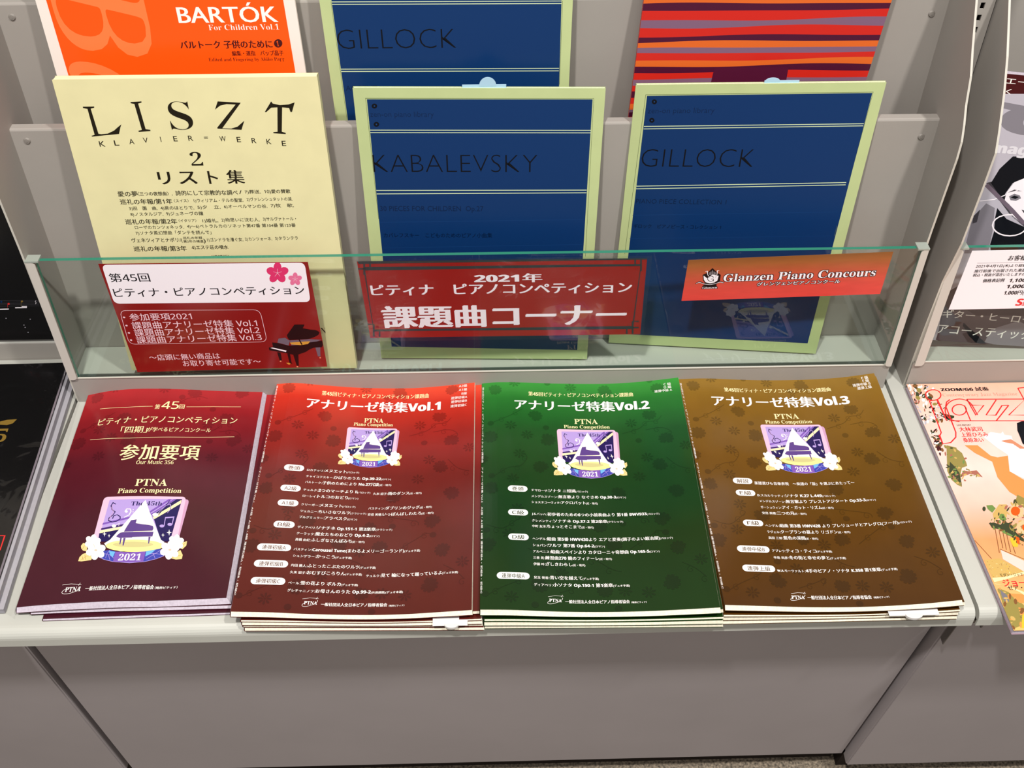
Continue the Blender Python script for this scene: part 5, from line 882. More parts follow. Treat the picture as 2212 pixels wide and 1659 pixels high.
('jazz','leafdark',2.08,[(1.07,281.46),(0.63,282.01),(0.73,283.54),(1.31,284.9),(1.92,285.06),(2.11,283.9),(1.73,282.29)]),
('jazz','petalwhite',2.09,[(2.54,212.44),(3.33,213.35),(4.89,213.94),(6.05,213.76),(5.92,212.95),(4.62,212.12),(3.11,211.89)]),
('jazz','pinkbrown',2.1,[(-1.53,294.4),(-0.86,295.49),(0.81,296.76),(2.2,297.26),(2.28,296.6),(0.98,295.29),(-0.71,294.32)]),
('jazz','petalwhite',2.1100000000000003,[(6.07,224.3),(4.74,223.3),(2.72,223.4),(1.53,224.53),(2.07,225.83),(3.94,226.33),(5.72,225.65)]),
('jazz','pinkbrown',2.12,[(8.5,297.05),(8.87,298.02),(10.02,299.23),(11.08,299.76),(11.26,299.22),(10.41,298.01),(9.19,297.05)]),
('jazz','pinkbrown',2.13,[(6.89,270.36),(6.42,271.09),(6.54,273.08),(7.17,274.84),(7.83,275.03),(8.02,273.52),(7.61,271.44)]),
('jazz','brownline',2.14,[(17.65,287.73),(16.07,287.3),(14.57,288.84),(14.27,291.2),(15.41,292.59),(17.13,291.97),(18.13,289.8)]),
('jazz','petalwhite',2.15,[(11.37,280.17),(10.63,281.49),(11.26,284.46),(12.78,286.84),(14.05,286.83),(14.1,284.44),(12.91,281.48)]),
('jazz','pinkbrown',2.16,[(0.48,286.14),(0.58,287.15),(1.49,289.06),(2.51,290.44),(2.89,290.25),(2.33,288.62),(1.26,286.79)]),
('jazz','petalwhite',2.17,[(21.71,276.93),(21.12,277.09),(20.88,278.13),(21.16,279.28),(21.76,279.66),(22.22,279.0),(22.2,277.78)]),
('jazz','brownline',2.18,[(18.58,270.88),(17.72,270.48),(16.59,270.95),(16.03,271.95),(16.47,272.71),(17.58,272.67),(18.52,271.85)]),
('jazz','petalwhite',2.19,[(-0.21,302.03),(0.21,303.28),(1.6,304.8),(2.91,305.44),(3.16,304.73),(2.16,303.19),(0.66,301.99)]),
('jazz','leafdark',2.2,[(9.37,274.61),(8.92,275.54),(9.06,278.03),(9.68,280.2),(10.32,280.41),(10.49,278.51),(10.07,275.93)]),
('jazz','petalwhite',2.21,[(0.31,307.6),(0.57,308.29),(1.42,309.24),(2.2,309.72),(2.34,309.38),(1.72,308.47),(0.82,307.67)]),
('jazz','printblack',2.22,[(27.45,274.13),(27.85,274.97),(29.01,276.2),(30.06,276.89),(30.2,276.52),(29.34,275.37),(28.11,274.3)]),
('jazz','lightgrey',2.23,[(16.19,259.58),(15.67,260.55),(15.91,263.1),(16.74,265.32),(17.53,265.52),(17.68,263.56),(17.08,260.92)]),
('jazz','printblack',2.24,[(3.76,225.82),(4.65,227.07),(6.67,228.29),(8.3,228.57),(8.32,227.69),(6.7,226.31),(4.68,225.49)]),
('jazz','petalwhite',2.25,[(11.41,257.6),(10.59,257.16),(9.34,257.41),(8.6,258.16),(8.92,258.86),(10.07,258.96),(11.17,258.4)]),
('jazz','leafdark',2.26,[(8.53,302.97),(9.13,303.73),(10.12,304.0),(10.75,303.57),(10.55,302.77),(9.67,302.2),(8.77,302.29)]),
('jazz','pinkbrown',2.27,[(3.02,295.5),(2.91,296.52),(3.61,298.61),(4.59,300.21),(5.11,300.1),(4.78,298.37),(3.85,296.32)]),
('jazz','brownline',2.2800000000000002,[(23.81,278.89),(24.15,279.86),(25.29,281.17),(26.38,281.83),(26.59,281.34),(25.76,280.08),(24.52,278.99)]),
('jazz','petalwhite',2.29,[(-0.06,285.29),(0.54,286.03),(1.77,286.59),(2.72,286.56),(2.66,285.95),(1.64,285.23),(0.43,284.94)]),
('jazz','petalwhite',2.3,[(7.51,303.91),(6.8,303.9),(6.16,304.89),(6.07,306.14),(6.6,306.7),(7.35,306.16),(7.76,304.91)]),
('jazz','lightgrey',2.31,[(25.06,264.11),(24.31,263.41),(23.13,263.29),(22.4,263.84),(22.68,264.65),(23.75,265.11),(24.81,264.87)]),
('jazz','petalwhite',2.3200000000000003,[(6.5,237.33),(5.72,237.09),(4.73,237.71),(4.29,238.72),(4.72,239.37),(5.71,239.16),(6.5,238.25)]),
('jazz','pinkbrown',2.33,[(-0.76,283.52),(-0.13,285.13),(1.62,286.66),(3.17,286.94),(3.35,285.76),(2.02,284.02),(0.2,283.03)]),
('jazz','printblack',2.34,[(23.85,267.03),(23.09,267.0),(22.28,267.98),(22.04,269.24),(22.55,269.83),(23.42,269.3),(24.0,268.05)]),
('jazz','petalwhite',2.35,[(-0.02,251.78),(-0.78,252.45),(-0.83,254.61),(-0.11,256.63),(0.82,256.99),(1.27,255.41),(0.9,253.1)]),
('jazz','pinkbrown',2.3600000000000003,[(16.23,266.36),(15.83,266.62),(15.71,267.61),(15.96,268.6),(16.4,268.83),(16.69,268.14),(16.61,267.04)]),
('jazz','leafdark',2.37,[(11.67,310.5),(10.4,309.99),(8.49,310.69),(7.37,312.06),(7.89,313.07),(9.66,312.97),(11.34,311.82)]),
('jazz','petalwhite',2.38,[(12.69,270.05),(12.71,271.36),(13.74,274.03),(15.01,276.06),(15.56,275.91),(14.97,273.69),(13.7,271.09)]),
('jazz','brownline',2.39,[(1.3,258.24),(0.75,258.18),(0.08,258.8),(-0.22,259.62),(0.08,260.03),(0.76,259.71),(1.3,258.92)]),
('jazz','brownline',2.4000000000000004,[(5.37,229.51),(6.42,230.5),(8.48,231.11),(10.0,230.89),(9.83,230.0),(8.1,229.11),(6.11,228.9)]),
('jazz','pinkbrown',2.41,[(26.27,260.26),(26.71,260.83),(27.62,261.25),(28.31,261.22),(28.26,260.74),(27.51,260.19),(26.62,259.98)]),
('jazz','printblack',2.42,[(1.68,286.82),(1.18,287.35),(1.02,289.04),(1.31,290.64),(1.84,290.92),(2.21,289.68),(2.13,287.86)]),
('jazz','lightgrey',2.43,[(2.59,268.88),(1.77,269.11),(1.29,270.66),(1.52,272.34),(2.29,272.91),(3.01,271.92),(3.15,270.12)]),
('jazz','printblack',2.4400000000000004,[(5.67,264.45),(5.34,264.87),(5.48,265.95),(6.0,266.86),(6.5,266.92),(6.6,266.09),(6.23,264.98)]),
('jazz','brownline',2.45,[(23.8,268.82),(23.24,268.53),(22.48,268.78),(22.08,269.38),(22.35,269.88),(23.08,269.9),(23.73,269.43)]),
('jazz','pinkbrown',2.46,[(2.43,258.12),(2.87,258.57),(3.74,258.91),(4.4,258.87),(4.35,258.5),(3.63,258.06),(2.77,257.89)]),
('jazz','lightgrey',2.4699999999999998,[(1.99,275.73),(1.01,275.84),(0.2,277.39),(0.16,279.23),(0.93,279.95),(1.92,279.02),(2.39,277.14)]),
('jazz','printblack',2.48,[(27.22,258.64),(26.38,259.0),(25.95,260.81),(26.26,262.7),(27.09,263.25),(27.79,262.04),(27.85,259.99)]),
('jazz','printblack',2.49,[(14.49,270.82),(14.84,272.57),(16.64,275.12),(18.53,276.54),(19.09,275.76),(17.89,273.37),(15.85,271.17)]),
('jazz','leafdark',1.25,[(6.14,230.45),(7.1,231.83),(9.12,232.83),(10.66,232.72),(10.57,231.56),(8.91,230.24),(6.94,229.74)]),
('jazz','brownline',1.26,[(4.49,226.85),(3.76,227.88),(3.85,230.8),(4.7,233.41),(5.66,233.74),(6.01,231.53),(5.49,228.47)]),
('jazz','leafdark',1.27,[(11.39,233.66),(10.08,233.07),(8.15,233.66),(7.05,234.99),(7.62,236.06),(9.42,236.06),(11.1,234.99)]),
('jazz','brownline',1.28,[(5.43,227.83),(6.11,228.48),(7.43,228.87),(8.4,228.69),(8.28,228.09),(7.16,227.51),(5.9,227.39)]),
('jazz','leafdark',1.29,[(1.0,218.95),(2.13,220.87),(4.78,222.59),(6.95,222.82),(7.0,221.38),(4.9,219.36),(2.23,218.28)]),
('jazz','leafdark',1.3,[(4.9,227.25),(5.61,228.76),(7.36,230.04),(8.83,230.11),(8.91,228.93),(7.54,227.38),(5.76,226.63)]),
('jazz','brownline',1.31,[(8.57,239.97),(8.77,241.05),(9.9,242.81),(11.1,243.93),(11.47,243.55),(10.73,241.97),(9.44,240.38)]),
('jazz','brownline',1.32,[(6.85,212.7),(5.55,212.95),(4.31,215.12),(4.08,217.57),(5.02,218.46),(6.43,217.12),(7.24,214.55)]),
('jazz','brownline',1.33,[(5.04,231.4),(3.75,230.93),(2.48,231.94),(2.18,233.67),(3.08,234.83),(4.5,234.53),(5.37,233.01)]),
('jazz','maroonink',1.34,[(6.27,240.97),(7.02,242.58),(9.2,244.71),(11.17,245.76),(11.44,244.93),(9.81,242.85),(7.51,241.09)]),
('jazz','leafdark',1.35,[(5.35,232.75),(4.29,232.29),(2.6,232.7),(1.56,233.67),(1.95,234.48),(3.48,234.51),(4.99,233.74)]),
('jazz','maroonink',1.36,[(3.81,216.11),(3.24,217.31),(3.88,219.92),(5.25,221.99),(6.31,221.94),(6.27,219.81),(5.15,217.22)]),
('jazz','leafdark',1.37,[(1.74,218.75),(2.49,219.78),(4.29,221.0),(5.78,221.49),(5.84,220.87),(4.42,219.62),(2.6,218.67)]),
('jazz','maroonink',1.38,[(2.77,207.17),(2.17,208.14),(2.4,210.72),(3.28,212.97),(4.16,213.18),(4.37,211.21),(3.75,208.53)]),
('jazz','leafdark',1.3900000000000001,[(4.56,239.67),(3.78,240.18),(3.64,242.03),(4.26,243.84),(5.17,244.24),(5.68,242.93),(5.4,240.89)]),
('jazz','maroonink',1.4,[(4.42,217.92),(3.78,218.98),(4.21,221.53),(5.4,223.67),(6.44,223.77),(6.56,221.76),(5.66,219.15)]),
('jazz','maroonink',1.41,[(7.74,234.5),(6.88,234.27),(5.62,234.88),(4.9,235.86),(5.26,236.48),(6.44,236.27),(7.54,235.39)]),
('jazz','brownline',1.42,[(2.89,213.56),(2.34,214.74),(2.97,217.35),(4.3,219.42),(5.34,219.38),(5.29,217.27),(4.2,214.68)]),
('jazz','brownline',1.43,[(8.64,223.29),(7.91,222.93),(6.84,223.21),(6.23,223.94),(6.54,224.55),(7.55,224.59),(8.48,224.03)]),
('jazz','leafdark',1.44,[(2.96,222.6),(2.2,222.95),(2.01,224.47),(2.54,226.01),(3.39,226.42),(3.92,225.38),(3.72,223.68)]),
('jazz','brownline',1.45,[(7.62,212.93),(6.54,213.43),(6.21,215.63),(6.88,217.88),(8.06,218.49),(8.84,216.99),(8.65,214.52)]),
('jazz','maroonink',1.46,[(1.0,222.65),(1.14,224.5),(2.86,227.79),(4.87,230.03),(5.65,229.54),(4.61,226.67),(2.54,223.61)]),
('jazz','brownline',1.47,[(5.65,218.89),(6.07,220.86),(8.2,223.91),(10.43,225.75),(11.08,224.97),(9.66,222.18),(7.24,219.47)]),
('jazz','brownline',1.48,[(6.4,222.19),(5.44,221.63),(4.1,221.97),(3.4,222.95),(3.85,223.83),(5.13,223.95),(6.26,223.22)]),
('jazz','leafdark',1.49,[(5.22,222.76),(6.24,224.46),(8.77,226.33),(10.91,226.96),(11.04,225.87),(9.07,223.89),(6.48,222.5)]),
('jazz','leafdark',1.5,[(3.32,238.32),(4.11,239.72),(6.14,241.33),(7.89,241.93),(8.02,241.08),(6.45,239.41),(4.36,238.18)]),
('jazz','maroonink',1.51,[(2.96,214.08),(2.1,214.66),(1.98,216.73),(2.71,218.72),(3.72,219.14),(4.27,217.66),(3.93,215.41)]),
('jazz','maroonink',1.52,[(6.74,216.76),(4.86,215.86),(2.72,217.0),(1.93,219.31),(3.1,221.06),(5.34,220.92),(6.96,219.0)]),
('jazz','leafdark',1.53,[(3.79,220.57),(3.96,221.61),(5.02,223.19),(6.17,224.13),(6.54,223.72),(5.85,222.27),(4.63,220.87)]),
('jazz','maroonink',1.54,[(5.68,214.45),(5.04,214.85),(4.87,216.36),(5.31,217.85),(6.02,218.2),(6.47,217.14),(6.32,215.47)])]
S=[
('vol0','cream',2,0.48,[(19.59,243.77),(47.8,241.92),(74.95,242.4)],0),
('vol0','cream',2,0.43,[(109.61,242.05),(137.2,243.44),(165.27,243.56)],0),
('vol0','cream',2,0.46,[(19.48,199.66),(60.19,197.49),(108.38,198.63),(164.55,199.84)],0),
('vol0','white',3,0.38,[(52.86,17.19),(53.32,16.53),(53.37,15.74),(53.03,14.86),(52.32,13.94),(51.26,13.02),(49.92,12.16),(48.36,11.39),(46.66,10.75),(44.91,10.29),(43.2,10.01),(41.62,9.94),(40.24,10.08),(39.13,10.42),(38.36,10.94),(37.96,11.62),(37.95,12.42),(38.34,13.3),(39.11,14.22),(40.21,15.13),(41.59,15.98)],0),
('vol0','white',3,0.33,[(36.38,19.91),(44.05,20.59),(53.52,19.19)],0),
('vol0','white',3,0.32,[(52.21,21.07),(51.12,18.31)],0),
('vol1','white',3,0.28,[(73.26,14.55),(73.57,14.04),(73.53,13.38),(73.17,12.61),(72.48,11.76),(71.52,10.9),(70.33,10.05),(68.97,9.26),(67.51,8.57),(66.02,8.02),(64.59,7.63),(63.29,7.42),(62.17,7.4),(61.31,7.58),(60.73,7.94),(60.48,8.47),(60.55,9.15),(60.96,9.93),(61.68,10.78),(62.67,11.66),(63.89,12.51)],0),
('vol1','white',3,0.23,[(60.04,15.28),(66.37,16.63),(74.0,16.31)],0),
('vol1','white',3,0.23,[(73.11,17.77),(71.94,15.35)],0),
('vol2','white',3,0.28,[(72.74,14.38),(72.95,13.87),(72.82,13.24),(72.34,12.5),(71.55,11.7),(70.49,10.87),(69.2,10.06),(67.76,9.31),(66.24,8.65),(64.72,8.12),(63.28,7.74),(61.98,7.54),(60.9,7.52),(60.08,7.7),(59.58,8.05),(59.41,8.57),(59.59,9.22),(60.11,9.98),(60.94,10.8),(62.04,11.64),(63.35,12.47)],0),
('vol2','white',3,0.23,[(60.05,15.16),(66.39,16.44),(73.72,16.05)],0),
('vol2','white',3,0.23,[(73.09,17.48),(71.58,15.16)],0),
('vol3','white',3,0.32,[(74.49,12.95),(74.61,12.47),(74.37,11.86),(73.79,11.16),(72.88,10.39),(71.7,9.61),(70.31,8.84),(68.78,8.12),(67.19,7.5),(65.62,7.0),(64.15,6.65),(62.85,6.47),(61.79,6.47),(61.03,6.65),(60.6,6.99),(60.53,7.49),(60.81,8.11),(61.45,8.83),(62.39,9.61),(63.61,10.41),(65.02,11.19)],0),
('vol3','white',3,0.27,[(62.27,13.81),(68.66,14.96),(75.73,14.56)],0),
('vol3','white',3,0.27,[(75.36,15.92),(73.5,13.71)],0),
('kab','darkline',1,0.31,[(11.94,169.48),(10.72,293.38),(217.78,293.44),(219.1,127.46)],0),
('gil','darkline',1,0.31,[(6.98,117.6),(9.95,293.35),(218.07,294.0),(215.64,125.63)],0),
('gil2','darkline',1,0.27,[(10.02,249.59),(10.52,125.97)],0),
('gil2','darkline',1,0.28,[(212.97,248.42),(213.1,170.54)],0),
('sign1','signpink',2,0.48,[(3.92,74.01),(4.33,76.87),(5.22,79.08),(6.58,80.64),(8.43,81.56),(10.74,81.84),(135.9,79.72),(138.22,79.35),(140.02,78.33),(141.31,76.66),(142.08,74.32),(142.34,71.33),(142.31,45.67),(142.04,42.57),(141.25,40.16),(139.91,38.44),(138.05,37.41),(135.65,37.09),(8.6,38.14),(6.24,38.49),(4.44,39.51),(3.2,41.18),(2.54,43.52),(2.44,46.5)],1),
('sign1','palepink',4,0.31,[(167.51,125.68),(168.37,130.83)],0),
('sign1','palepink',4,0.31,[(167.51,125.68),(171.81,127.22)],0),
('sign1','palepink',4,0.31,[(167.51,125.68),(169.32,121.45)],0),
('sign1','palepink',4,0.31,[(167.51,125.68),(164.31,121.53)],0),
('sign1','palepink',4,0.31,[(167.51,125.68),(163.74,127.33)],0),
('sign1','palepink',6,0.31,[(183.2,117.78),(183.7,121.01)],0),
('sign1','palepink',6,0.31,[(183.2,117.78),(185.86,118.74)],0),
('sign1','palepink',6,0.31,[(183.2,117.78),(184.35,115.14)],0),
('sign1','palepink',6,0.31,[(183.2,117.78),(181.24,115.19)],0),
('sign1','palepink',6,0.31,[(183.2,117.78),(180.84,118.82)],0),
('sign1','pianoblack',6,1.3,[(171.61,52.06),(176.96,32.08)],0),
('sign2','frameink',2,1.81,[(0.95,95.8),(278.0,96.49),(276.44,0.89),(-2.53,1.94)],1),
('sign2','frameink',2,2.38,[(5.81,88.34),(272.57,89.13),(269.53,9.32),(4.82,10.06)],1),
('sign2','frameink',3,1.68,[(-0.08,88.42),(11.41,88.25),(12.38,95.64)],0),
('sign2','frameink',3,1.67,[(6.8,95.71),(4.8,80.88),(-1.12,80.97)],0),
('sign2','frameink',3,1.71,[(278.54,89.04),(266.88,89.21),(266.4,96.65)],0),
('sign2','frameink',3,1.7,[(272.06,96.57),(273.09,81.62),(279.1,81.53)],0),
('sign2','frameink',3,1.81,[(275.87,9.2),(263.5,9.42),(263.99,1.11)],0),
('sign2','frameink',3,1.82,[(270.06,1.0),(269.0,17.54),(275.31,17.44)],0),
('sign2','frameink',3,1.78,[(-1.42,10.17),(10.77,9.96),(9.73,1.72)],0),
('sign2','frameink',3,1.79,[(3.75,1.83),(5.88,18.21),(-0.32,18.32)],0),
('sign3','pianoblack',1,1.5,[(11.04,21.62),(14.48,23.59),(20.48,20.7),(25.54,19.28),(30.8,20.22),(34.99,23.2),(39.21,21.24)],0),
('sign3','signwhite',2,0.47,[(11.48,21.84),(14.53,23.23),(20.01,20.73),(25.46,19.76),(30.73,20.69),(35.08,22.61),(38.81,21.37)],0),
('sign3','signwhite',2,0.56,[(18.67,36.25),(20.44,36.74),(21.6,32.04),(24.54,27.81)],0),
('sign3','signwhite',2,0.56,[(32.11,36.98),(30.29,36.84),(30.64,32.18),(29.59,28.15)],0),
('sign3','signwhite',2,0.28,[(23.17,35.14),(23.65,31.94)],0),
('sign3','signwhite',2,0.28,[(24.22,36.15),(24.86,31.88)],0),
('sign3','signwhite',2,0.28,[(25.43,37.3),(26.25,31.81)],0),
('sign3','signwhite',2,0.28,[(27.0,36.01),(27.65,31.74)],0),
('sign3','signwhite',2,0.28,[(28.37,34.89),(28.86,31.68)],0),
('sign3','pianoblack',3,0.66,[(28.28,25.4),(27.75,24.6),(26.96,24.07),(25.99,23.87),(24.94,24.03),(23.93,24.52),(23.06,25.29),(22.43,26.27),(22.11,27.34),(22.12,28.39),(22.47,29.31),(23.11,30.01),(23.99,30.41),(25.0,30.47),(26.04,30.17),(27.0,29.56),(27.78,28.7)],0),
('sign3','pianoblack',3,0.56,[(25.34,26.83),(27.95,26.71),(28.38,23.87)],0),
('sign4','greyink',2,0.21,[(9.7,59.06),(86.27,58.83)],0),
('guitar','signwhite',4.6,1.42,[(69.44,145.94),(69.75,142.22),(68.31,138.69),(65.28,135.72),(60.94,133.59),(55.73,132.52),(50.16,132.62),(44.8,133.88),(40.16,136.17),(36.72,139.25),(34.8,142.82),(34.58,146.53),(36.07,150.01),(39.12,152.94),(43.42,155.02),(48.56,156.07),(54.04,155.99),(59.35,154.77),(63.97,152.53),(67.45,149.49)],1),
('guitar','signwhite',4.6,0.93,[(14.68,168.12),(28.11,171.07),(53.9,186.26)],0),
('guitar','greymauve',4.7,3.99,[(15.83,186.14),(50.53,160.11),(66.07,147.41)],0),
('black','redprint',2,1.04,[(191.03,72.71),(204.45,72.18),(204.41,55.31)],0),
('black','lightgrey',2,0.23,[(197.7,47.66),(216.74,46.91)],0),
('black','lightgrey',2,0.23,[(198.19,45.82),(216.77,45.08)],0),
('black','lightgrey',2,0.23,[(198.68,43.98),(216.79,43.26)],0),
('black','lightgrey',2,0.23,[(199.17,42.14),(216.82,41.44)],0),
('black','lightgrey',2,0.23,[(199.66,40.31),(216.85,39.63)],0),
('blackup','greyink2',2,0.24,[(128.64,51.36),(173.62,51.12)],0),
('blackup','greyink2',2,0.24,[(128.15,49.58),(173.17,49.34)],0),
('blackup','greyink2',2,0.24,[(127.66,47.8),(172.73,47.56)],0),
('blackup','greyink2',2,0.24,[(127.17,46.02),(172.28,45.77)],0),
('blackup','greyink2',2,0.24,[(126.68,44.23),(171.82,43.99)],0),
('blackup','signwhite',3,0.36,[(170.32,50.88),(168.98,49.42),(169.8,47.91),(168.47,46.44)],0),
('blackup','redprint',3,0.24,[(140.22,47.12),(138.98,42.5)],0),
('blackup','goldprint',3,0.24,[(154.62,49.68),(153.06,43.74)],0),
('jazz','brownline',2.2,0.66,[(0.22,99.31),(8.37,77.65)],0),
('jazz','brownline',2.2,0.67,[(24.41,112.75),(18.07,84.18)],0),
('jazz','brownline',2.2,0.66,[(20.09,88.69),(38.27,76.44)],0),
('jazz','brownline',2.2,0.67,[(27.44,110.79),(23.35,89.52)],0),
('jazz','brownline',2.2,0.67,[(30.12,107.9),(25.96,87.62)],0),
('jazz','brownline',2.2,0.67,[(33.11,106.88),(28.97,84.81)],0),
('jazz','brownline',2.2,0.66,[(34.12,96.61),(32.66,82.91)],0),
('jazz','redprint',4,1.2,[(57.48,288.15),(58.87,264.12),(72.51,278.7),(58.53,279.04)],1),
('jazz','redprint',4,1.2,[(57.48,288.15),(120.06,286.88),(93.51,263.27),(112.66,262.8)],0),
('jazz','redprint',4,1.2,[(88.61,286.46),(69.63,263.86),(79.79,263.48),(91.7,277.84),(98.97,277.92)],0),
('jazz','redprint',4,1.2,[(98.97,277.92),(77.25,255.24)],0),
('jazz','redprint',4,1.18,[(27.85,256.45),(109.45,254.44)],0),
('jazz','redprint',4,1.22,[(118.52,303.79),(118.7,278.48)],0),
('jazz','redprint',4,1.22,[(118.52,303.79),(128.86,304.89)],0),
('jazz','redprint',4,1.19,[(51.57,272.31),(50.36,269.85),(48.54,267.67),(46.28,265.95),(43.82,264.88),(41.37,264.55),(39.2,265.0),(37.49,266.17),(36.42,267.96),(36.1,270.2),(36.55,272.68),(37.74,275.14),(39.56,277.34),(41.82,279.08),(44.31,280.17),(46.78,280.51),(48.98,280.06),(50.69,278.86),(51.75,277.04),(52.05,274.78)],1),
('jazz','redprint',4,1.18,[(50.51,255.9),(51.13,271.02),(51.95,278.81)],0),
('jazz','redprint',4,1.18,[(38.43,255.3),(35.44,255.74),(32.82,256.87),(30.68,258.65),(29.12,261.01),(28.2,263.85),(27.96,267.05),(28.43,270.47),(29.58,273.96),(31.37,277.38),(33.72,280.57),(36.53,283.39),(39.69,285.7),(43.04,287.42),(46.45,288.44),(49.75,288.74),(52.8,288.29),(55.46,287.11),(57.61,285.26),(59.15,282.83),(60.03,279.92),(60.79,264.33)],0),
('jazz','redprint',4,1.26,[(31.87,295.24),(30.46,292.45),(28.23,290.03),(25.45,288.27),(22.45,287.37),(19.59,287.44),(17.21,288.47),(15.6,290.34),(14.94,292.83),(15.33,295.64),(16.72,298.44),(18.94,300.89),(21.73,302.68),(24.76,303.59),(27.65,303.52),(30.04,302.47),(31.65,300.57),(32.29,298.06)],1),
('jazz','redprint',4,1.25,[(16.8,286.62),(14.15,239.82),(12.03,236.52),(10.83,236.07),(10.63,223.72),(19.32,225.39),(27.01,232.8),(29.41,239.93),(31.49,278.12),(34.46,284.4),(39.29,288.11)],0),
('jazz','redprint',4,1.25,[(16.8,286.62),(25.62,287.68),(25.44,257.07)],0)]
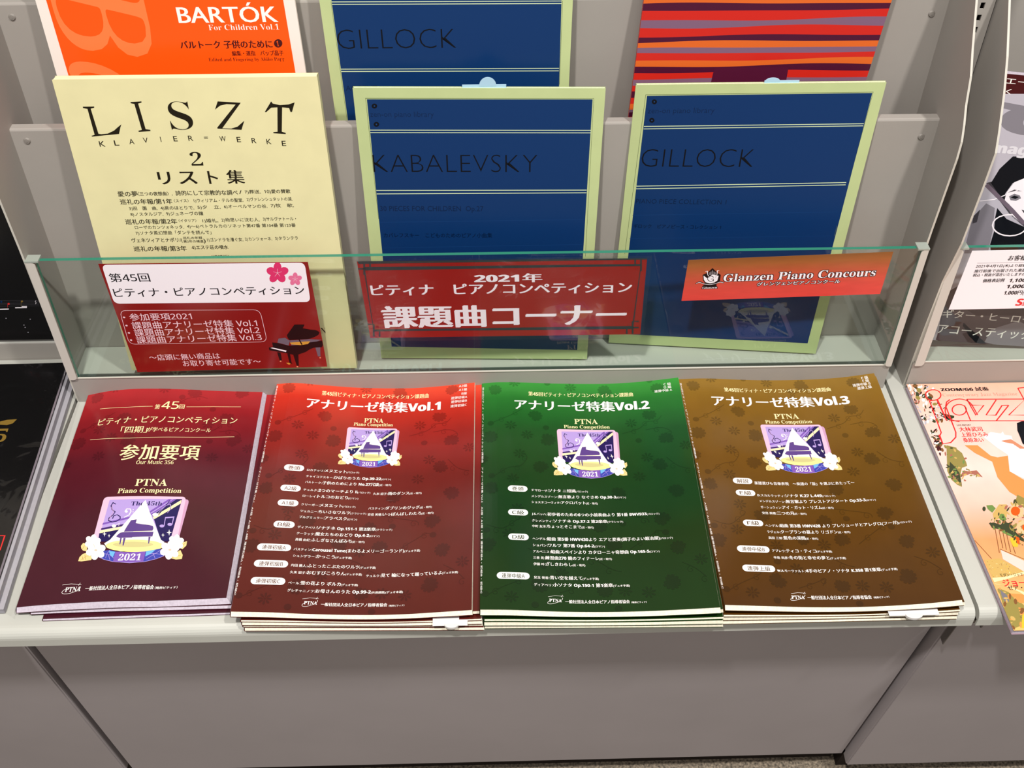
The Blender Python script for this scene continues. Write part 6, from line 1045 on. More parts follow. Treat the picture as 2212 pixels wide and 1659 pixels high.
LG=[
('logopinkb',1,[(-26.7,34.91),(-26.51,36.59),(-26.01,37.88),(-25.22,38.76),(-24.12,39.25),(-22.72,39.33),(42.47,37.27),(43.84,37.03),(44.88,36.42),(45.6,35.42),(46.0,34.06),(46.08,32.32),(44.38,-8.32),(44.17,-9.95),(43.67,-11.21),(42.9,-12.09),(41.84,-12.61),(40.51,-12.76),(-23.99,-11.72),(-25.33,-11.46),(-26.36,-10.87),(-27.09,-9.94),(-27.51,-8.67),(-27.63,-7.07)]),
('logopink',2,[(-35.25,36.23),(-35.11,38.09),(-34.63,39.52),(-33.79,40.51),(-32.62,41.06),(-31.1,41.18),(38.63,40.47),(40.12,40.25),(41.28,39.61),(42.12,38.53),(42.62,37.03),(42.79,35.11),(42.98,-8.67),(42.83,-10.47),(42.35,-11.86),(41.55,-12.84),(40.43,-13.41),(38.99,-13.58),(-30.39,-12.16),(-31.87,-11.87),(-33.02,-11.21),(-33.85,-10.18),(-34.37,-8.77),(-34.56,-7.0)]),
('lilac',3,[(-29.21,37.26),(39.33,37.56),(36.66,-13.55),(-29.14,-12.66)]),
('navy',4,[(39.33,37.56),(16.73,13.89),(28.78,-13.92),(36.66,-13.55)]),
('navy',4,[(-30.22,-2.71),(-11.76,1.68),(-12.57,-13.57),(-29.14,-12.66)]),
('ribbonpurple',4.4,[(26.67,37.47),(11.23,21.75),(13.73,17.36),(34.18,37.56)]),
('lilac',4.8,[(29.74,37.52),(12.74,20.17),(13.27,19.11),(31.44,37.54)]),
('navy',4.6,[(34.18,37.56),(14.74,17.37),(16.31,14.32),(39.33,37.56)]),
('cream',5,[(38.83,36.47),(15.77,15.45),(17.35,12.32),(38.91,31.93)]),
('ribbonpurple',4.4,[(-29.48,9.25),(-3.92,16.17),(-4.75,13.56),(-29.44,6.91)]),
('darkpurple',4.4,[(-29.61,3.05),(-6.9,7.54),(-7.97,4.55),(-29.47,0.91)]),
('cream',5,[(-29.72,0.49),(-9.28,4.34),(-11.58,0.82),(-29.97,-2.9)]),
('cone',6,[(5.12,36.05),(11.06,22.63),(28.2,-11.81),(31.83,-14.34),(29.09,-21.07),(13.65,-25.83),(-6.17,-25.1),(-19.1,-20.35),(-22.9,-15.14),(-18.42,-11.18),(-10.85,3.8)]),
('paleyellow',6.5,[(31.96,-18.72),(31.39,-20.57),(29.07,-22.28),(25.18,-23.77),(20.0,-24.96),(13.87,-25.75),(7.17,-26.02),(0.31,-25.66),(-6.24,-24.73),(-12.01,-23.37),(-16.58,-21.69),(-19.64,-19.82),(-20.96,-17.92),(-20.45,-16.11),(-18.13,-14.52),(-14.16,-13.24),(-8.83,-12.33),(-2.51,-11.84),(4.34,-11.76),(11.23,-12.02),(17.69,-12.66),(23.33,-13.71),(27.78,-15.15),(30.72,-16.87)]),
('khaki',7,[(22.37,-17.36),(21.91,-18.23),(20.23,-19.07),(17.46,-19.8),(13.78,-20.39),(9.43,-20.75),(4.7,-20.84),(-0.12,-20.62),(-4.69,-20.14),(-8.67,-19.45),(-11.8,-18.63),(-13.85,-17.73),(-14.67,-16.83),(-14.22,-15.98),(-12.51,-15.25),(-9.67,-14.68),(-5.9,-14.29),(-1.45,-14.11),(3.35,-14.11),(8.17,-14.27),(12.67,-14.58),(16.57,-15.07),(19.61,-15.72),(21.59,-16.5)]),
('pianopurple',8,[(-3.62,11.35),(1.59,12.27),(1.48,7.74),(7.44,6.38),(14.27,5.56),(17.83,4.32),(18.97,1.75),(18.54,-1.28),(0.43,-2.16),(-7.56,-2.33),(-6.1,3.62)]),
('pianopurple',8,[(-10.73,-3.24),(-8.15,-2.74),(19.76,-2.54),(19.8,-8.1),(1.75,-8.75),(1.22,-9.42),(-10.1,-9.46),(-13.49,-7.62),(-13.09,-6.37)]),
('pianopurple',8,[(-9.42,-9.49),(-7.81,-9.55),(-7.75,-16.88),(-8.55,-16.85)]),
('pianopurple',8,[(-6.4,-9.61),(-4.25,-9.68),(-4.43,-18.51),(-5.43,-18.47)]),
('pianopurple',8,[(16.23,-8.41),(18.21,-8.38),(18.25,-16.33),(17.4,-16.34)]),
('cone',7,[(-8.84,22.05),(-8.92,21.17),(-9.5,20.64),(-10.34,20.67),(-11.14,21.25),(-11.59,22.15),(-11.51,23.03),(-10.93,23.55),(-10.08,23.52),(-9.28,22.95)]),
('cone',7,[(-3.67,24.11),(-3.8,23.57),(-4.28,23.58),(-4.63,24.13),(-4.5,24.67),(-4.02,24.65)]),
('cone',7,[(-3.27,21.44),(-3.41,20.91),(-3.88,20.92),(-4.23,21.46),(-4.1,22.0),(-3.62,21.98)]),
('lilac',7,[(28.39,4.49),(28.24,3.62),(27.53,2.98),(26.44,2.73),(25.27,2.95),(24.33,3.57),(23.87,4.43),(24.01,5.3),(24.73,5.94),(25.82,6.19),(26.99,5.98),(27.93,5.35)]),
('lilac',7,[(35.43,6.4),(35.28,5.53),(34.55,4.9),(33.45,4.67),(32.27,4.91),(31.32,5.55),(30.86,6.42),(31.01,7.29),(31.73,7.93),(32.83,8.16),(34.02,7.92),(34.97,7.28)]),
('cone',7,[(20.48,17.92),(20.3,16.86),(19.41,16.07),(18.06,15.76),(16.6,16.01),(15.43,16.77),(14.86,17.81),(15.04,18.88),(15.93,19.67),(17.28,19.98),(18.74,19.72),(19.91,18.97)]),
('cone',7,[(-16.14,4.89),(-16.21,3.94),(-16.81,3.28),(-17.78,3.07),(-18.85,3.38),(-19.75,4.12),(-20.23,5.09),(-20.16,6.03),(-19.56,6.7),(-18.59,6.9),(-17.51,6.6),(-16.61,5.86)]),
('cone',7,[(-25.72,-0.78),(-24.66,-3.49),(-22.93,-4.17),(-24.4,-4.67),(-24.28,-7.32),(-25.34,-4.62),(-27.07,-3.93),(-25.6,-3.44)]),
('cone',7,[(-20.73,-4.21),(-20.01,-6.06),(-18.83,-6.52),(-19.84,-6.86),(-19.76,-8.67),(-20.48,-6.83),(-21.66,-6.37),(-20.65,-6.02)]),
('cone',7,[(33.51,0.52),(34.59,-2.6),(36.54,-3.3),(34.83,-3.96),(34.85,-7.05),(33.77,-3.95),(31.83,-3.26),(33.53,-2.59)]),
('cone',7,[(28.59,-3.7),(29.33,-5.81),(30.65,-6.26),(29.5,-6.73),(29.52,-8.83),(28.78,-6.73),(27.47,-6.28),(28.61,-5.81)]),
('ribbonblue',8,[(-24.86,-30.33),(-21.06,-23.56),(-15.87,-23.01),(-10.13,-25.1),(2.65,-26.37),(16.82,-25.38),(24.89,-23.18),(29.27,-22.07),(34.69,-30.26),(28.09,-33.51),(18.36,-36.88),(5.06,-38.32),(-10.36,-36.41),(-18.87,-33.54)]),
('skyblue',9,[(-16.4,-24.22),(-10.61,-25.33),(-11.38,-31.63),(-14.61,-28.85)]),
('skyblue',9,[(17.47,-25.37),(25.54,-23.18),(21.91,-28.2),(17.59,-31.15)]),
('ribbonpurple',10,[(-10.46,-25.09),(2.65,-26.37),(16.82,-25.38),(16.98,-37.07),(5.03,-38.16),(-10.22,-36.42)]),
('goldleaf',9,[(-42.41,-34.02),(-42.28,-29.55),(-40.11,-26.02),(-36.68,-25.03),(-30.13,-30.4),(-30.72,-33.63),(-35.23,-34.13),(-39.12,-34.51)]),
('goldleaf',9,[(-44.0,-16.62),(-42.74,-13.37),(-38.44,-14.53),(-37.07,-23.36),(-40.66,-22.27),(-42.96,-19.61)]),
('goldleaf',9,[(39.09,-32.82),(48.09,-23.93),(51.22,-29.87),(51.21,-34.43),(46.01,-34.83)]),
('goldleaf',9,[(46.79,-16.31),(52.49,-13.76),(52.71,-19.03),(49.95,-23.15),(46.32,-21.35)]),
('petalwhite',11.0,[(-34.45,-4.02),(-32.91,-5.04),(-31.68,-7.03),(-31.09,-9.43),(-31.29,-11.62),(-32.23,-12.99),(-33.65,-13.2),(-35.18,-12.18),(-36.41,-10.21),(-37.01,-7.8),(-36.81,-5.61),(-35.88,-4.22)]),
('petalwhite',11.15,[(-27.04,-10.47),(-26.61,-12.36),(-27.14,-14.11),(-28.48,-15.26),(-30.29,-15.49),(-32.07,-14.74),(-33.36,-13.22),(-33.8,-11.33),(-33.28,-9.58),(-31.93,-8.44),(-30.12,-8.21),(-28.33,-8.95)]),
('petalwhite',11.3,[(-26.36,-19.57),(-27.44,-20.44),(-29.17,-20.23),(-31.09,-18.99),(-32.7,-17.06),(-33.56,-14.94),(-33.43,-13.22),(-32.34,-12.35),(-30.6,-12.56),(-28.67,-13.81),(-27.07,-15.75),(-26.22,-17.86)]),
('petalwhite',11.45,[(-32.99,-22.26),(-34.51,-21.26),(-35.73,-19.31),(-36.32,-16.93),(-36.13,-14.77),(-35.2,-13.4),(-33.78,-13.19),(-32.25,-14.21),(-31.04,-16.17),(-30.45,-18.54),(-30.65,-20.7),(-31.58,-22.06)]),
('petalwhite',11.6,[(-40.38,-15.86),(-40.84,-13.98),(-40.32,-12.23),(-38.97,-11.1),(-37.16,-10.89),(-35.36,-11.65),(-34.06,-13.17),(-33.62,-15.06),(-34.14,-16.8),(-35.48,-17.92),(-37.29,-18.14),(-39.09,-17.38)]),
('petalwhite',11.75,[(-41.16,-6.71),(-40.07,-5.84),(-38.31,-6.07),(-36.36,-7.35),(-34.73,-9.31),(-33.87,-11.45),(-34.0,-13.18),(-35.08,-14.05),(-36.83,-13.82),(-38.78,-12.56),(-40.41,-10.59),(-41.28,-8.45)]),
('petalwhite',11.0,[(42.29,-5.68),(43.75,-6.65),(44.86,-8.6),(45.32,-11.01),(45.02,-13.22),(44.03,-14.66),(42.62,-14.93),(41.17,-13.97),(40.06,-12.04),(39.59,-9.65),(39.89,-7.42),(40.88,-5.97)]),
('petalwhite',11.15,[(49.28,-11.91),(49.61,-13.8),(49.0,-15.59),(47.61,-16.79),(45.82,-17.09),(44.09,-16.41),(42.9,-14.94),(42.56,-13.05),(43.16,-11.25),(44.55,-10.03),(46.35,-9.72),(48.08,-10.41)]),
('petalwhite',11.3,[(49.5,-21.09),(48.38,-22.0),(46.68,-21.85),(44.84,-20.67),(43.36,-18.78),(42.62,-16.69),(42.84,-14.93),(43.95,-14.0),(45.65,-14.15),(47.5,-15.34),(48.99,-17.24),(49.72,-19.35)]),
('petalwhite',11.45,[(42.81,-24.05),(41.37,-23.11),(40.27,-21.2),(39.8,-18.83),(40.1,-16.63),(41.08,-15.2),(42.49,-14.93),(43.94,-15.88),(45.04,-17.81),(45.5,-20.19),(45.2,-22.38),(44.21,-23.79)]),
('petalwhite',11.6,[(35.89,-17.98),(35.54,-16.11),(36.13,-14.32),(37.5,-13.1),(39.29,-12.77),(41.02,-13.44),(42.21,-14.92),(42.55,-16.8),(41.95,-18.58),(40.58,-19.79),(38.79,-20.1),(37.08,-19.44)]),
('petalwhite',11.75,[(35.59,-8.8),(36.7,-7.85),(38.4,-7.98),(40.25,-9.15),(41.75,-11.05),(42.49,-13.17),(42.27,-14.92),(41.17,-15.85),(39.46,-15.71),(37.62,-14.55),(36.13,-12.67),(35.38,-10.56)]),
('petalwhite',11.0,[(-29.75,-11.54),(-27.89,-12.78),(-26.4,-15.18),(-25.69,-18.09),(-25.95,-20.74),(-27.09,-22.42),(-28.82,-22.68),(-30.67,-21.45),(-32.16,-19.06),(-32.88,-16.15),(-32.64,-13.49),(-31.49,-11.8)]),
('petalwhite',11.15,[(-20.77,-19.33),(-20.25,-21.62),(-20.9,-23.74),(-22.55,-25.13),(-24.74,-25.42),(-26.91,-24.53),(-28.47,-22.7),(-29.0,-20.41),(-28.36,-18.29),(-26.71,-16.89),(-24.5,-16.6),(-22.33,-17.49)]),
('petalwhite',11.3,[(-19.99,-30.35),(-21.3,-31.41),(-23.4,-31.16),(-25.74,-29.67),(-27.68,-27.34),(-28.71,-24.79),(-28.55,-22.69),(-27.23,-21.63),(-25.11,-21.89),(-22.76,-23.38),(-20.83,-25.72),(-19.81,-28.27)]),
('petalwhite',11.45,[(-28.05,-33.63),(-29.89,-32.43),(-31.37,-30.08),(-32.08,-27.21),(-31.84,-24.59),(-30.7,-22.92),(-28.98,-22.67),(-27.13,-23.89),(-25.65,-26.25),(-24.95,-29.12),(-25.2,-31.73),(-26.34,-33.38)]),
('petalwhite',11.6,[(-37.02,-25.93),(-37.57,-23.65),(-36.93,-21.54),(-35.29,-20.16),(-33.08,-19.89),(-30.89,-20.8),(-29.32,-22.64),(-28.79,-24.92),(-29.43,-27.03),(-31.07,-28.4),(-33.27,-28.67),(-35.44,-27.76)]),
('petalwhite',11.75,[(-37.94,-14.84),(-36.61,-13.78),(-34.47,-14.06),(-32.09,-15.59),(-30.12,-17.97),(-29.08,-20.55),(-29.25,-22.65),(-30.57,-23.71),(-32.69,-23.44),(-35.05,-21.92),(-37.03,-19.55),(-38.09,-16.95)]),
('petalline',12.5,[(-27.41,-22.77),(-27.66,-23.57),(-28.63,-23.84),(-29.76,-23.43),(-30.38,-22.57),(-30.14,-21.77),(-29.16,-21.5),(-28.03,-21.91)]),
('petalwhite',11.0,[(38.11,-12.47),(39.89,-13.64),(41.24,-16.0),(41.81,-18.92),(41.45,-21.6),(40.24,-23.34),(38.53,-23.68),(36.76,-22.53),(35.41,-20.19),(34.83,-17.29),(35.19,-14.59),(36.39,-12.82)]),
('petalwhite',11.15,[(46.63,-20.0),(47.05,-22.3),(46.31,-24.47),(44.62,-25.92),(42.43,-26.29),(40.33,-25.47),(38.87,-23.68),(38.45,-21.4),(39.18,-19.22),(40.87,-17.74),(43.06,-17.36),(45.18,-18.19)]),
('petalwhite',11.3,[(46.92,-31.12),(45.57,-32.22),(43.5,-32.04),(41.25,-30.62),(39.44,-28.34),(38.54,-25.8),(38.8,-23.68),(40.14,-22.55),(42.22,-22.73),(44.48,-24.16),(46.3,-26.47),(47.19,-29.02)]),
('petalwhite',11.45,[(38.79,-34.71),(37.04,-33.57),(35.69,-31.27),(35.12,-28.41),(35.47,-25.75),(36.66,-24.01),(38.37,-23.67),(40.14,-24.83),(41.49,-27.16),(42.06,-30.03),(41.69,-32.67),(40.49,-34.38)]),
('petalwhite',11.6,[(30.36,-27.41),(29.93,-25.15),(30.64,-22.98),(32.3,-21.48),(34.47,-21.08),(36.58,-21.88),(38.03,-23.67),(38.45,-25.94),(37.73,-28.1),(36.06,-29.56),(33.89,-29.95),(31.81,-29.16)]),
('petalwhite',11.75,[(29.96,-16.3),(31.3,-15.13),(33.37,-15.27),(35.63,-16.69),(37.46,-18.98),(38.37,-21.54),(38.11,-23.67),(36.77,-24.8),(34.69,-24.64),(32.45,-23.24),(30.63,-20.98),(29.72,-18.44)]),
('petalline',12.5,[(39.91,-23.71),(39.63,-24.53),(38.66,-24.85),(37.57,-24.48),(37.0,-23.65),(37.27,-22.83),(38.24,-22.5),(39.34,-22.87)])]
LS=[
('cream',9,0.41,[(1.1,-2.17),(18.29,-1.71)],0),
('navy',7,0.88,[(-22.1,31.49),(-25.17,33.62),(-26.25,29.93),(-24.14,24.93),(-20.66,22.1),(-22.02,18.22),(-25.06,14.89),(-24.74,11.82),(-20.92,9.88),(-16.99,10.55),(-14.21,13.47),(-14.77,16.12),(-17.98,18.45),(-21.14,17.29),(-21.42,13.81)],0),
('logopinkb',7.5,0.34,[(-24.05,31.59),(-25.42,27.66),(-22.28,22.63),(-23.4,18.29),(-24.58,12.68)],0),
('cone',7,0.88,[(-11.59,22.15),(-10.51,25.21),(-7.07,25.09),(-5.76,21.95),(-6.91,17.58),(-10.82,15.08)],0),
('lilac',7,0.74,[(28.13,4.49),(27.6,14.96),(35.23,15.7),(35.19,6.23)],0),
('lilac',7,1.08,[(27.72,14.26),(35.21,14.99)],0),
('navy',7,0.68,[(20.43,17.48),(24.03,25.54),(27.7,35.5),(30.16,29.22),(30.42,23.85)],0),
('lilac',7.5,0.47,[(19.44,19.23),(25.42,29.15),(29.17,31.0),(30.78,25.64),(28.34,20.27)],0),
('cone',7,0.34,[(-16.66,5.77),(-13.8,8.24),(-13.75,4.78)],0),
('lilac',9,0.34,[(-20.32,-26.9),(-14.61,-28.85),(-9.73,-33.18)],0),
('lilac',9,0.34,[(-17.89,-31.96),(-17.64,-27.05),(-15.87,-23.01)],0),
('lilac',9,0.34,[(-13.36,-34.64),(-15.95,-28.78)],0),
('lilac',9,0.34,[(19.11,-34.01),(26.88,-26.91),(30.2,-23.57)],0),
('lilac',9,0.34,[(20.53,-27.81),(27.03,-27.74),(33.23,-29.41)],0),
('lilac',9,0.34,[(26.64,-32.69),(23.63,-26.94)],0),
('lilac',9.5,0.47,[(-24.86,-30.33),(-18.83,-33.7),(-10.32,-36.58),(5.08,-38.4),(18.39,-37.05),(28.12,-33.67),(34.69,-30.26)],0),
('leafvein',9.5,0.34,[(-40.72,-33.33),(-36.39,-29.16),(-32.05,-27.82)],0),
('leafvein',9.5,0.34,[(-38.12,-33.12),(-39.77,-28.91)],0),
('leafvein',9.5,0.34,[(-35.86,-32.87),(-37.79,-27.42)],0),
('leafvein',9.5,0.34,[(-41.74,-20.53),(-40.68,-16.45)],0),
('leafvein',9.5,0.34,[(41.07,-32.87),(49.76,-29.82)],0),
('leafvein',9.5,0.34,[(48.18,-20.57),(51.93,-15.19)],0),
('petalline',12.2,0.2,[(-32.88,-11.63),(-31.2,-8.55)],0),
('petalline',12.2,0.2,[(-31.78,-13.7),(-27.94,-14.66)],0),
('petalline',12.2,0.2,[(-32.61,-15.26),(-30.45,-19.28)],0),
('petalline',12.2,0.2,[(-34.54,-14.76),(-36.21,-17.81)],0),
('petalline',12.2,0.2,[(-35.65,-12.7),(-39.52,-11.69)],0),
('petalline',12.2,0.2,[(-34.82,-11.13),(-37.01,-7.05)],0),
('petalline',12.2,0.2,[(43.45,-13.3),(45.26,-10.12)],0),
('petalline',12.2,0.2,[(44.43,-15.35),(48.18,-16.18)],0),
('petalline',12.2,0.2,[(43.53,-16.96),(45.47,-20.93)],0),
('petalline',12.2,0.2,[(41.66,-16.55),(39.87,-19.71)],0),
('petalline',12.2,0.2,[(40.68,-14.52),(36.94,-13.72)],0),
('petalline',12.2,0.2,[(41.57,-12.89),(39.62,-8.89)],0),
('petalline',12.2,0.2,[(-27.88,-20.77),(-25.82,-17.02)],0),
('petalline',12.2,0.2,[(-26.55,-23.26),(-21.88,-24.42)],0),
('petalline',12.2,0.2,[(-27.57,-25.16),(-24.95,-30.02)],0),
('petalline',12.2,0.2,[(-29.91,-24.57),(-31.95,-28.26)],0),
('petalline',12.2,0.2,[(-31.25,-22.07),(-35.95,-20.88)],0),
('petalline',12.2,0.2,[(-30.23,-20.17),(-32.89,-15.24)],0),
('petalline',12.2,0.2,[(39.54,-21.71),(41.74,-17.84)],0),
('petalline',12.2,0.2,[(40.74,-24.17),(45.31,-25.18)],0),
('petalline',12.2,0.2,[(39.65,-26.13),(42.02,-30.93)],0),
('petalline',12.2,0.2,[(37.37,-25.64),(35.2,-29.47)],0),
('petalline',12.2,0.2,[(36.17,-23.18),(31.62,-22.25)],0),
('petalline',12.2,0.2,[(37.25,-21.21),(34.87,-16.37)],0)]
LT=[
('navy',0,'𝐓𝐡𝐞 𝟒𝟓𝐭𝐡',-7.58,21.46,29.3,5.31),
('white',0,'𝟐𝟎𝟐𝟏',-6.09,14.1,-35.53,7.57)]
LP=[
('vol0',86.91,79.43,1.0,1.0),
('vol1',102.9,201.79,0.656,0.714),
('vol2',104.01,188.99,0.773,0.845),
('vol3',103.47,189.41,0.811,0.842)]
MON=[
(13.37,279.83),
(55.1,241.96),
(130.8,282.48),
(186.09,281.53),
(173.79,242.98),
(66.75,208.52),
(8.32,210.58),
(-0.9,180.9),
(58.79,170.46),
(187.04,207.12),
(177.4,172.59),
(188.45,136.63),
(10.29,141.64),
(132.2,136.56),
(171.55,103.12),
(6.99,71.98),
(123.76,74.09),
(182.31,68.28),
(53.46,28.02),
(111.06,22.87),
(171.4,29.88),
(53.63,103.93),
(111.46,96.75),
(85.66,76.01)]
DAI=[
(34.28,291.17),
(94.04,286.65),
(29.61,227.29),
(46.18,214.04),
(153.88,232.22),
(205.07,195.46),
(38.07,187.55),
(165.53,183.0),
(155.18,157.82),
(30.9,154.12),
(34.51,116.3),
(26.31,85.08),
(27.48,14.03),
(73.59,41.26),
(105.54,68.97),
(129.12,22.38),
(150.06,19.81),
(200.82,53.36),
(60.39,67.54)]
DOT=[
(69.54,292.12),
(179.37,294.25),
(116.77,274.1),
(159.37,206.82),
(65.8,225.62),
(9.16,229.79),
(155.33,255.87),
(10.17,157.38),
(57.19,49.02),
(4.37,16.85),
(133.81,99.31),
(172.71,86.77),
(121.74,3.21),
(48.32,6.19),
(5.46,89.46)]
CUR=[
[(29.4,287.87),(30.26,279.6),(37.07,272.67),(52.54,278.64),(64.71,289.76),(77.22,286.23),(84.7,294.86)],
[(9.16,229.79),(25.95,239.25),(37.19,247.52),(42.16,251.73)],
[(143.48,217.49),(161.5,223.81),(170.52,232.57),(180.25,233.21),(186.06,240.08)],
[(114.61,263.95),(123.46,271.86),(138.54,275.29),(146.53,272.76)],
[(11.21,155.61),(26.61,168.13),(37.77,170.33),(45.19,181.5),(42.37,188.66)],
[(167.71,221.25),(184.39,222.83),(193.21,215.51),(188.31,206.9)],
[(5.25,95.93),(19.77,91.3),(31.51,99.74),(37.91,106.51),(32.0,109.58)],
[(119.82,113.0),(138.13,108.95),(156.12,104.48),(158.57,99.37)],
[(5.21,14.71),(18.98,23.87),(36.67,33.28),(40.32,39.35)],
[(70.71,19.83),(86.76,25.89),(97.61,30.33),(93.42,22.99)],
[(138.05,68.78),(153.56,80.42),(167.07,88.91),(173.49,85.08)],
[(183.48,51.16),(194.4,43.65),(203.14,33.46)],
[(184.34,181.57),(194.04,169.09),(205.41,163.56)],
[(43.49,68.4),(57.2,61.23),(60.67,53.7)],
[(94.76,60.48),(106.17,55.83),(118.77,46.48),(127.78,43.18)]]
def lerp(a,b,t): return a+(b-a)*t
def spl(pts,u):
    # smooth interpolation through (u,z) knots (Catmull-Rom on uneven knots)
    n=len(pts)
    if u<=pts[0][0]: return pts[0][1]
    if u>=pts[-1][0]: return pts[-1][1]
    for i in range(n-1):
        if pts[i][0]<=u<=pts[i+1][0]: break
    x0,y0=pts[i];x1,y1=pts[i+1]
    m0=(y1-pts[i-1][1])/(x1-pts[i-1][0]) if i>0 else (y1-y0)/(x1-x0)
    m1=(pts[i+2][1]-y0)/(pts[i+2][0]-x0) if i<n-2 else (y1-y0)/(x1-x0)
    h=x1-x0;t=(u-x0)/h
    return (2*t**3-3*t*t+1)*y0+(t**3-2*t*t+t)*h*m0+(-2*t**3+3*t*t)*y1+(t**3-t*t)*h*m1
LIE={
 'vol0':(-.42115,.57596,.01889,.1851,.2781,[(0,9.6),(.12,15),(.29,18),(.52,16.5),(.77,12.5),(1,10)],[(0,8.8),(.08,10.4),(.23,12),(.475,13),(.65,11.2),(.84,11.2),(1,11.7)]),
 'vol1':(-.2276,.55872,-.01171,.21,.297,[(0,21.3),(.087,22.6),(.238,18.4),(.421,13.8),(.669,11.9),(.825,14.2),(1,18.8)],[(0,20.3),(.165,18.4),(.314,15.4),(.54,12.8),(.718,13.3),(.87,16),(1,18.5)]),
 'vol2':(-.01032,.55479,-.01412,.21,.297,[(0,17),(.076,18.6),(.216,17.5),(.338,15.5),(.644,13.6),(.827,16.2),(1,21.1)],[(0,20.9),(.135,20),(.334,16.7),(.534,15.5),(.733,16.6),(1,20.7)]),
 'vol3':(.20445,.55502,-.00084,.21,.297,[(0,18.6),(.126,19.2),(.405,15.2),(.614,14.6),(.82,16.8),(1,22.7)],[(0,19.9),(.155,17.1),(.385,13.4),(.613,12.5),(.837,15.3),(1,19.9)]),
}
def lie_z(name,s,t,frac=1.0):
    d=LIE[name]; return lerp(spl(d[6],s),spl(d[5],s),t)*frac/1000
def lie_pt(name,s,t,z):
    x,y,th,w,h=LIE[name][:5];c,sn=math.cos(th),math.sin(th)
    return (x+c*s*w-sn*t*h, y+sn*s*w+c*t*h, z)
def quad_pt(q,s,t):
    bl,br,tr,tl=q
    return tuple(lerp(lerp(bl[i],br[i],s),lerp(tl[i],tr[i],s),t) for i in range(3))


# ---------------------------------------------------------------- object helpers (coordinates are in the deck frame)
def tag(o, label=None, cat=None, group=None, kind=None):
    if label: o['label'] = label
    if cat: o['category'] = cat
    if group: o['group'] = group
    if kind: o['kind'] = kind
    return o

def thing(name, label, cat, org, group=None, world_frame=False):
    o = bpy.data.objects.new(name, None)
    COL.objects.link(o)
    o.empty_display_size = .02
    o.matrix_world = (Matrix.Identity(4) if world_frame else T) @ Matrix.Translation(org)
    tag(o, label, cat, group)
    o['_o'] = tuple(org)
    return o

def add(name, me, parent, label=None, kind=None):
    o = bpy.data.objects.new(name, me)
    COL.objects.link(o)
    if parent is not None:
        o.parent = parent
        o['_o'] = tuple(parent['_o'])
    tag(o, label=label, kind=kind)
    return o

def mesh(name, verts, faces, mats, org, midx=None, uvs=None, smooth=False):
    me = bpy.data.meshes.new(name)
    ox, oy, oz = org
    me.from_pydata([(x - ox, y - oy, z - oz) for x, y, z in verts], [], faces)
    for m in mats: me.materials.append(m)
    if midx: me.polygons.foreach_set('material_index', midx)
    if uvs:
        uvl = me.uv_layers.new(name='UVMap')
        flat = [0.0] * (2 * len(me.loops))
        vi = [0] * len(me.loops); me.loops.foreach_get('vertex_index', vi)
        for k, v in enumerate(vi): flat[2 * k] = uvs[v][0]; flat[2 * k + 1] = uvs[v][1]
        uvl.data.foreach_set('uv', flat)
    if smooth: me.polygons.foreach_set('use_smooth', [True] * len(me.polygons))
    me.update()
    return me

def bm_part(name, build, m, parent, bevel=0, seg=2, label=None, smooth=False):
    bm = bmesh.new()
    build(bm)
    if bevel:
        es = [e for e in bm.edges if len(e.link_faces) == 2 and e.calc_face_angle(0) > .5]
        bmesh.ops.bevel(bm, geom=es, offset=bevel, segments=seg, affect='EDGES', profile=.5)
    bmesh.ops.recalc_face_normals(bm, faces=bm.faces)
    bmesh.ops.translate(bm, verts=bm.verts, vec=-Vector(parent['_o']))
    me = bpy.data.meshes.new(name)
    bm.to_mesh(me); bm.free()
    for mm in (m if isinstance(m, (list, tuple)) else [m]): me.materials.append(mm)
    if smooth: me.polygons.foreach_set('use_smooth', [True] * len(me.polygons))
    return add(name, me, parent, label)

def box(bm, x0, x1, y0, y1, z0, z1):
    v = [bm.verts.new(p) for p in ((x0, y0, z0), (x1, y0, z0), (x1, y1, z0), (x0, y1, z0), (x0, y0, z1), (x1, y0, z1), (x1, y1, z1), (x0, y1, z1))]
    for f in ((0, 3, 2, 1), (4, 5, 6, 7), (0, 1, 5, 4), (1, 2, 6, 5), (2, 3, 7, 6), (3, 0, 4, 7)): bm.faces.new([v[i] for i in f])
    return v

def boxpart(name, dims, m, parent, bevel=.0006, label=None, seg=2):
    return bm_part(name, lambda bm: box(bm, *dims), m, parent, bevel, seg, label)

def prism(bm, prof, x0, x1):
    a = [bm.verts.new((x0, y, z)) for y, z in prof]; b = [bm.verts.new((x1, y, z)) for y, z in prof]
    bm.faces.new(a); bm.faces.new(b[::-1])
    n = len(prof)
    for i in range(n): bm.faces.new((a[i], b[i], b[(i + 1) % n], a[(i + 1) % n]))

# ---------------------------------------------------------------- printing: words and shapes laid on the page surfaces
WORDS = {}
def latin(s, wt):
    """bold or regular grotesque letters and figures for the sans lettering"""
    if wt < 1 or 'Ó' in s: return s
    A0, a0, n0 = (0x1D5D4, 0x1D5EE, 0x1D7EC) if wt >= 2 else (0x1D5A0, 0x1D5BA, 0x1D7E2)
    return ''.join(chr(A0 + ord(c) - 65) if 'A' <= c <= 'Z' else chr(a0 + ord(c) - 97) if 'a' <= c <= 'z' else chr(n0 + ord(c) - 48) if '0' <= c <= '9' else c for c in s)
def need(s, off=0.0): WORDS.setdefault((s, off), None)
def segs(s): return s.split('|')
OFF = {-2: -.024, -1: -.013}
for it in T_ITEMS:
    for sg in segs(it[3]): need(latin(sg, it[2]), OFF.get(it[2], 0))
for it in P: need(latin(it[1], 1))
for it in LT: need(it[2])
SPINE = '第45回ピティナ・ピアノコンペティション課題曲　アナリーゼ特集 Vol.%d　A2級・A1級・B級 連弾初級A・初級B・初級C'
for k_ in (1, 2, 3): need(SPINE % k_)
need('𝐵𝑎')
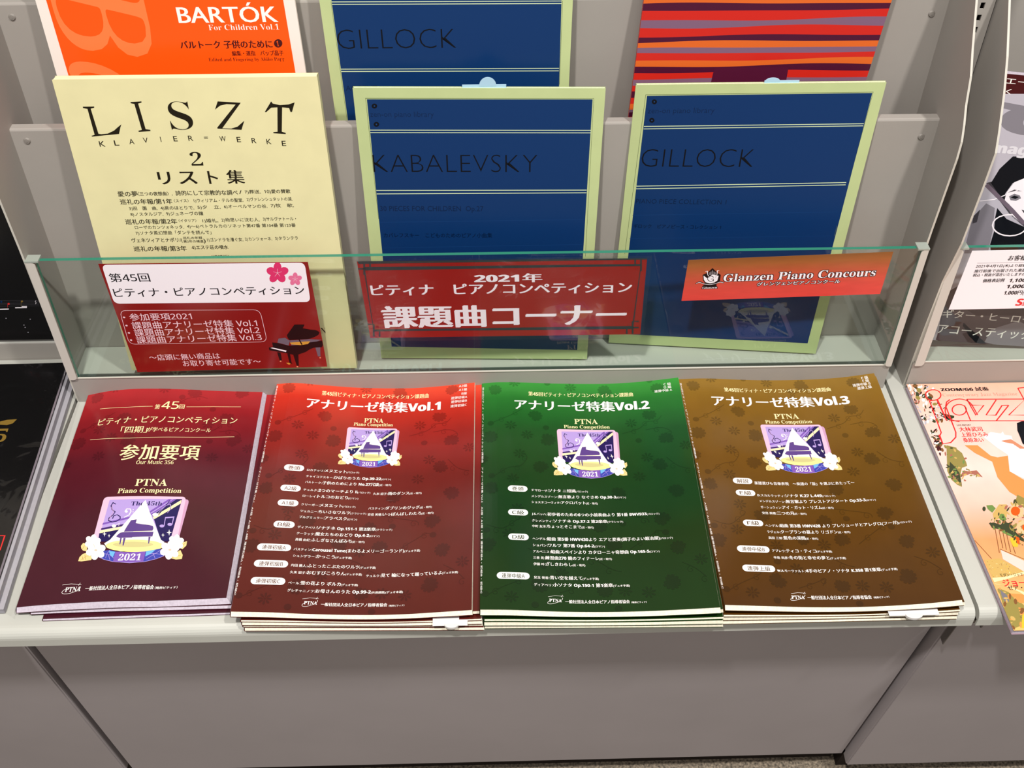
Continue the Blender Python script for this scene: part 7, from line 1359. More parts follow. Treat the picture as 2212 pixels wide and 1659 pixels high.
def make_words():
    objs = {}
    for (s, off) in WORDS:
        if not s.strip(): continue
        c = bpy.data.curves.new('w', 'FONT'); c.body = s; c.resolution_u = 3 if len(s) < 12 else 2; c.offset = off
        o = bpy.data.objects.new('w', c); COL.objects.link(o); objs[(s, off)] = o
    dg = bpy.context.evaluated_depsgraph_get()
    dg.update()
    for k, o in objs.items():
        me = bpy.data.meshes.new_from_object(o.evaluated_get(dg))
        me.calc_loop_triangles()
        vs_ = [(v.co.x, v.co.y) for v in me.vertices]
        fs = [tuple(t.vertices) for t in me.loop_triangles]
        WORDS[k] = (vs_, fs, min(v[0] for v in vs_), max(v[0] for v in vs_), min(v[1] for v in vs_), max(v[1] for v in vs_))
        bpy.data.meshes.remove(me)
    for o in objs.values():
        c = o.data; bpy.data.objects.remove(o); bpy.data.curves.remove(c)
make_words()

class Sheet:
    """collects printed geometry of one page in millimetres: (u, v, layer)"""
    def __init__(s): s.v = []; s.f = []; s.m = []; s.mats = []; s.idx = {}
    def mi(s, m):
        if m.name not in s.idx: s.idx[m.name] = len(s.mats); s.mats.append(m)
        return s.idx[m.name]
    def put(s, pts, faces, lay, m):
        b = len(s.v); k = s.mi(m)
        s.v += [(x, y, lay) for x, y in pts]
        for f in faces: s.f.append(tuple(i + b for i in f)); s.m.append(k)
    def poly(s, pts, lay, m):
        pts = [p for i, p in enumerate(pts) if i == 0 or (abs(p[0] - pts[i - 1][0]) + abs(p[1] - pts[i - 1][1])) > 1e-4]
        tr = tessellate_polygon([[Vector((x, y, 0)) for x, y in pts]])
        s.put(pts, [tuple(t) for t in tr], lay, m)
    def stroke(s, pts, w, lay, m, closed=False):
        n = len(pts); L = []; R_ = []
        for i in range(n):
            a = pts[(i - 1) % n] if (closed or i > 0) else pts[i]
            b = pts[(i + 1) % n] if (closed or i < n - 1) else pts[i]
            dx, dy = b[0] - a[0], b[1] - a[1]; d = math.hypot(dx, dy) or 1
            nx, ny = -dy / d, dx / d
            k = 1.0
            if closed or 0 < i < n - 1:
                d1 = Vector((pts[i][0] - a[0], pts[i][1] - a[1])); d2 = Vector((b[0] - pts[i][0], b[1] - pts[i][1]))
                if d1.length > 1e-6 and d2.length > 1e-6:
                    cs = abs(Vector((nx, ny)).dot(Vector((-d1.y, d1.x)).normalized())); k = min(1 / max(cs, .5), 1.8)
            L.append((pts[i][0] + nx * w / 2 * k, pts[i][1] + ny * w / 2 * k)); R_.append((pts[i][0] - nx * w / 2 * k, pts[i][1] - ny * w / 2 * k))
        fs = [(i, i + 1, n + i + 1, n + i) for i in range(n - 1)]
        if closed: fs.append((n - 1, 0, n, 2 * n - 1))
        s.put(L + R_, fs, lay, m)
    def word(s, txt, u0, u1, v, sy, m, lay=3, weight=0, by_bbox=0, off=0, tf=None):
        W_ = WORDS.get((txt, off)) or WORDS.get((latin(txt, weight), off))
        if not W_: return
        vs_, fs, xa, xb, ya, yb = W_
        sx = (u1 - u0) / (xb - xa)
        if by_bbox: sy = by_bbox / (yb - ya); y0 = ya
        else: y0 = 0
        sm = {0: [(0, 0)], 1: [(-.008, 0), (.012, 0)], 2: [(-.018, 0), (.018, 0)], 3: [(-.032, -.005), (0, .01), (.032, .0)], 4: [(-.042, -.012), (-.015, .014), (.015, -.012), (.042, .012)]}.get(weight, [(0, 0)])
        for k, (dx, dy) in enumerate(sm):
            pts = [(u0 + (x + dx - xa) * sx, v + (y + dy - y0) * sy) for x, y in vs_]
            if tf: pts = [tf(*p) for p in pts]
            s.put(pts, fs, lay + k * .12, m)
    def row(s, txt, u0, u1, v, h, m, lay=3):
        txt = latin(txt, 2)
        parts = [(p, (.74 if i % 2 == 0 else 1.0), (0 if i % 2 == 0 else 2)) for i, p in enumerate(segs(txt))]
        parts = [(p, k if i < 2 else .62, w) for i, (p, k, w) in enumerate(parts) if p.strip()]
        if not segs(txt)[0]: parts = [(p, 1, 1) for p, _, _ in parts]
        gap = .06
        tot = sum((WORDS[(p, 0)][3] - WORDS[(p, 0)][2]) * k + gap for p, k, w in parts) - gap
        sx = (u1 - u0) / tot; x = u0
        for p, k, w in parts:
            wd = (WORDS[(p, 0)][3] - WORDS[(p, 0)][2]) * k * sx
            s.word(p, x, x + wd, v, h / .86 * k, m, lay, w + (1 if k < 1 else 0)); x += wd + gap * sx

def surf(pg, u, v, off):
    """point on page pg at (u, v) mm, off mm above the sheet"""
    w, h = SZ[pg]
    if pg in LIE:
        a, b = u / w, v / h
        z = lie_z(pg, a, b)
        p = lie_pt(pg, a, b, z)
        e = .004
        dz = (lie_z(pg, min(1, a + e), b) - lie_z(pg, max(0, a - e), b)) / (2 * e * w / 1000)
        n = math.hypot(dz, 1)
        return (p[0] - dz / n * off / 1000, p[1], p[2] + off / 1000 / n)
    q = Q[pg]
    p = quad_pt(q, u / w, v / h)
    n = NRM[pg]
    return (p[0] + n[0] * off / 1000, p[1] + n[1] * off / 1000, p[2] + n[2] * off / 1000)
NRM = {}
for k_, q_ in Q.items():
    n_ = (Vector(q_[1]) - Vector(q_[0])).cross(Vector(q_[2]) - Vector(q_[0]) + Vector(q_[3]) - Vector(q_[1]))
    NRM[k_] = tuple(n_.normalized())

def finish(sh, pg, parent, name='cover_print'):
    if not sh.f: return
    w, h = SZ[pg]
    v, f, mi = sh.v, sh.f, sh.m
    if pg in LIE or pg in ('kab', 'gil'):
        bm = bmesh.new()
        bv = [bm.verts.new(p) for p in v]
        for face, k in zip(f, mi):
            try: bf = bm.faces.new([bv[i] for i in face])
            except ValueError: continue
            bf.material_index = k
        x = 7.0
        while x < w:
            # only faces wide enough need a cut
            fs = [q for q in bm.faces if min(l.vert.co.x for l in q.loops) < x - .01 and max(l.vert.co.x for l in q.loops) > x + .01
                  and (max(l.vert.co.x for l in q.loops) - min(l.vert.co.x for l in q.loops)) > 5]
            if fs:
                g = list({e for q in fs for e in q.edges}) + list({vv for q in fs for vv in q.verts}) + fs
                bmesh.ops.bisect_plane(bm, geom=g, plane_co=(x, 0, 0), plane_no=(1, 0, 0), dist=1e-5)
            x += 7.0
        if pg in ('kab', 'gil'):
            y = 12.0
            while y < h:
                fs = [q for q in bm.faces if (max(l.vert.co.y for l in q.loops) - min(l.vert.co.y for l in q.loops)) > 9 and min(l.vert.co.y for l in q.loops) < y - .01 and max(l.vert.co.y for l in q.loops) > y + .01]
                if fs:
                    g = list({e for q in fs for e in q.edges}) + list({vv for q in fs for vv in q.verts}) + fs
                    bmesh.ops.bisect_plane(bm, geom=g, plane_co=(0, y, 0), plane_no=(0, 1, 0), dist=1e-5)
                y += 12.0
        bm.verts.index_update()
        v = [tuple(q.co) for q in bm.verts]
        f = [tuple(q.index for q in g_.verts) for g_ in bm.faces]; mi = [g_.material_index for g_ in bm.faces]
        bm.free()
    # drop shapes that fall outside the sheet
    keep = [i for i, fc in enumerate(f) if all(-.5 <= v[j][0] <= w + .5 and -.5 <= v[j][1] <= h + .5 for j in fc)] if pg not in ('sign3',) else range(len(f))
    f = [f[i] for i in keep]; mi = [mi[i] for i in keep]
    pts = [surf(pg, p[0], p[1], .10 + .035 * p[2]) for p in v]
    uvs = [(p[0] / w, p[1] / h) for p in v]
    me = mesh(name, pts, f, sh.mats, parent['_o'], mi, uvs)
    return add(name, me, parent)

def clipbox(pts, w, h):
    """Sutherland-Hodgman against the sheet"""
    for ax, lim, sg in ((0, 0, 1), (0, w, -1), (1, 0, 1), (1, h, -1)):
        out = []
        for i in range(len(pts)):
            a, b = pts[i - 1], pts[i]
            ia, ib = (a[ax] - lim) * sg >= 0, (b[ax] - lim) * sg >= 0
            if ia != ib:
                t = (lim - a[ax]) / (b[ax] - a[ax]); out.append((a[0] + (b[0] - a[0]) * t, a[1] + (b[1] - a[1]) * t))
            if ib: out.append(b)
        pts = out
        if not pts: return []
    return pts

def common(pg, sh, m=None):
    w, h = SZ[pg]
    for (p, col, lay, pts) in G:
        if p == pg:
            pts = clipbox(pts, w, h)
            if len(pts) > 2: sh.poly(pts, lay, ink(col))
    for (p, col, lay, wd, pts, cl) in S:
        if p == pg: sh.stroke(pts, wd, lay, ink(col), bool(cl))
    for (p, col, wt, s, u0, u1, v, hm, kind) in T_ITEMS:
        if p != pg: continue
        lay = 4
        m_ = ink(col)
        if kind != 'row': s = latin(s, wt)
        if kind == 'row': sh.row(s, u0, u1, v, hm, m_, 4)
        else:
            sy = hm / (.86 if kind == 'k' else .72)
            sh.word(s, u0, u1, v, sy, m_, lay, max(wt, 0), by_bbox=(hm if kind == 'b' else 0), off=OFF.get(wt, 0))
    for (p, s, u0, u1, v) in P:
        if p != pg: continue
        hh = 3.75 if p != 'vol1' else 3.9
        pts = []
        for cx_, a0 in ((u1 - hh, -90), (u0 + hh, 90)):
            for i in range(9):
                a = math.radians(a0 + i * 22.5); pts.append((cx_ + hh * math.cos(a), v + hh * math.sin(a)))
        sh.poly(pts, 3, ink('white'))
        n = len(s); tw = (u1 - u0) * (.6 if n <= 3 else .7); c_ = (u0 + u1) / 2
        sh.word(latin(s, 1), c_ - tw / 2, c_ + tw / 2, v - 2.3, 5.6, gradmat('pill_' + pg, pg, .85), 5, 1)

def pattern(pg, sh, dim=.82, few=False):
    m = gradmat('pattern_' + pg, pg, dim)
    w, h = SZ[pg]
    R_ = random.Random(3)
    def P_(pts, lay): 
        pts = clipbox(pts, w, h)
        if len(pts) > 2: sh.poly(pts, lay, m)
    sx, sy = w / 210, h / 297
    def ok(y): return (not few) or y > 175
    for (x, y) in MON:
        if not ok(y): continue
        x *= sx; y *= sy
        r = R_.uniform(7.2, 8.4); a0 = R_.uniform(0, 6.28); pts = []
        for i in range(44):
            a = a0 + i / 44 * 2 * math.pi
            rr = r * (1 - (.22 if (i % 4 == 0) else 0)) * (1 - .35 * max(0, math.cos(a - a0)) ** 12)
            pts.append((x + rr * math.cos(a), y + rr * 1.02 * math.sin(a)))
        P_(pts, .4)
    for (x, y) in DAI:
        if not ok(y): continue
        x *= sx; y *= sy
        a0 = R_.uniform(0, 1)
        for i in range(8):
            a = a0 + i * math.pi / 4; c, s_ = math.cos(a), math.sin(a); pts = []
            for (du, dv) in ((1, 0), (3.4, 1.0), (5.6, 1.0), (6.6, 0), (5.6, -1.0), (3.4, -1.0)): pts.append((x + du * c - dv * s_, y + du * s_ + dv * c))
            P_(pts, .4)
        P_([(x + 1.1 * math.cos(i), y + 1.1 * math.sin(i)) for i in range(6)], .5)
    for (x, y) in DOT:
        if ok(y): P_([(x * sx + 3.3 * math.cos(i * .45), y * sy + 3.3 * math.sin(i * .45)) for i in range(14)], .4)
    for pl in CUR:
        pl = [(a * sx, b * sy) for a, b in pl]
        if not ok(pl[0][1]) or any(not (4 < a < w - 4 and 4 < b < h - 4) for a, b in pl): continue
        sm = []
        for i in range(len(pl) - 1):
            p0, p1, p2, p3 = pl[max(i - 1, 0)], pl[i], pl[i + 1], pl[min(i + 2, len(pl) - 1)]
            for j in range(5):
                t = j / 5
                sm.append(tuple(.5 * (2 * p1[k] + (p2[k] - p0[k]) * t + (2 * p0[k] - 5 * p1[k] + 4 * p2[k] - p3[k]) * t * t + (3 * p1[k] - p0[k] - 3 * p2[k] + p3[k]) * t ** 3) for k in (0, 1)))
        sm.append(pl[-1]); sh.stroke(sm, .8, .3, m)
        for j in (4, 10, 16):
            if j < len(sm):
                x, y = sm[j]; sp = [(x + (4.2 - .3 * i) * math.cos(i * .6 + 1) * .9 - 2, y + (4.2 - .3 * i) * math.sin(i * .6 + 1) - 3) for i in range(13)]
                if all(2 < a < w - 2 and 2 < b < h - 2 for a, b in sp): sh.stroke(sp, .55, .35, m)

def emblem(pg, sh):
    for (p, cx_, cy_, sx, sy) in LP:
        if p != pg: continue
        if p == 'vol1': cy_ -= 1.4; sy *= .965
        f_ = lambda q: (cx_ + q[0] * sx, cy_ + q[1] * sy)
        for (c, l, pts) in LG: sh.poly([f_(q) for q in pts], 4 + l * .5, ink(c))
        for (c, l, wd, pts, cl) in LS: sh.stroke([f_(q) for q in pts], wd * sx, 4 + l * .5, ink(c), bool(cl))
        for (c, wt, s, u0, u1, v, hm) in LT:
            sh.word(s, cx_ + u0 * sx, cx_ + u1 * sx, cy_ + v * sy, hm * sy / .72, ink(c), 4 + (5.4 if c == 'white' else 2.6), 0)

# ---------------------------------------------------------------- magazines lying in stacks
def magazine(name, label, group, pg, f0, f1, cov, paper, dx=0, dy=0, dr=0, top=False, prints=False, nu=16, nv=5, spine_dark=None):
    x, y, th, w, h = LIE[pg][:5]
    org = (x + dx, y + dy, lie_z(pg, 0, 0, f0))
    root = thing(name, label, 'magazine', org, group)
    FAN = .0016 * (2.4 if top else random.uniform(.7, 1.5))
    c_, s_ = math.cos(dr), math.sin(dr)
    cx_, cy_ = x + w / 2, y + h / 2
    def pt(a, b, fr, up=0):
        if fr == f0 and not (b > .5): b = b - FAN * (1 - 2 * b) / h
        p = lie_pt(pg, a, b, lie_z(pg, min(1, max(0, a)), max(0, b), fr) + up)
        px, py = p[0] - cx_, p[1] - cy_
        return (cx_ + c_ * px - s_ * py + dx, cy_ + s_ * px + c_ * py + dy, p[2])
    if top: nu, nv = 40, 12
    ct = .00022
    # cover: front sheet, spine, back sheet as one folded card
    V = []; F = []; UV = []
    def grid(fn, flip):
        b = len(V)
        for j in range(nv + 1):
            for i in range(nu + 1):
                V.append(fn(i / nu, j / nv)); UV.append((i / nu, j / nv))
        for j in range(nv):
            for i in range(nu):
                a = b + j * (nu + 1) + i; q = (a, a + 1, a + nu + 2, a + nu + 1)
                F.append(q[::-1] if flip else q)
        return b
    gap = .00012
    b1 = grid(lambda a, b: pt(a, b, f1, -.00002), False)
    b2 = grid(lambda a, b: pt(a, b, f1, -.00002 - ct), True)
    b3 = grid(lambda a, b: pt(a, b, f0, gap + ct), False)
    b4 = grid(lambda a, b: pt(a, b, f0, gap), True)
    R1 = nu + 1
    for (p, q) in ((b1, b2), (b3, b4)):
        for j in range(nv): F.append((p + (j + 1) * R1 + nu, p + j * R1 + nu, q + j * R1 + nu, q + (j + 1) * R1 + nu))
        for i in range(nu):
            F.append((p + i + 1, p + i, q + i, q + i + 1)); k = nv * R1; F.append((p + k + i, p + k + i + 1, q + k + i + 1, q + k + i))
    # rounded spine
    ns = 4; sb = []
    for k in range(ns + 1):
        t = k / ns; row = []
        for j in range(nv + 1):
            A_ = Vector(pt(0, j / nv, f1, -.00002)); B_ = Vector(pt(0, j / nv, f0, gap)); p = A_.lerp(B_, t)
            p.x -= math.sin(math.pi * t) * .0006
            row.append(len(V)); V.append(tuple(p)); UV.append((0, j / nv))
        sb.append(row)
    for k in range(ns):
        for j in range(nv): F.append((sb[k][j + 1], sb[k + 1][j + 1], sb[k + 1][j], sb[k][j]))
    me = mesh('cover', V, F, [cov], org, None, UV)
    add('cover', me, root)
    # page block
    V = []; F = []
    ia, ib = .0012, 1.0005; SIDE = .020 if (top and pg == 'vol0') else .003
    R1 = nu + 1
    for fr, up in ((f1, -.0003), (f0, gap + .0003)):
        for j in range(2):
            for i in range(nu + 1):
                a = ia + (ib - ia + (SIDE if fr == f0 else 0)) * i / nu; V.append(pt(a, .0016 if j == 0 else .998, fr, up))
    for i in range(nu):
        F.append((i, i + 1, R1 + i + 1, R1 + i)); F.append((2 * R1 + i + 1, 2 * R1 + i, 3 * R1 + i, 3 * R1 + i + 1))
        F.append((i + 1, i, 2 * R1 + i, 2 * R1 + i + 1)); F.append((R1 + i, R1 + i + 1, 3 * R1 + i + 1, 3 * R1 + i))
    F.append((0, R1, 3 * R1, 2 * R1)); F.append((nu, 2 * R1 + nu, 3 * R1 + nu, R1 + nu))
    add('page_block', mesh('page_block', V, F, [paper], org), root)
    if prints:
        sh = Sheet()
        if pg == 'vol0': pattern(pg, sh, .86, few=True)
        else: pattern(pg, sh)
        common(pg, sh); emblem(pg, sh)
        if pg != 'vol0':
            # spine lettering reads down the fold
            s_txt = SPINE % int(pg[3]); W_ = WORDS[(s_txt, 0)]
            k = 268 / (W_[3] - W_[2])
            sh.put([(.25 + (yy) * 1.9, 285 - (xx - W_[2]) * k) for xx, yy in W_[0]], W_[1], 3, ink('white'))
        finish(sh, pg, root)
    return root

# ---------------------------------------------------------------- upright books
def upright(name, label, pg, thick, cov, paper, group=None, cat='music book', spine_right=False, art=None):
    q = [Vector(p) for p in Q[pg]]; n = Vector(NRM[pg])
    org = tuple((q[0] + q[1]) / 2)
    root = thing(name, label, cat, org, group)
    N = 30
    def P_(a, b, d): return tuple(Vector(quad_pt(Q[pg], a, b)) - n * d)
    # cover card: front, spine and back, open at the fore edge
    V = []; F = []; UV = []
    def sheet(d0, d1):
        b = len(V)
        for d in (d0, d1):
            for j in range(N + 1):
                for i in range(N + 1): V.append(P_(i / N, j / N, d)); UV.append((i / N, j / N))
        M_ = N + 1; o2 = b + M_ * M_
        for j in range(N):
            for i in range(N):
                a = b + j * M_ + i; F.append((a, a + 1, a + M_ + 1, a + M_)); c = o2 + j * M_ + i; F.append((c, c + M_, c + M_ + 1, c + 1))
        for i in range(N):
            F.append((b + i + 1, b + i, o2 + i, o2 + i + 1)); k = N * M_; F.append((b + k + i, b + k + i + 1, o2 + k + i + 1, o2 + k + i))
            F.append((b + i * M_, b + (i + 1) * M_, o2 + (i + 1) * M_, o2 + i * M_)); F.append((b + (i + 1) * M_ + N, b + i * M_ + N, o2 + i * M_ + N, o2 + (i + 1) * M_ + N))
    ct = .0003
    sheet(0, ct); sheet(thick - ct, thick)
    a = 1 if spine_right else 0
    b = len(V); e = .0012 * (1 if spine_right else -1)
    for bb in (0, 1):
        for d in (0, thick): V.append(P_(a, bb, d)); UV.append((a, bb))
        for d in (0, thick): V.append(P_(a - e, bb, d)); UV.append((a, bb))
    F += [(b, b + 1, b + 5, b + 4), (b + 2, b + 6, b + 7, b + 3)]
    me = mesh('cover', V, F, [cov], org, None, UV)
    add('cover', me, root)
    V = []; F = []; b2 = 0; K = 10; M_ = K + 1
    for d in (ct * 1.1, thick - ct * 1.1):
        for j in range(M_):
            for i in range(M_): V.append(P_(.003 + .994 * i / K, .003 + .9965 * j / K, d))
    o2 = M_ * M_
    for j in range(K):
        for i in range(K):
            a = j * M_ + i; F.append((a, a + 1, a + M_ + 1, a + M_)); c = o2 + a; F.append((c, c + M_, c + M_ + 1, c + 1))
    for i in range(K):
        F.append((i + 1, i, o2 + i, o2 + i + 1)); k = K * M_; F.append((k + i, k + i + 1, o2 + k + i + 1, o2 + k + i))
        F.append((i * M_, (i + 1) * M_, o2 + (i + 1) * M_, o2 + i * M_)); F.append(((i + 1) * M_ + K, i * M_ + K, o2 + i * M_ + K, o2 + (i + 1) * M_ + K))
    add('page_block', mesh('page_block', V, F, [paper], org), root)
    sh = Sheet()
    common(pg, sh)
    if art: art(sh)
    finish(sh, pg, root)
    return root

# ================================================================ SETTING
def world_box(name, dims, m, kind='structure'):
    bm = bmesh.new(); box(bm, *dims)
    me = bpy.data.meshes.new(name); bm.to_mesh(me); bm.free(); me.materials.append(m)
    o = bpy.data.objects.new(name, me); COL.objects.link(o); o['kind'] = kind
    return o
world_box('floor', (-3, 3, -2.6, 2.2, -.05, 0), floor_m)
world_box('wall_back', (-3, 3, 1.62, 1.72, 0, 2.8), mat('shop_wall', (190, 182, 170), .8, .2))

# ================================================================ BASE CABINETS (decks lie in the tilted frame, panels stand upright)
TI = T.inverted()
def base_cabinet(label, x0, x1, px0, px1, py, pz0, latch=False):
    root = thing('base_cabinet', label, 'cabinet', ((x0 + x1) / 2, .56, -.0185))
    def deck(bm):
        # folded front: flat top, rounded nose, short apron
        prof = [(1.06, 0)]
        r = .0095
        for i in range(7):
            a = math.radians(90 + i * 15); prof.append((.5535 + r + r * math.cos(a), -r + r * math.sin(a)))
        prof += [(.5535, -.0185), (.5555, -.0185), (.5555, -.012), (.57, -.012), (1.06, -.012)]
        prism(bm, prof, x0, x1)
    bm_part('deck', deck, DECKM, root, .0005, 1)
    def wpart(name, dims, m, bev=.001):
        def bld(bm):
            box(bm, *dims)
            es = list(bm.edges)
            if bev: bmesh.ops.bevel(bm, geom=es, offset=bev, segments=2, affect='EDGES')
            bmesh.ops.transform(bm, matrix=TI, verts=bm.verts)
        return bm_part(name, bld, m, root)
    wpart('top_rail', (px0 + .0003, px1 - .0003, py + .004, py + .03, .430, .456), PANELM, .0005)
    wpart('front_panel', (px0, px1, py, py + .02, pz0, .4375), PANELM, .0015)
    wpart('side_wall', (px0 + .001, px0 + .003, py + .02, 1.02, .02, .42), PANELM, 0)
    wpart('side_wall', (px1 - .003, px1 - .001, py + .02, 1.02, .02, .42), PANELM, 0)
    wpart('kick_plate', (px0, px1, py + .014, py + .03, 0.0, pz0 + .01), DARKM, 0)
    if latch:
        def lat(bm):
            box(bm, .4303, .4312, py - .008, py - .0005, .405, .452)
            box(bm, .4312, .456, py - .008, py - .0005, .4505, .4560)
            box(bm, .4545, .456, py - .008, py - .004, .440, .4505)
            bmesh.ops.transform(bm, matrix=TI, verts=bm.verts)
        bm_part('latch', lat, mat('latch_metal', (104, 98, 94), .4, .5, metal=.3), root, 0)
    return root
base_cabinet('wide grey base cabinet with pale deck under the four magazine stacks', -.4400, .4335, -.436, .4262, .4511, .05)
base_cabinet('grey base cabinet under the jazz magazine at the right edge of the photo', .4372, 1.31, .4302, 1.30, .4400, .041, True)
base_cabinet('grey base cabinet under the plastic wrapped black magazines at the left', -1.31, -.4435, -1.30, -.4435, .4511, .05)

# ================================================================ DISPLAY RACKS
FRONT = [(.855, 0), (.855, .1), (.853, .2), (.849, .285), (.8505, .302), (.856, .316), (.864, .331), (.872, .355), (.885, .375), (.904, .408), (.93, .45), (.95, .50), (.96, .56)]
def side_panel(parent, x0, x1, dy, prof=FRONT):
    p = [(y + dy, max(z, .0002)) for y, z in prof] + [(1.045, .56), (1.045, .0002)]
    o = bm_part('side_panel', lambda bm: prism(bm, p, x0, x1), [STEEL, EDGEM], parent, .0003, 1)
    for pl in o.data.polygons:
        if pl.normal.y < -.3 and abs(pl.normal.x) < .9: pl.material_index = 1
    return o
def bracket(parent, x0, x1, left):
    def b(bm):
        # flat flange with rounded corners, bent back around the glass edge
        y0, y1 = .8432, .8442
        r = .004; z0, z1 = .0345, .1872; pts = []
        for cx_, cz_, a0 in ((x1 - r, z1 - r, 0), (x0 + .001, z1 - .001, 90), (x0 + .001, z0 + .001, 180), (x1 - r, z0 + r, 270)) if left else ((x1 - .001, z1 - .001, 0), (x0 + r, z1 - r, 90), (x0 + r, z0 + r, 180), (x1 - .001, z0 + .001, 270)):
            rr = r if (abs(cx_ - (x1 - r)) < 1e-9 or abs(cx_ - (x0 + r)) < 1e-9) else .001
            for i in range(5):
                a = math.radians(a0 + i * 22.5); pts.append((cx_ + rr * math.cos(a), cz_ + rr * math.sin(a)))
        f = [bm.verts.new((x, y0, z)) for x, z in pts]; g = [bm.verts.new((x, y1, z)) for x, z in pts]
        bm.faces.new(f); bm.faces.new(g[::-1]); n = len(pts)
        for i in range(n): bm.faces.new((f[i], g[i], g[(i + 1) % n], f[(i + 1) % n]))
        xs = (x0, x0 + .001) if left else (x1 - .001, x1)
        box(bm, xs[0], xs[1], .8442, .8560, z0, z1)
    bm_part('glass_bracket', b, mat('bracket_steel', (206, 200, 190), .5, .35), parent, 0)
    def cap(bm):
        xa, xb = (x0 - .0005, x1 + .004) if left else (x0 - .004, x1 + .0005)
        box(bm, xa, xb, .8430, .8540, .1872, .1890)
    bm_part('end_cap', cap, mat('clear_cap', (160, 168, 158), .25, .5), parent, .0008)
def glass(parent, x0, x1):
    o = bm_part('glass_panel', lambda bm: box(bm, x0, x1, .8466, .8506, .0335, .1870), [GLASS, GLEDGE], parent, 0)
    for pl in o.data.polygons:
        if pl.normal.z > .5 or abs(pl.normal.x) > .5: pl.material_index = 1
def plate(parent, x0, x1, y, z0, z1, screws, name='divider_panel'):
    def b(bm):
        prof = [(y, z0), (y, z1 - .002), (y + .0006, z1 - .0006), (y + .002, z1), (y + .0095, z1), (y + .0095, z1 - .006), (y + .0083, z1 - .006), (y + .0083, z1 - .0012), (y + .0012, z1 - .0012), (y + .0012, z0)]
        prism(bm, prof, x0, x1)
    o = bm_part(name, b, STEEL, parent, 0)
    for sx_, sz_ in screws:
        def sc(bm):
            bmesh.ops.create_cone(bm, cap_ends=True, segments=16, radius1=.0034, radius2=.0024, depth=.0014, matrix=Matrix.Translation((sx_, y - .0006, sz_)) @ Matrix.Rotation(math.radians(90), 4, 'X'))
            bmesh.ops.create_cone(bm, cap_ends=True, segments=6, radius1=.0012, radius2=.0012, depth=.0004, matrix=Matrix.Translation((sx_, y - .0014, sz_)) @ Matrix.Rotation(math.radians(90), 4, 'X'))
        s_ = bm_part('screw', sc, mat('screw_steel', (138, 133, 126), .5, .4), parent, 0)
        s_.parent = o
def rack(label, xl, xr, dyl, dyr, left=True, screws=True):
    root = thing('display_rack', label, 'display rack', ((xl + xr) / 2, .86, 0))
    if left: side_panel(root, xl, xl + .002, dyl)
    side_panel(root, xr - .002, xr, dyr)
    a, b = xl + .002, xr - .002
    boxpart('riser', (a, b, .8460, .8475, .0002, .0342), STEEL, root, .0005)
    boxpart('riser_lip', (a, b, .8452, .8470, .0343, .0352), EDGEM, root, .0003)
    boxpart('glass_gasket', (a + .0085, b - .0045, .8508, .8520, .0260, .0350), mat('gasket', (96, 104, 98), .5), root, 0)
    boxpart('tier_floor', (a, b, .8476, .9035, .0260, .0272), DECKM, root, .0003)
    sc1 = [(a + .013, .283), (b - .013, .276)] if screws else []
    sc2 = [(a + .013, .379), (b - .013, .374)] if screws else []
    plate(root, a, b, .904, .0002, .295, sc1)
    boxpart('tier_floor', (a, b, .9055, .9560, .1460, .1472), STEEL, root, .0003)
    plate(root, a, b, .9565, .140, .392, sc2)
    boxpart('tier_floor', (a, b, .9580, 1.02, .2400, .2412), STEEL, root, .0003)
    boxpart('back_panel', (a, b, 1.021, 1.0225, .05, .52), STEEL, root, .0003)
    glass(root, a + .0085, b - .0085 + .004)
    if left: bracket(root, a, a + .0085, True)
    bracket(root, b - .007, b, False)
    return root
rack('grey steel tiered rack with green edged glass front behind the magazine stacks', -.4405, .4315, -.008, 0)
# right-hand neighbour rack
NF = [(.8505, 0), (.850, .0), (.8486, .0568), (.8433, .1485), (.8328, .2024), (.830, .2654), (.8293, .303), (.8358, .3197), (.8499, .3501), (.8656, .3768), (.89, .41), (.92, .45), (.95, .52), (.95, .56)]
def right_rack():
    xl, xr = .4527, 1.30
    root = thing('display_rack', 'grey steel rack holding the guitar magazine, cut off by the right edge', 'display rack', (.87, .86, 0))
    side_panel(root, xl, xl + .002, 0, NF[1:])
    a, b = xl + .002, xr
    boxpart('riser', (a - .001, b, .8460, .8475, .0002, .0375), STEEL, root, .0005)
    boxpart('riser_lip', (a, b, .8452, .8470, .0376, .0385), EDGEM, root, .0003)
    boxpart('tier_floor', (a, b, .8476, .9035, .0280, .0292), DECKM, root, .0003)
    plate(root, a, b, .930, .0002, .320, [])
    boxpart('tier_floor', (a, b, .9315, .975, .1460, .1472), STEEL, root, .0003)
    boxpart('back_panel', (a, b, 1.021, 1.0225, .05, .52), STEEL, root, .0003)
    glass(root, a + .008, b)
    bracket(root, a, a + .0095, True)
    return root
right_rack()
# slotted upright between the racks
def post():
    root = thing('slotted_upright', 'slotted steel upright post between the two racks, top right', 'shelf post', (.442, .93, 0))
    x0, x1, y0, y1 = .4335, .4510, .912, .96
    sa, sb = .4385, .4425
    def b(bm):
        box(bm, x0, sa, y0, y0 + .0015, 0, .56); box(bm, sb, x1, y0, y0 + .0015, 0, .56)
        z = .3650
        box(bm, sa, sb, y0, y0 + .0015, 0, z)
        while z < .55:
            box(bm, sa, sb, y0, y0 + .0015, z + .0058, z + .0112); z += .0112
        box(bm, x0, x0 + .0015, y0 + .0015, y1, 0, .56); box(bm, x1 - .0015, x1, y0 + .0015, y1, 0, .56)
    bm_part('post', b, STEEL, root, 0)
    boxpart('slot_shade', (x0 + .0016, x1 - .0016, y0 + .012, y0 + .014, 0, .56), DARKM, root, 0)  # dark sheet inside the post, stands in for shade behind the slots
post()
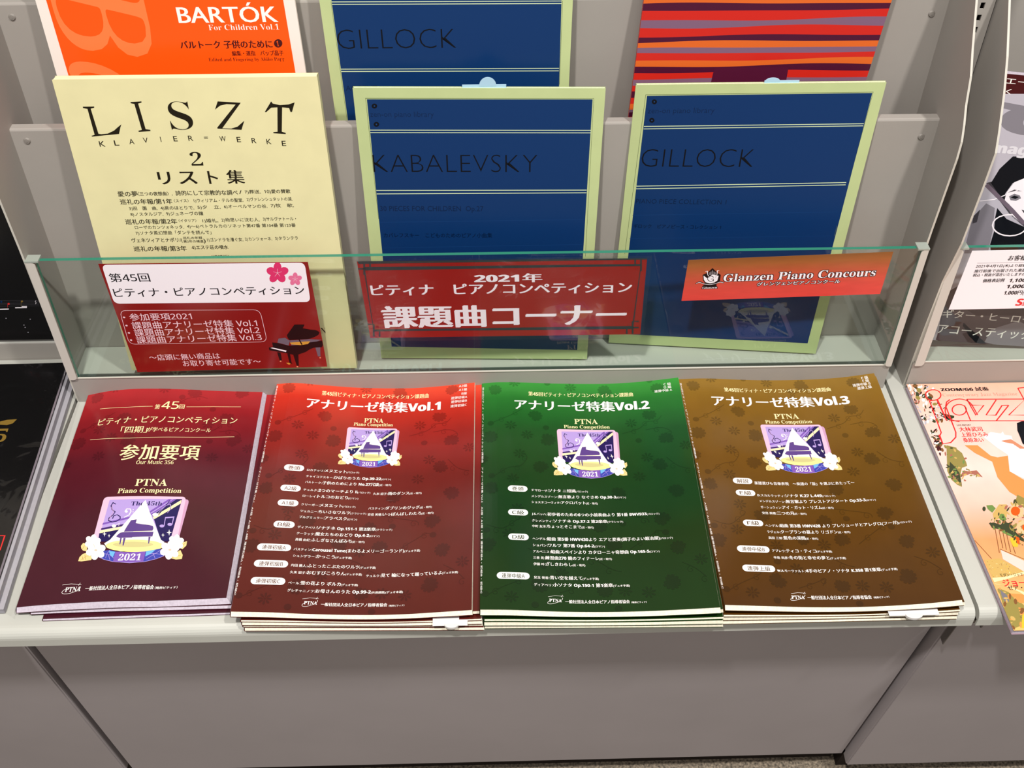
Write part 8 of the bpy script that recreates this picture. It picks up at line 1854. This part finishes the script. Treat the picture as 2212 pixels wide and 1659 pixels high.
# left neighbour: low set-back riser with black magazine on it
def left_rack():
    root = thing('display_rack', 'low pale display step behind the black magazines at the left edge', 'display rack', (-.9, .93, 0))
    boxpart('riser', (-1.3, -.4435, .9150, .9165, .0002, .0235), STEEL, root, .0005)
    boxpart('tier_floor', (-1.3, -.4435, .9166, .97, .0215, .0228), DECKM, root, .0003)
    boxpart('back_panel', (-1.3, -.4435, .972, .9735, .0002, .40), STEEL, root, .0003)
left_rack()

# ================================================================ MAGAZINES ON THE DECK
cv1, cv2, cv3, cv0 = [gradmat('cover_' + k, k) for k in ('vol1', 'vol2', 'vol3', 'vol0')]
ORD = ['top', 'second from top', 'third from top', 'fourth from top', 'fifth from top', 'bottom']
def stack(pg, fr, offs, cov, paper, what, group):
    n = len(offs)
    for k in range(n):                      # k = 0 is the top copy
        dx, dy, dr = offs[k]
        pos = ORD[k] if k < n - 1 else 'bottom'
        lab = 'glossy %s, %s copy of its stack' % (what, pos)
        magazine('magazine', lab, group, pg, fr[k + 1], fr[k] - (.085 if k == 2 else .025 if k == 4 else .008 if k else 0), cov, paper, dx, dy, dr, top=(k == 0), prints=(k == 0))
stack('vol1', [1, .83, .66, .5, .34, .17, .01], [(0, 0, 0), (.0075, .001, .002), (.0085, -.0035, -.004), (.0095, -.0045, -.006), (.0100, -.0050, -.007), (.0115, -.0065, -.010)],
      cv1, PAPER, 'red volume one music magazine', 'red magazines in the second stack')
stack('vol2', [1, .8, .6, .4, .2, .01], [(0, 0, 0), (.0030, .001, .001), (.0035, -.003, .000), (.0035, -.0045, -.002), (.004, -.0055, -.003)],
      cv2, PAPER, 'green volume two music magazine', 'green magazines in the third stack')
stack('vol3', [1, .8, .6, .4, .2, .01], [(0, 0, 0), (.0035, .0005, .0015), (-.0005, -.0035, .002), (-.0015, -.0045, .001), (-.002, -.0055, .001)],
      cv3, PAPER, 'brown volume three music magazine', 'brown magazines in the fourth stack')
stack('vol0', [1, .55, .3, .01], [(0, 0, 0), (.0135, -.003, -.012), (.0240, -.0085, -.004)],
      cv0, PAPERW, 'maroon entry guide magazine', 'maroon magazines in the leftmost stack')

# order slips sticking out of the stacks
def slip_front(label, x0, x1, xc, y, z, rad):
    root = thing('order_slip', label, 'order slip', (xc, y, z))
    def strip(bm): box(bm, x0, x1, y - .001, y + .03, z, z + .0004)
    bm_part('slip_card', strip, SLIPW, root, 0)
    def tab(bm):
        n = 14
        top = [bm.verts.new((xc, y, z + .0016))]; a = []; b = []
        for i in range(n + 1):
            t = math.pi * i / n + math.pi
            a.append(bm.verts.new((xc + rad * math.cos(t), y + rad * .62 * math.sin(t), z + .0012))); b.append(bm.verts.new((xc + rad * math.cos(t), y + rad * .62 * math.sin(t), z - .0012)))
        for i in range(n):
            bm.faces.new((top[0], a[i], a[i + 1])); bm.faces.new((a[i], b[i], b[i + 1], a[i + 1]))
        bm.faces.new([a[0]] + [a[-1]] + [b[-1]] + [b[0]])
    bm_part('round_tab', tab, mat('tab_plastic', (220, 218, 214), .25, .5), root, 0)
slip_front('white slip with round tab in the front of the red stack', -.052, -.0215, -.0355, .5475, .0092, .0062)
slip_front('white slip with round clear tab in the front of the brown stack', .3500, .3945, .3720, .5475, .0096, .0078)

# ================================================================ UPRIGHT BOOKS
upright('music_book', 'thick cream piano book with large black serif title, left end of the front row', 'liszt', .009, CREAM, mat('cream_pages', (236, 230, 190), .8, .2), 'music books in the front row', spine_right=True)
upright('music_book', 'blue and lime piano book in the middle of the front row', 'kab', .0038, LIME, PAPERG, 'music books in the front row')
upright('music_book', 'blue and lime piano book at the right end of the front row', 'gil', .0038, LIME, PAPERG, 'music books in the front row')
def bart_art(sh):
    W_ = WORDS[('𝐵𝑎', 0)]
    m = ink('orangelight')
    x0, x1 = 13.5, 96.0      # letters lie on their side: base line at the left, tops to the right
    k = (x1 - x0) / .70
    def tf(x, y): return (x0 + y * k * 1.0, 279 - (x - W_[2]) * k * 1.0)
    pts = [tf(x, y) for x, y in W_[0]]
    w, h = SZ['bart']
    for fc in W_[1]:
        c = clipbox([pts[i] for i in fc], w, h)
        if len(c) > 2 and abs(sum(c[i - 1][0] * c[i][1] - c[i][0] * c[i - 1][1] for i in range(len(c)))) > 1e-3: sh.put(c, [tuple(range(len(c)))], 2, m)
upright('music_book', 'orange and white children piano book behind the cream book', 'bart', .004, WHITEC, PAPER, 'music books in the back row', art=bart_art)
upright('music_book', 'blue and lime piano book in the back row, above the middle one', 'gil2', .004, LIME, PAPERG, 'music books in the back row')
def naz_art(sh):
    # wavy printed stripes, from the top of the sheet down
    seq = ['stripe_mauve', 'stripe_orange', 'stripe_purple', 'stripe_red', 'stripe_mauve', 'stripe_red', 'stripe_purple', 'stripe_orange', 'stripe_mauve', 'stripe_red', 'stripe_orange', 'stripe_purple', 'stripe_red', 'stripe_mauve', 'stripe_red',
           'stripe_purple', 'stripe_red', 'stripe_orange', 'stripe_mauve', 'stripe_purple', 'stripe_red', 'stripe_purple', 'stripe_orange', 'stripe_purple', 'stripe_red']
    hs = [10, 36, 27, 36, 29, 36, 23, 25, 22, 28, 25, 25, 28, 30, 28, 22, 24, 24, 20, 16, 26, 20, 18, 18, 20]
    v = 255.2; R_ = random.Random(5)
    w, h = SZ['naz']
    ph = R_.uniform(0, 6)
    def edge(v0, ph, amp): return lambda u: v0 + amp * math.sin(u / w * 5.2 + ph) + amp * .5 * math.sin(u / w * 9 + ph * 2)
    e0 = edge(v, 0, .6)
    # stripes above the frame too
    up = 262.0; e_up = e0
    for i in range(7):
        nxt = edge(v + 6.4 * (i + 1), i * 1.3, .8); c = ['stripe_red', 'stripe_purple', 'stripe_orange'][i % 3]
        pts = [(u * w / 20, e_up(u * w / 20)) for u in range(21)] + [(u * w / 20, nxt(u * w / 20)) for u in range(20, -1, -1)]
        pts = clipbox(pts, w, h)
        if len(pts) > 2: sh.poly(pts, 1, ink(c))
        e_up = nxt
    for c, hh in zip(seq, hs):
        v -= hh * .2295; ph += R_.uniform(.6, 1.6)
        e1 = edge(v, ph, R_.uniform(.5, 1.1))
        pts = [(u * w / 20, e0(u * w / 20)) for u in range(21)] + [(u * w / 20, e1(u * w / 20)) for u in range(20, -1, -1)]
        sh.poly(pts, 1, ink(c)); e0 = e1
upright('music_book', 'red, orange and purple striped book, right end of the back row', 'naz', .0045, gradmat('cover_naz', 'naz', 1, .25), PAPER, 'music books in the back row', art=naz_art)
# books of the topmost row: only their lower ends reach into the picture
def top_book(label, x0, x1, m, thick):
    root = thing('music_book', label, 'music book', ((x0 + x1) / 2, .975, .2415), 'music books in the topmost row')
    boxpart('cover', (x0, x1, .970, .970 + .0004, .2415, .50), m, root, 0)
    boxpart('cover', (x0, x1, .970 + thick - .0004, .970 + thick, .2415, .50), m, root, 0)
    boxpart('page_block', (x0 + .001, x1 - .001, .9704, .9695 + thick, .2425, .499), PAPER, root, 0)
top_book('olive green book behind the rear divider, left of the pale blue one', -.300, -.1660, mat('olive_cover', (186, 178, 70), .4), .004)
top_book('pale blue book behind the rear divider, right of the orange music book', -.1655, -.1470, mat('pale_blue_cover', (188, 214, 226), .4), .004)
top_book('amber book behind the rear divider, left of the blue piano book', -.1465, .060, mat('amber_cover', (226, 150, 60), .4), .004)
top_book('bright blue book behind the rear divider, beside the striped book', .066, .250, mat('bright_blue_cover', (30, 84, 176), .4), .004)
# slips in the upright books
def slip_top(label, x0, x1, xc, y, z, rx, rz):
    root = thing('order_slip', label, 'order slip', (xc, y, z))
    def strip(bm): box(bm, x0, x1, y, y + .0008, z - .02, z + .0012)
    bm_part('slip_card', strip, SLIPB, root, 0)
    def tab(bm):
        n = 16; f = []; g = []
        for i in range(n + 1):
            t = math.pi * i / n; f.append(bm.verts.new((xc + rx * math.cos(t), y - .0002, z + rz * math.sin(t)))); g.append(bm.verts.new((xc + rx * math.cos(t), y + .0008, z + rz * math.sin(t))))
        bm.faces.new(f); bm.faces.new(g[::-1])
        for i in range(n): bm.faces.new((f[i], g[i], g[i + 1], f[i + 1]))
        bm.faces.new((f[0], f[-1], g[-1], g[0]))
    bm_part('round_tab', tab, SLIPB, root, 0)
slip_top('pale blue slip with round tab on top of the middle front book', -.0190, .0210, .0042, .9025, .3345, .0078, .0085)
slip_top('pale blue slip with flat tab on top of the right front book', .2570, .2890, .2645, .9045, .3345, .0070, .0040)

# ================================================================ SIGNS ON THE GLASS
def sign(name, label, pg, m, film=None, cat='sign'):
    q = Q[pg]; org = tuple((Vector(q[0]) + Vector(q[1])) / 2)
    root = thing(name, label, cat, org)
    n = Vector(NRM[pg]); V = []; UV = []; F = []; N = 10
    for d in (0, .0003):
        for j in range(2):
            for i in range(N + 1): V.append(tuple(Vector(quad_pt(q, i / N, j)) + n * (-d))); UV.append((i / N, j))
    M_ = N + 1
    for i in range(N):
        F.append((i, i + 1, M_ + i + 1, M_ + i)); F.append((2 * M_ + i, 3 * M_ + i, 3 * M_ + i + 1, 2 * M_ + i + 1))
        F.append((i + 1, i, 2 * M_ + i, 2 * M_ + i + 1)); F.append((M_ + i, M_ + i + 1, 3 * M_ + i + 1, 3 * M_ + i))
    F.append((0, M_, 3 * M_, 2 * M_)); F.append((N, 2 * M_ + N, 3 * M_ + N, M_ + N))
    add('sign_card', mesh('sign_card', V, F, [m], org, None, UV), root)
    sh = Sheet()
    if pg == 'sign3':
        for (p, col, wt, s, u0, u1, v, hm, kind) in T_ITEMS:
            if p == pg:
                sy = hm / (.86 if kind == 'k' else .72)
                for dx in (-.55, 0, .55):
                    for dy in (-.5, 0, .5):
                        if dx or dy: sh.word(latin(s, wt), u0 + dx, u1 + dx, v + dy, sy, ink('pianoblack'), 2, 0)
    common(pg, sh)
    finish(sh, pg, root, 'sign_print')
    if film:
        x0, x1, z0, z1 = film
        def fb(bm): box(bm, x0, x1, .8454, .8456, z0, z1)
        bm_part('clear_film', fb, TAPE, root, 0)
    return root
sign('shop_sign', 'dark red sign with white heading and small grand piano, taped on the glass at left', 'sign1', SIGNRED)
sign('shop_sign', 'long red banner with white lettering and dark knotted frame, middle of the glass', 'sign2', SIGNRED2, film=(-.1285, .1610, .0795, .1835))
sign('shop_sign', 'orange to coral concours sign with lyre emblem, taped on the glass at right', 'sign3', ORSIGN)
sign('price_notice', 'white price notice with black text on the right hand rack glass', 'sign4', SIGNW, cat='notice')

# ================================================================ NEIGHBOURING MAGAZINES
upright('magazine', 'black and white guitar magazine with dark red top behind the right glass', 'guitar', .008, mat('grey_cover', (176, 172, 180), .3, noise=.25, nscale=16), PAPERW, cat='magazine', group='magazines in the right rack')
def flat_mag(label, pg, thick, m, paper, n=1):
    q = [Vector(p) for p in Q[pg]]; nn = Vector(NRM[pg]); org = tuple(q[0] - nn * thick)
    root = thing('magazine', label, 'magazine', org)
    def slab(name, d0, d1, ins, mm):
        V = []; UV = []
        for d in (d0, d1):
            for a, b in ((ins, ins), (1 - ins, ins), (1 - ins, 1 - ins), (ins, 1 - ins)): V.append(tuple(Vector(quad_pt(Q[pg], a, b)) - nn * d)); UV.append((a, b))
        return add(name, mesh(name, V, [(0, 1, 2, 3), (7, 6, 5, 4), (0, 4, 5, 1), (1, 5, 6, 2), (2, 6, 7, 3), (3, 7, 4, 0)], [mm], org, None, UV), root)
    slab('cover', 0, .0003, 0, m); slab('page_block', .0003, thick - .0003, .004, paper); slab('back_cover', thick - .0003, thick, 0, mat('mauve_back', (150, 128, 138), .4) if pg == 'jazz' else m)
    sh = Sheet(); common(pg, sh); finish(sh, pg, root)
    return root
jz = flat_mag('peach coloured jazz magazine with red outline title on the right deck', 'jazz', .0064, JAZZM, PAPERW)
bk = flat_mag('glossy black magazine in plastic wrap on the left deck, gold mark on cover', 'black', .006, BLACKC, PAPERW)
upright('magazine', 'black magazine with coloured notes on a stave, standing at the left edge', 'blackup', .012, BLACKC, PAPERW, cat='magazine', group='magazines on the left step')
# two more wrapped copies under the black magazine
for k, (lab, dx, z0, z1) in enumerate((('white edged magazine under the black one on the left deck, middle copy', .003, .0080, .0146), ('white edged magazine under the black one on the left deck, lowest copy', .0075, .0006, .0074))):
    root = thing('magazine', lab, 'magazine', (-.55, .73, z0), 'wrapped magazines on the left deck')
    th_ = math.atan2(.016, .311)
    def slab(bm, a, b, ins):
        v = []
        for z in (a, b):
            for (x_, y_) in ((-.6500 + ins, .572 + ins), (-.4400 - ins + dx, .575 + ins), (-.4560 - ins + dx, .886 - ins), (-.6660 + ins, .883 - ins)): v.append(bm.verts.new((x_, y_, z)))
        for f in ((0, 3, 2, 1), (4, 5, 6, 7), (0, 1, 5, 4), (1, 2, 6, 5), (2, 3, 7, 6), (3, 0, 4, 7)): bm.faces.new([v[i] for i in f])
    bm_part('page_block', lambda bm: slab(bm, z0 + .0003, z1 - .0003, .0005), mat('white_pages', (158, 156, 164), .6), root, 0)
    bm_part('cover', lambda bm: slab(bm, z1 - .0003, z1, 0), mat('pale_cover', (176, 174, 180), .3), root, 0)
# plastic wrap: crinkled clear film lying over the black magazine and hanging past its edge
def wrap():
    NX, NY = 50, 60; V = []; F = []; R_ = random.Random(2)
    from mathutils import noise
    for j in range(NY + 1):
        for i in range(NX + 1):
            a, b = i / NX, j / NY
            x = -.665 + a * .229 + (-.0165) * b + .0155; y = .566 + b * .325
            e = max(0, a - .935) / .065
            z = .0222 - .018 * e ** 1.5
            z += .0014 * noise.noise(Vector((x * 60, y * 22, 0))) * (1 + 2.0 * max(0, (a - .8) * 4)) + .0014
            V.append((x, y, z))
    for j in range(NY):
        for i in range(NX):
            k = j * (NX + 1) + i; F.append((k, k + 1, k + NX + 2, k + NX + 1))
    me = mesh('plastic_wrap', V, F, [WRAP], bk['_o'], smooth=True)
    add('plastic_wrap', me, bk)
wrap()
for o in bpy.data.objects:
    if '_o' in o: del o['_o']
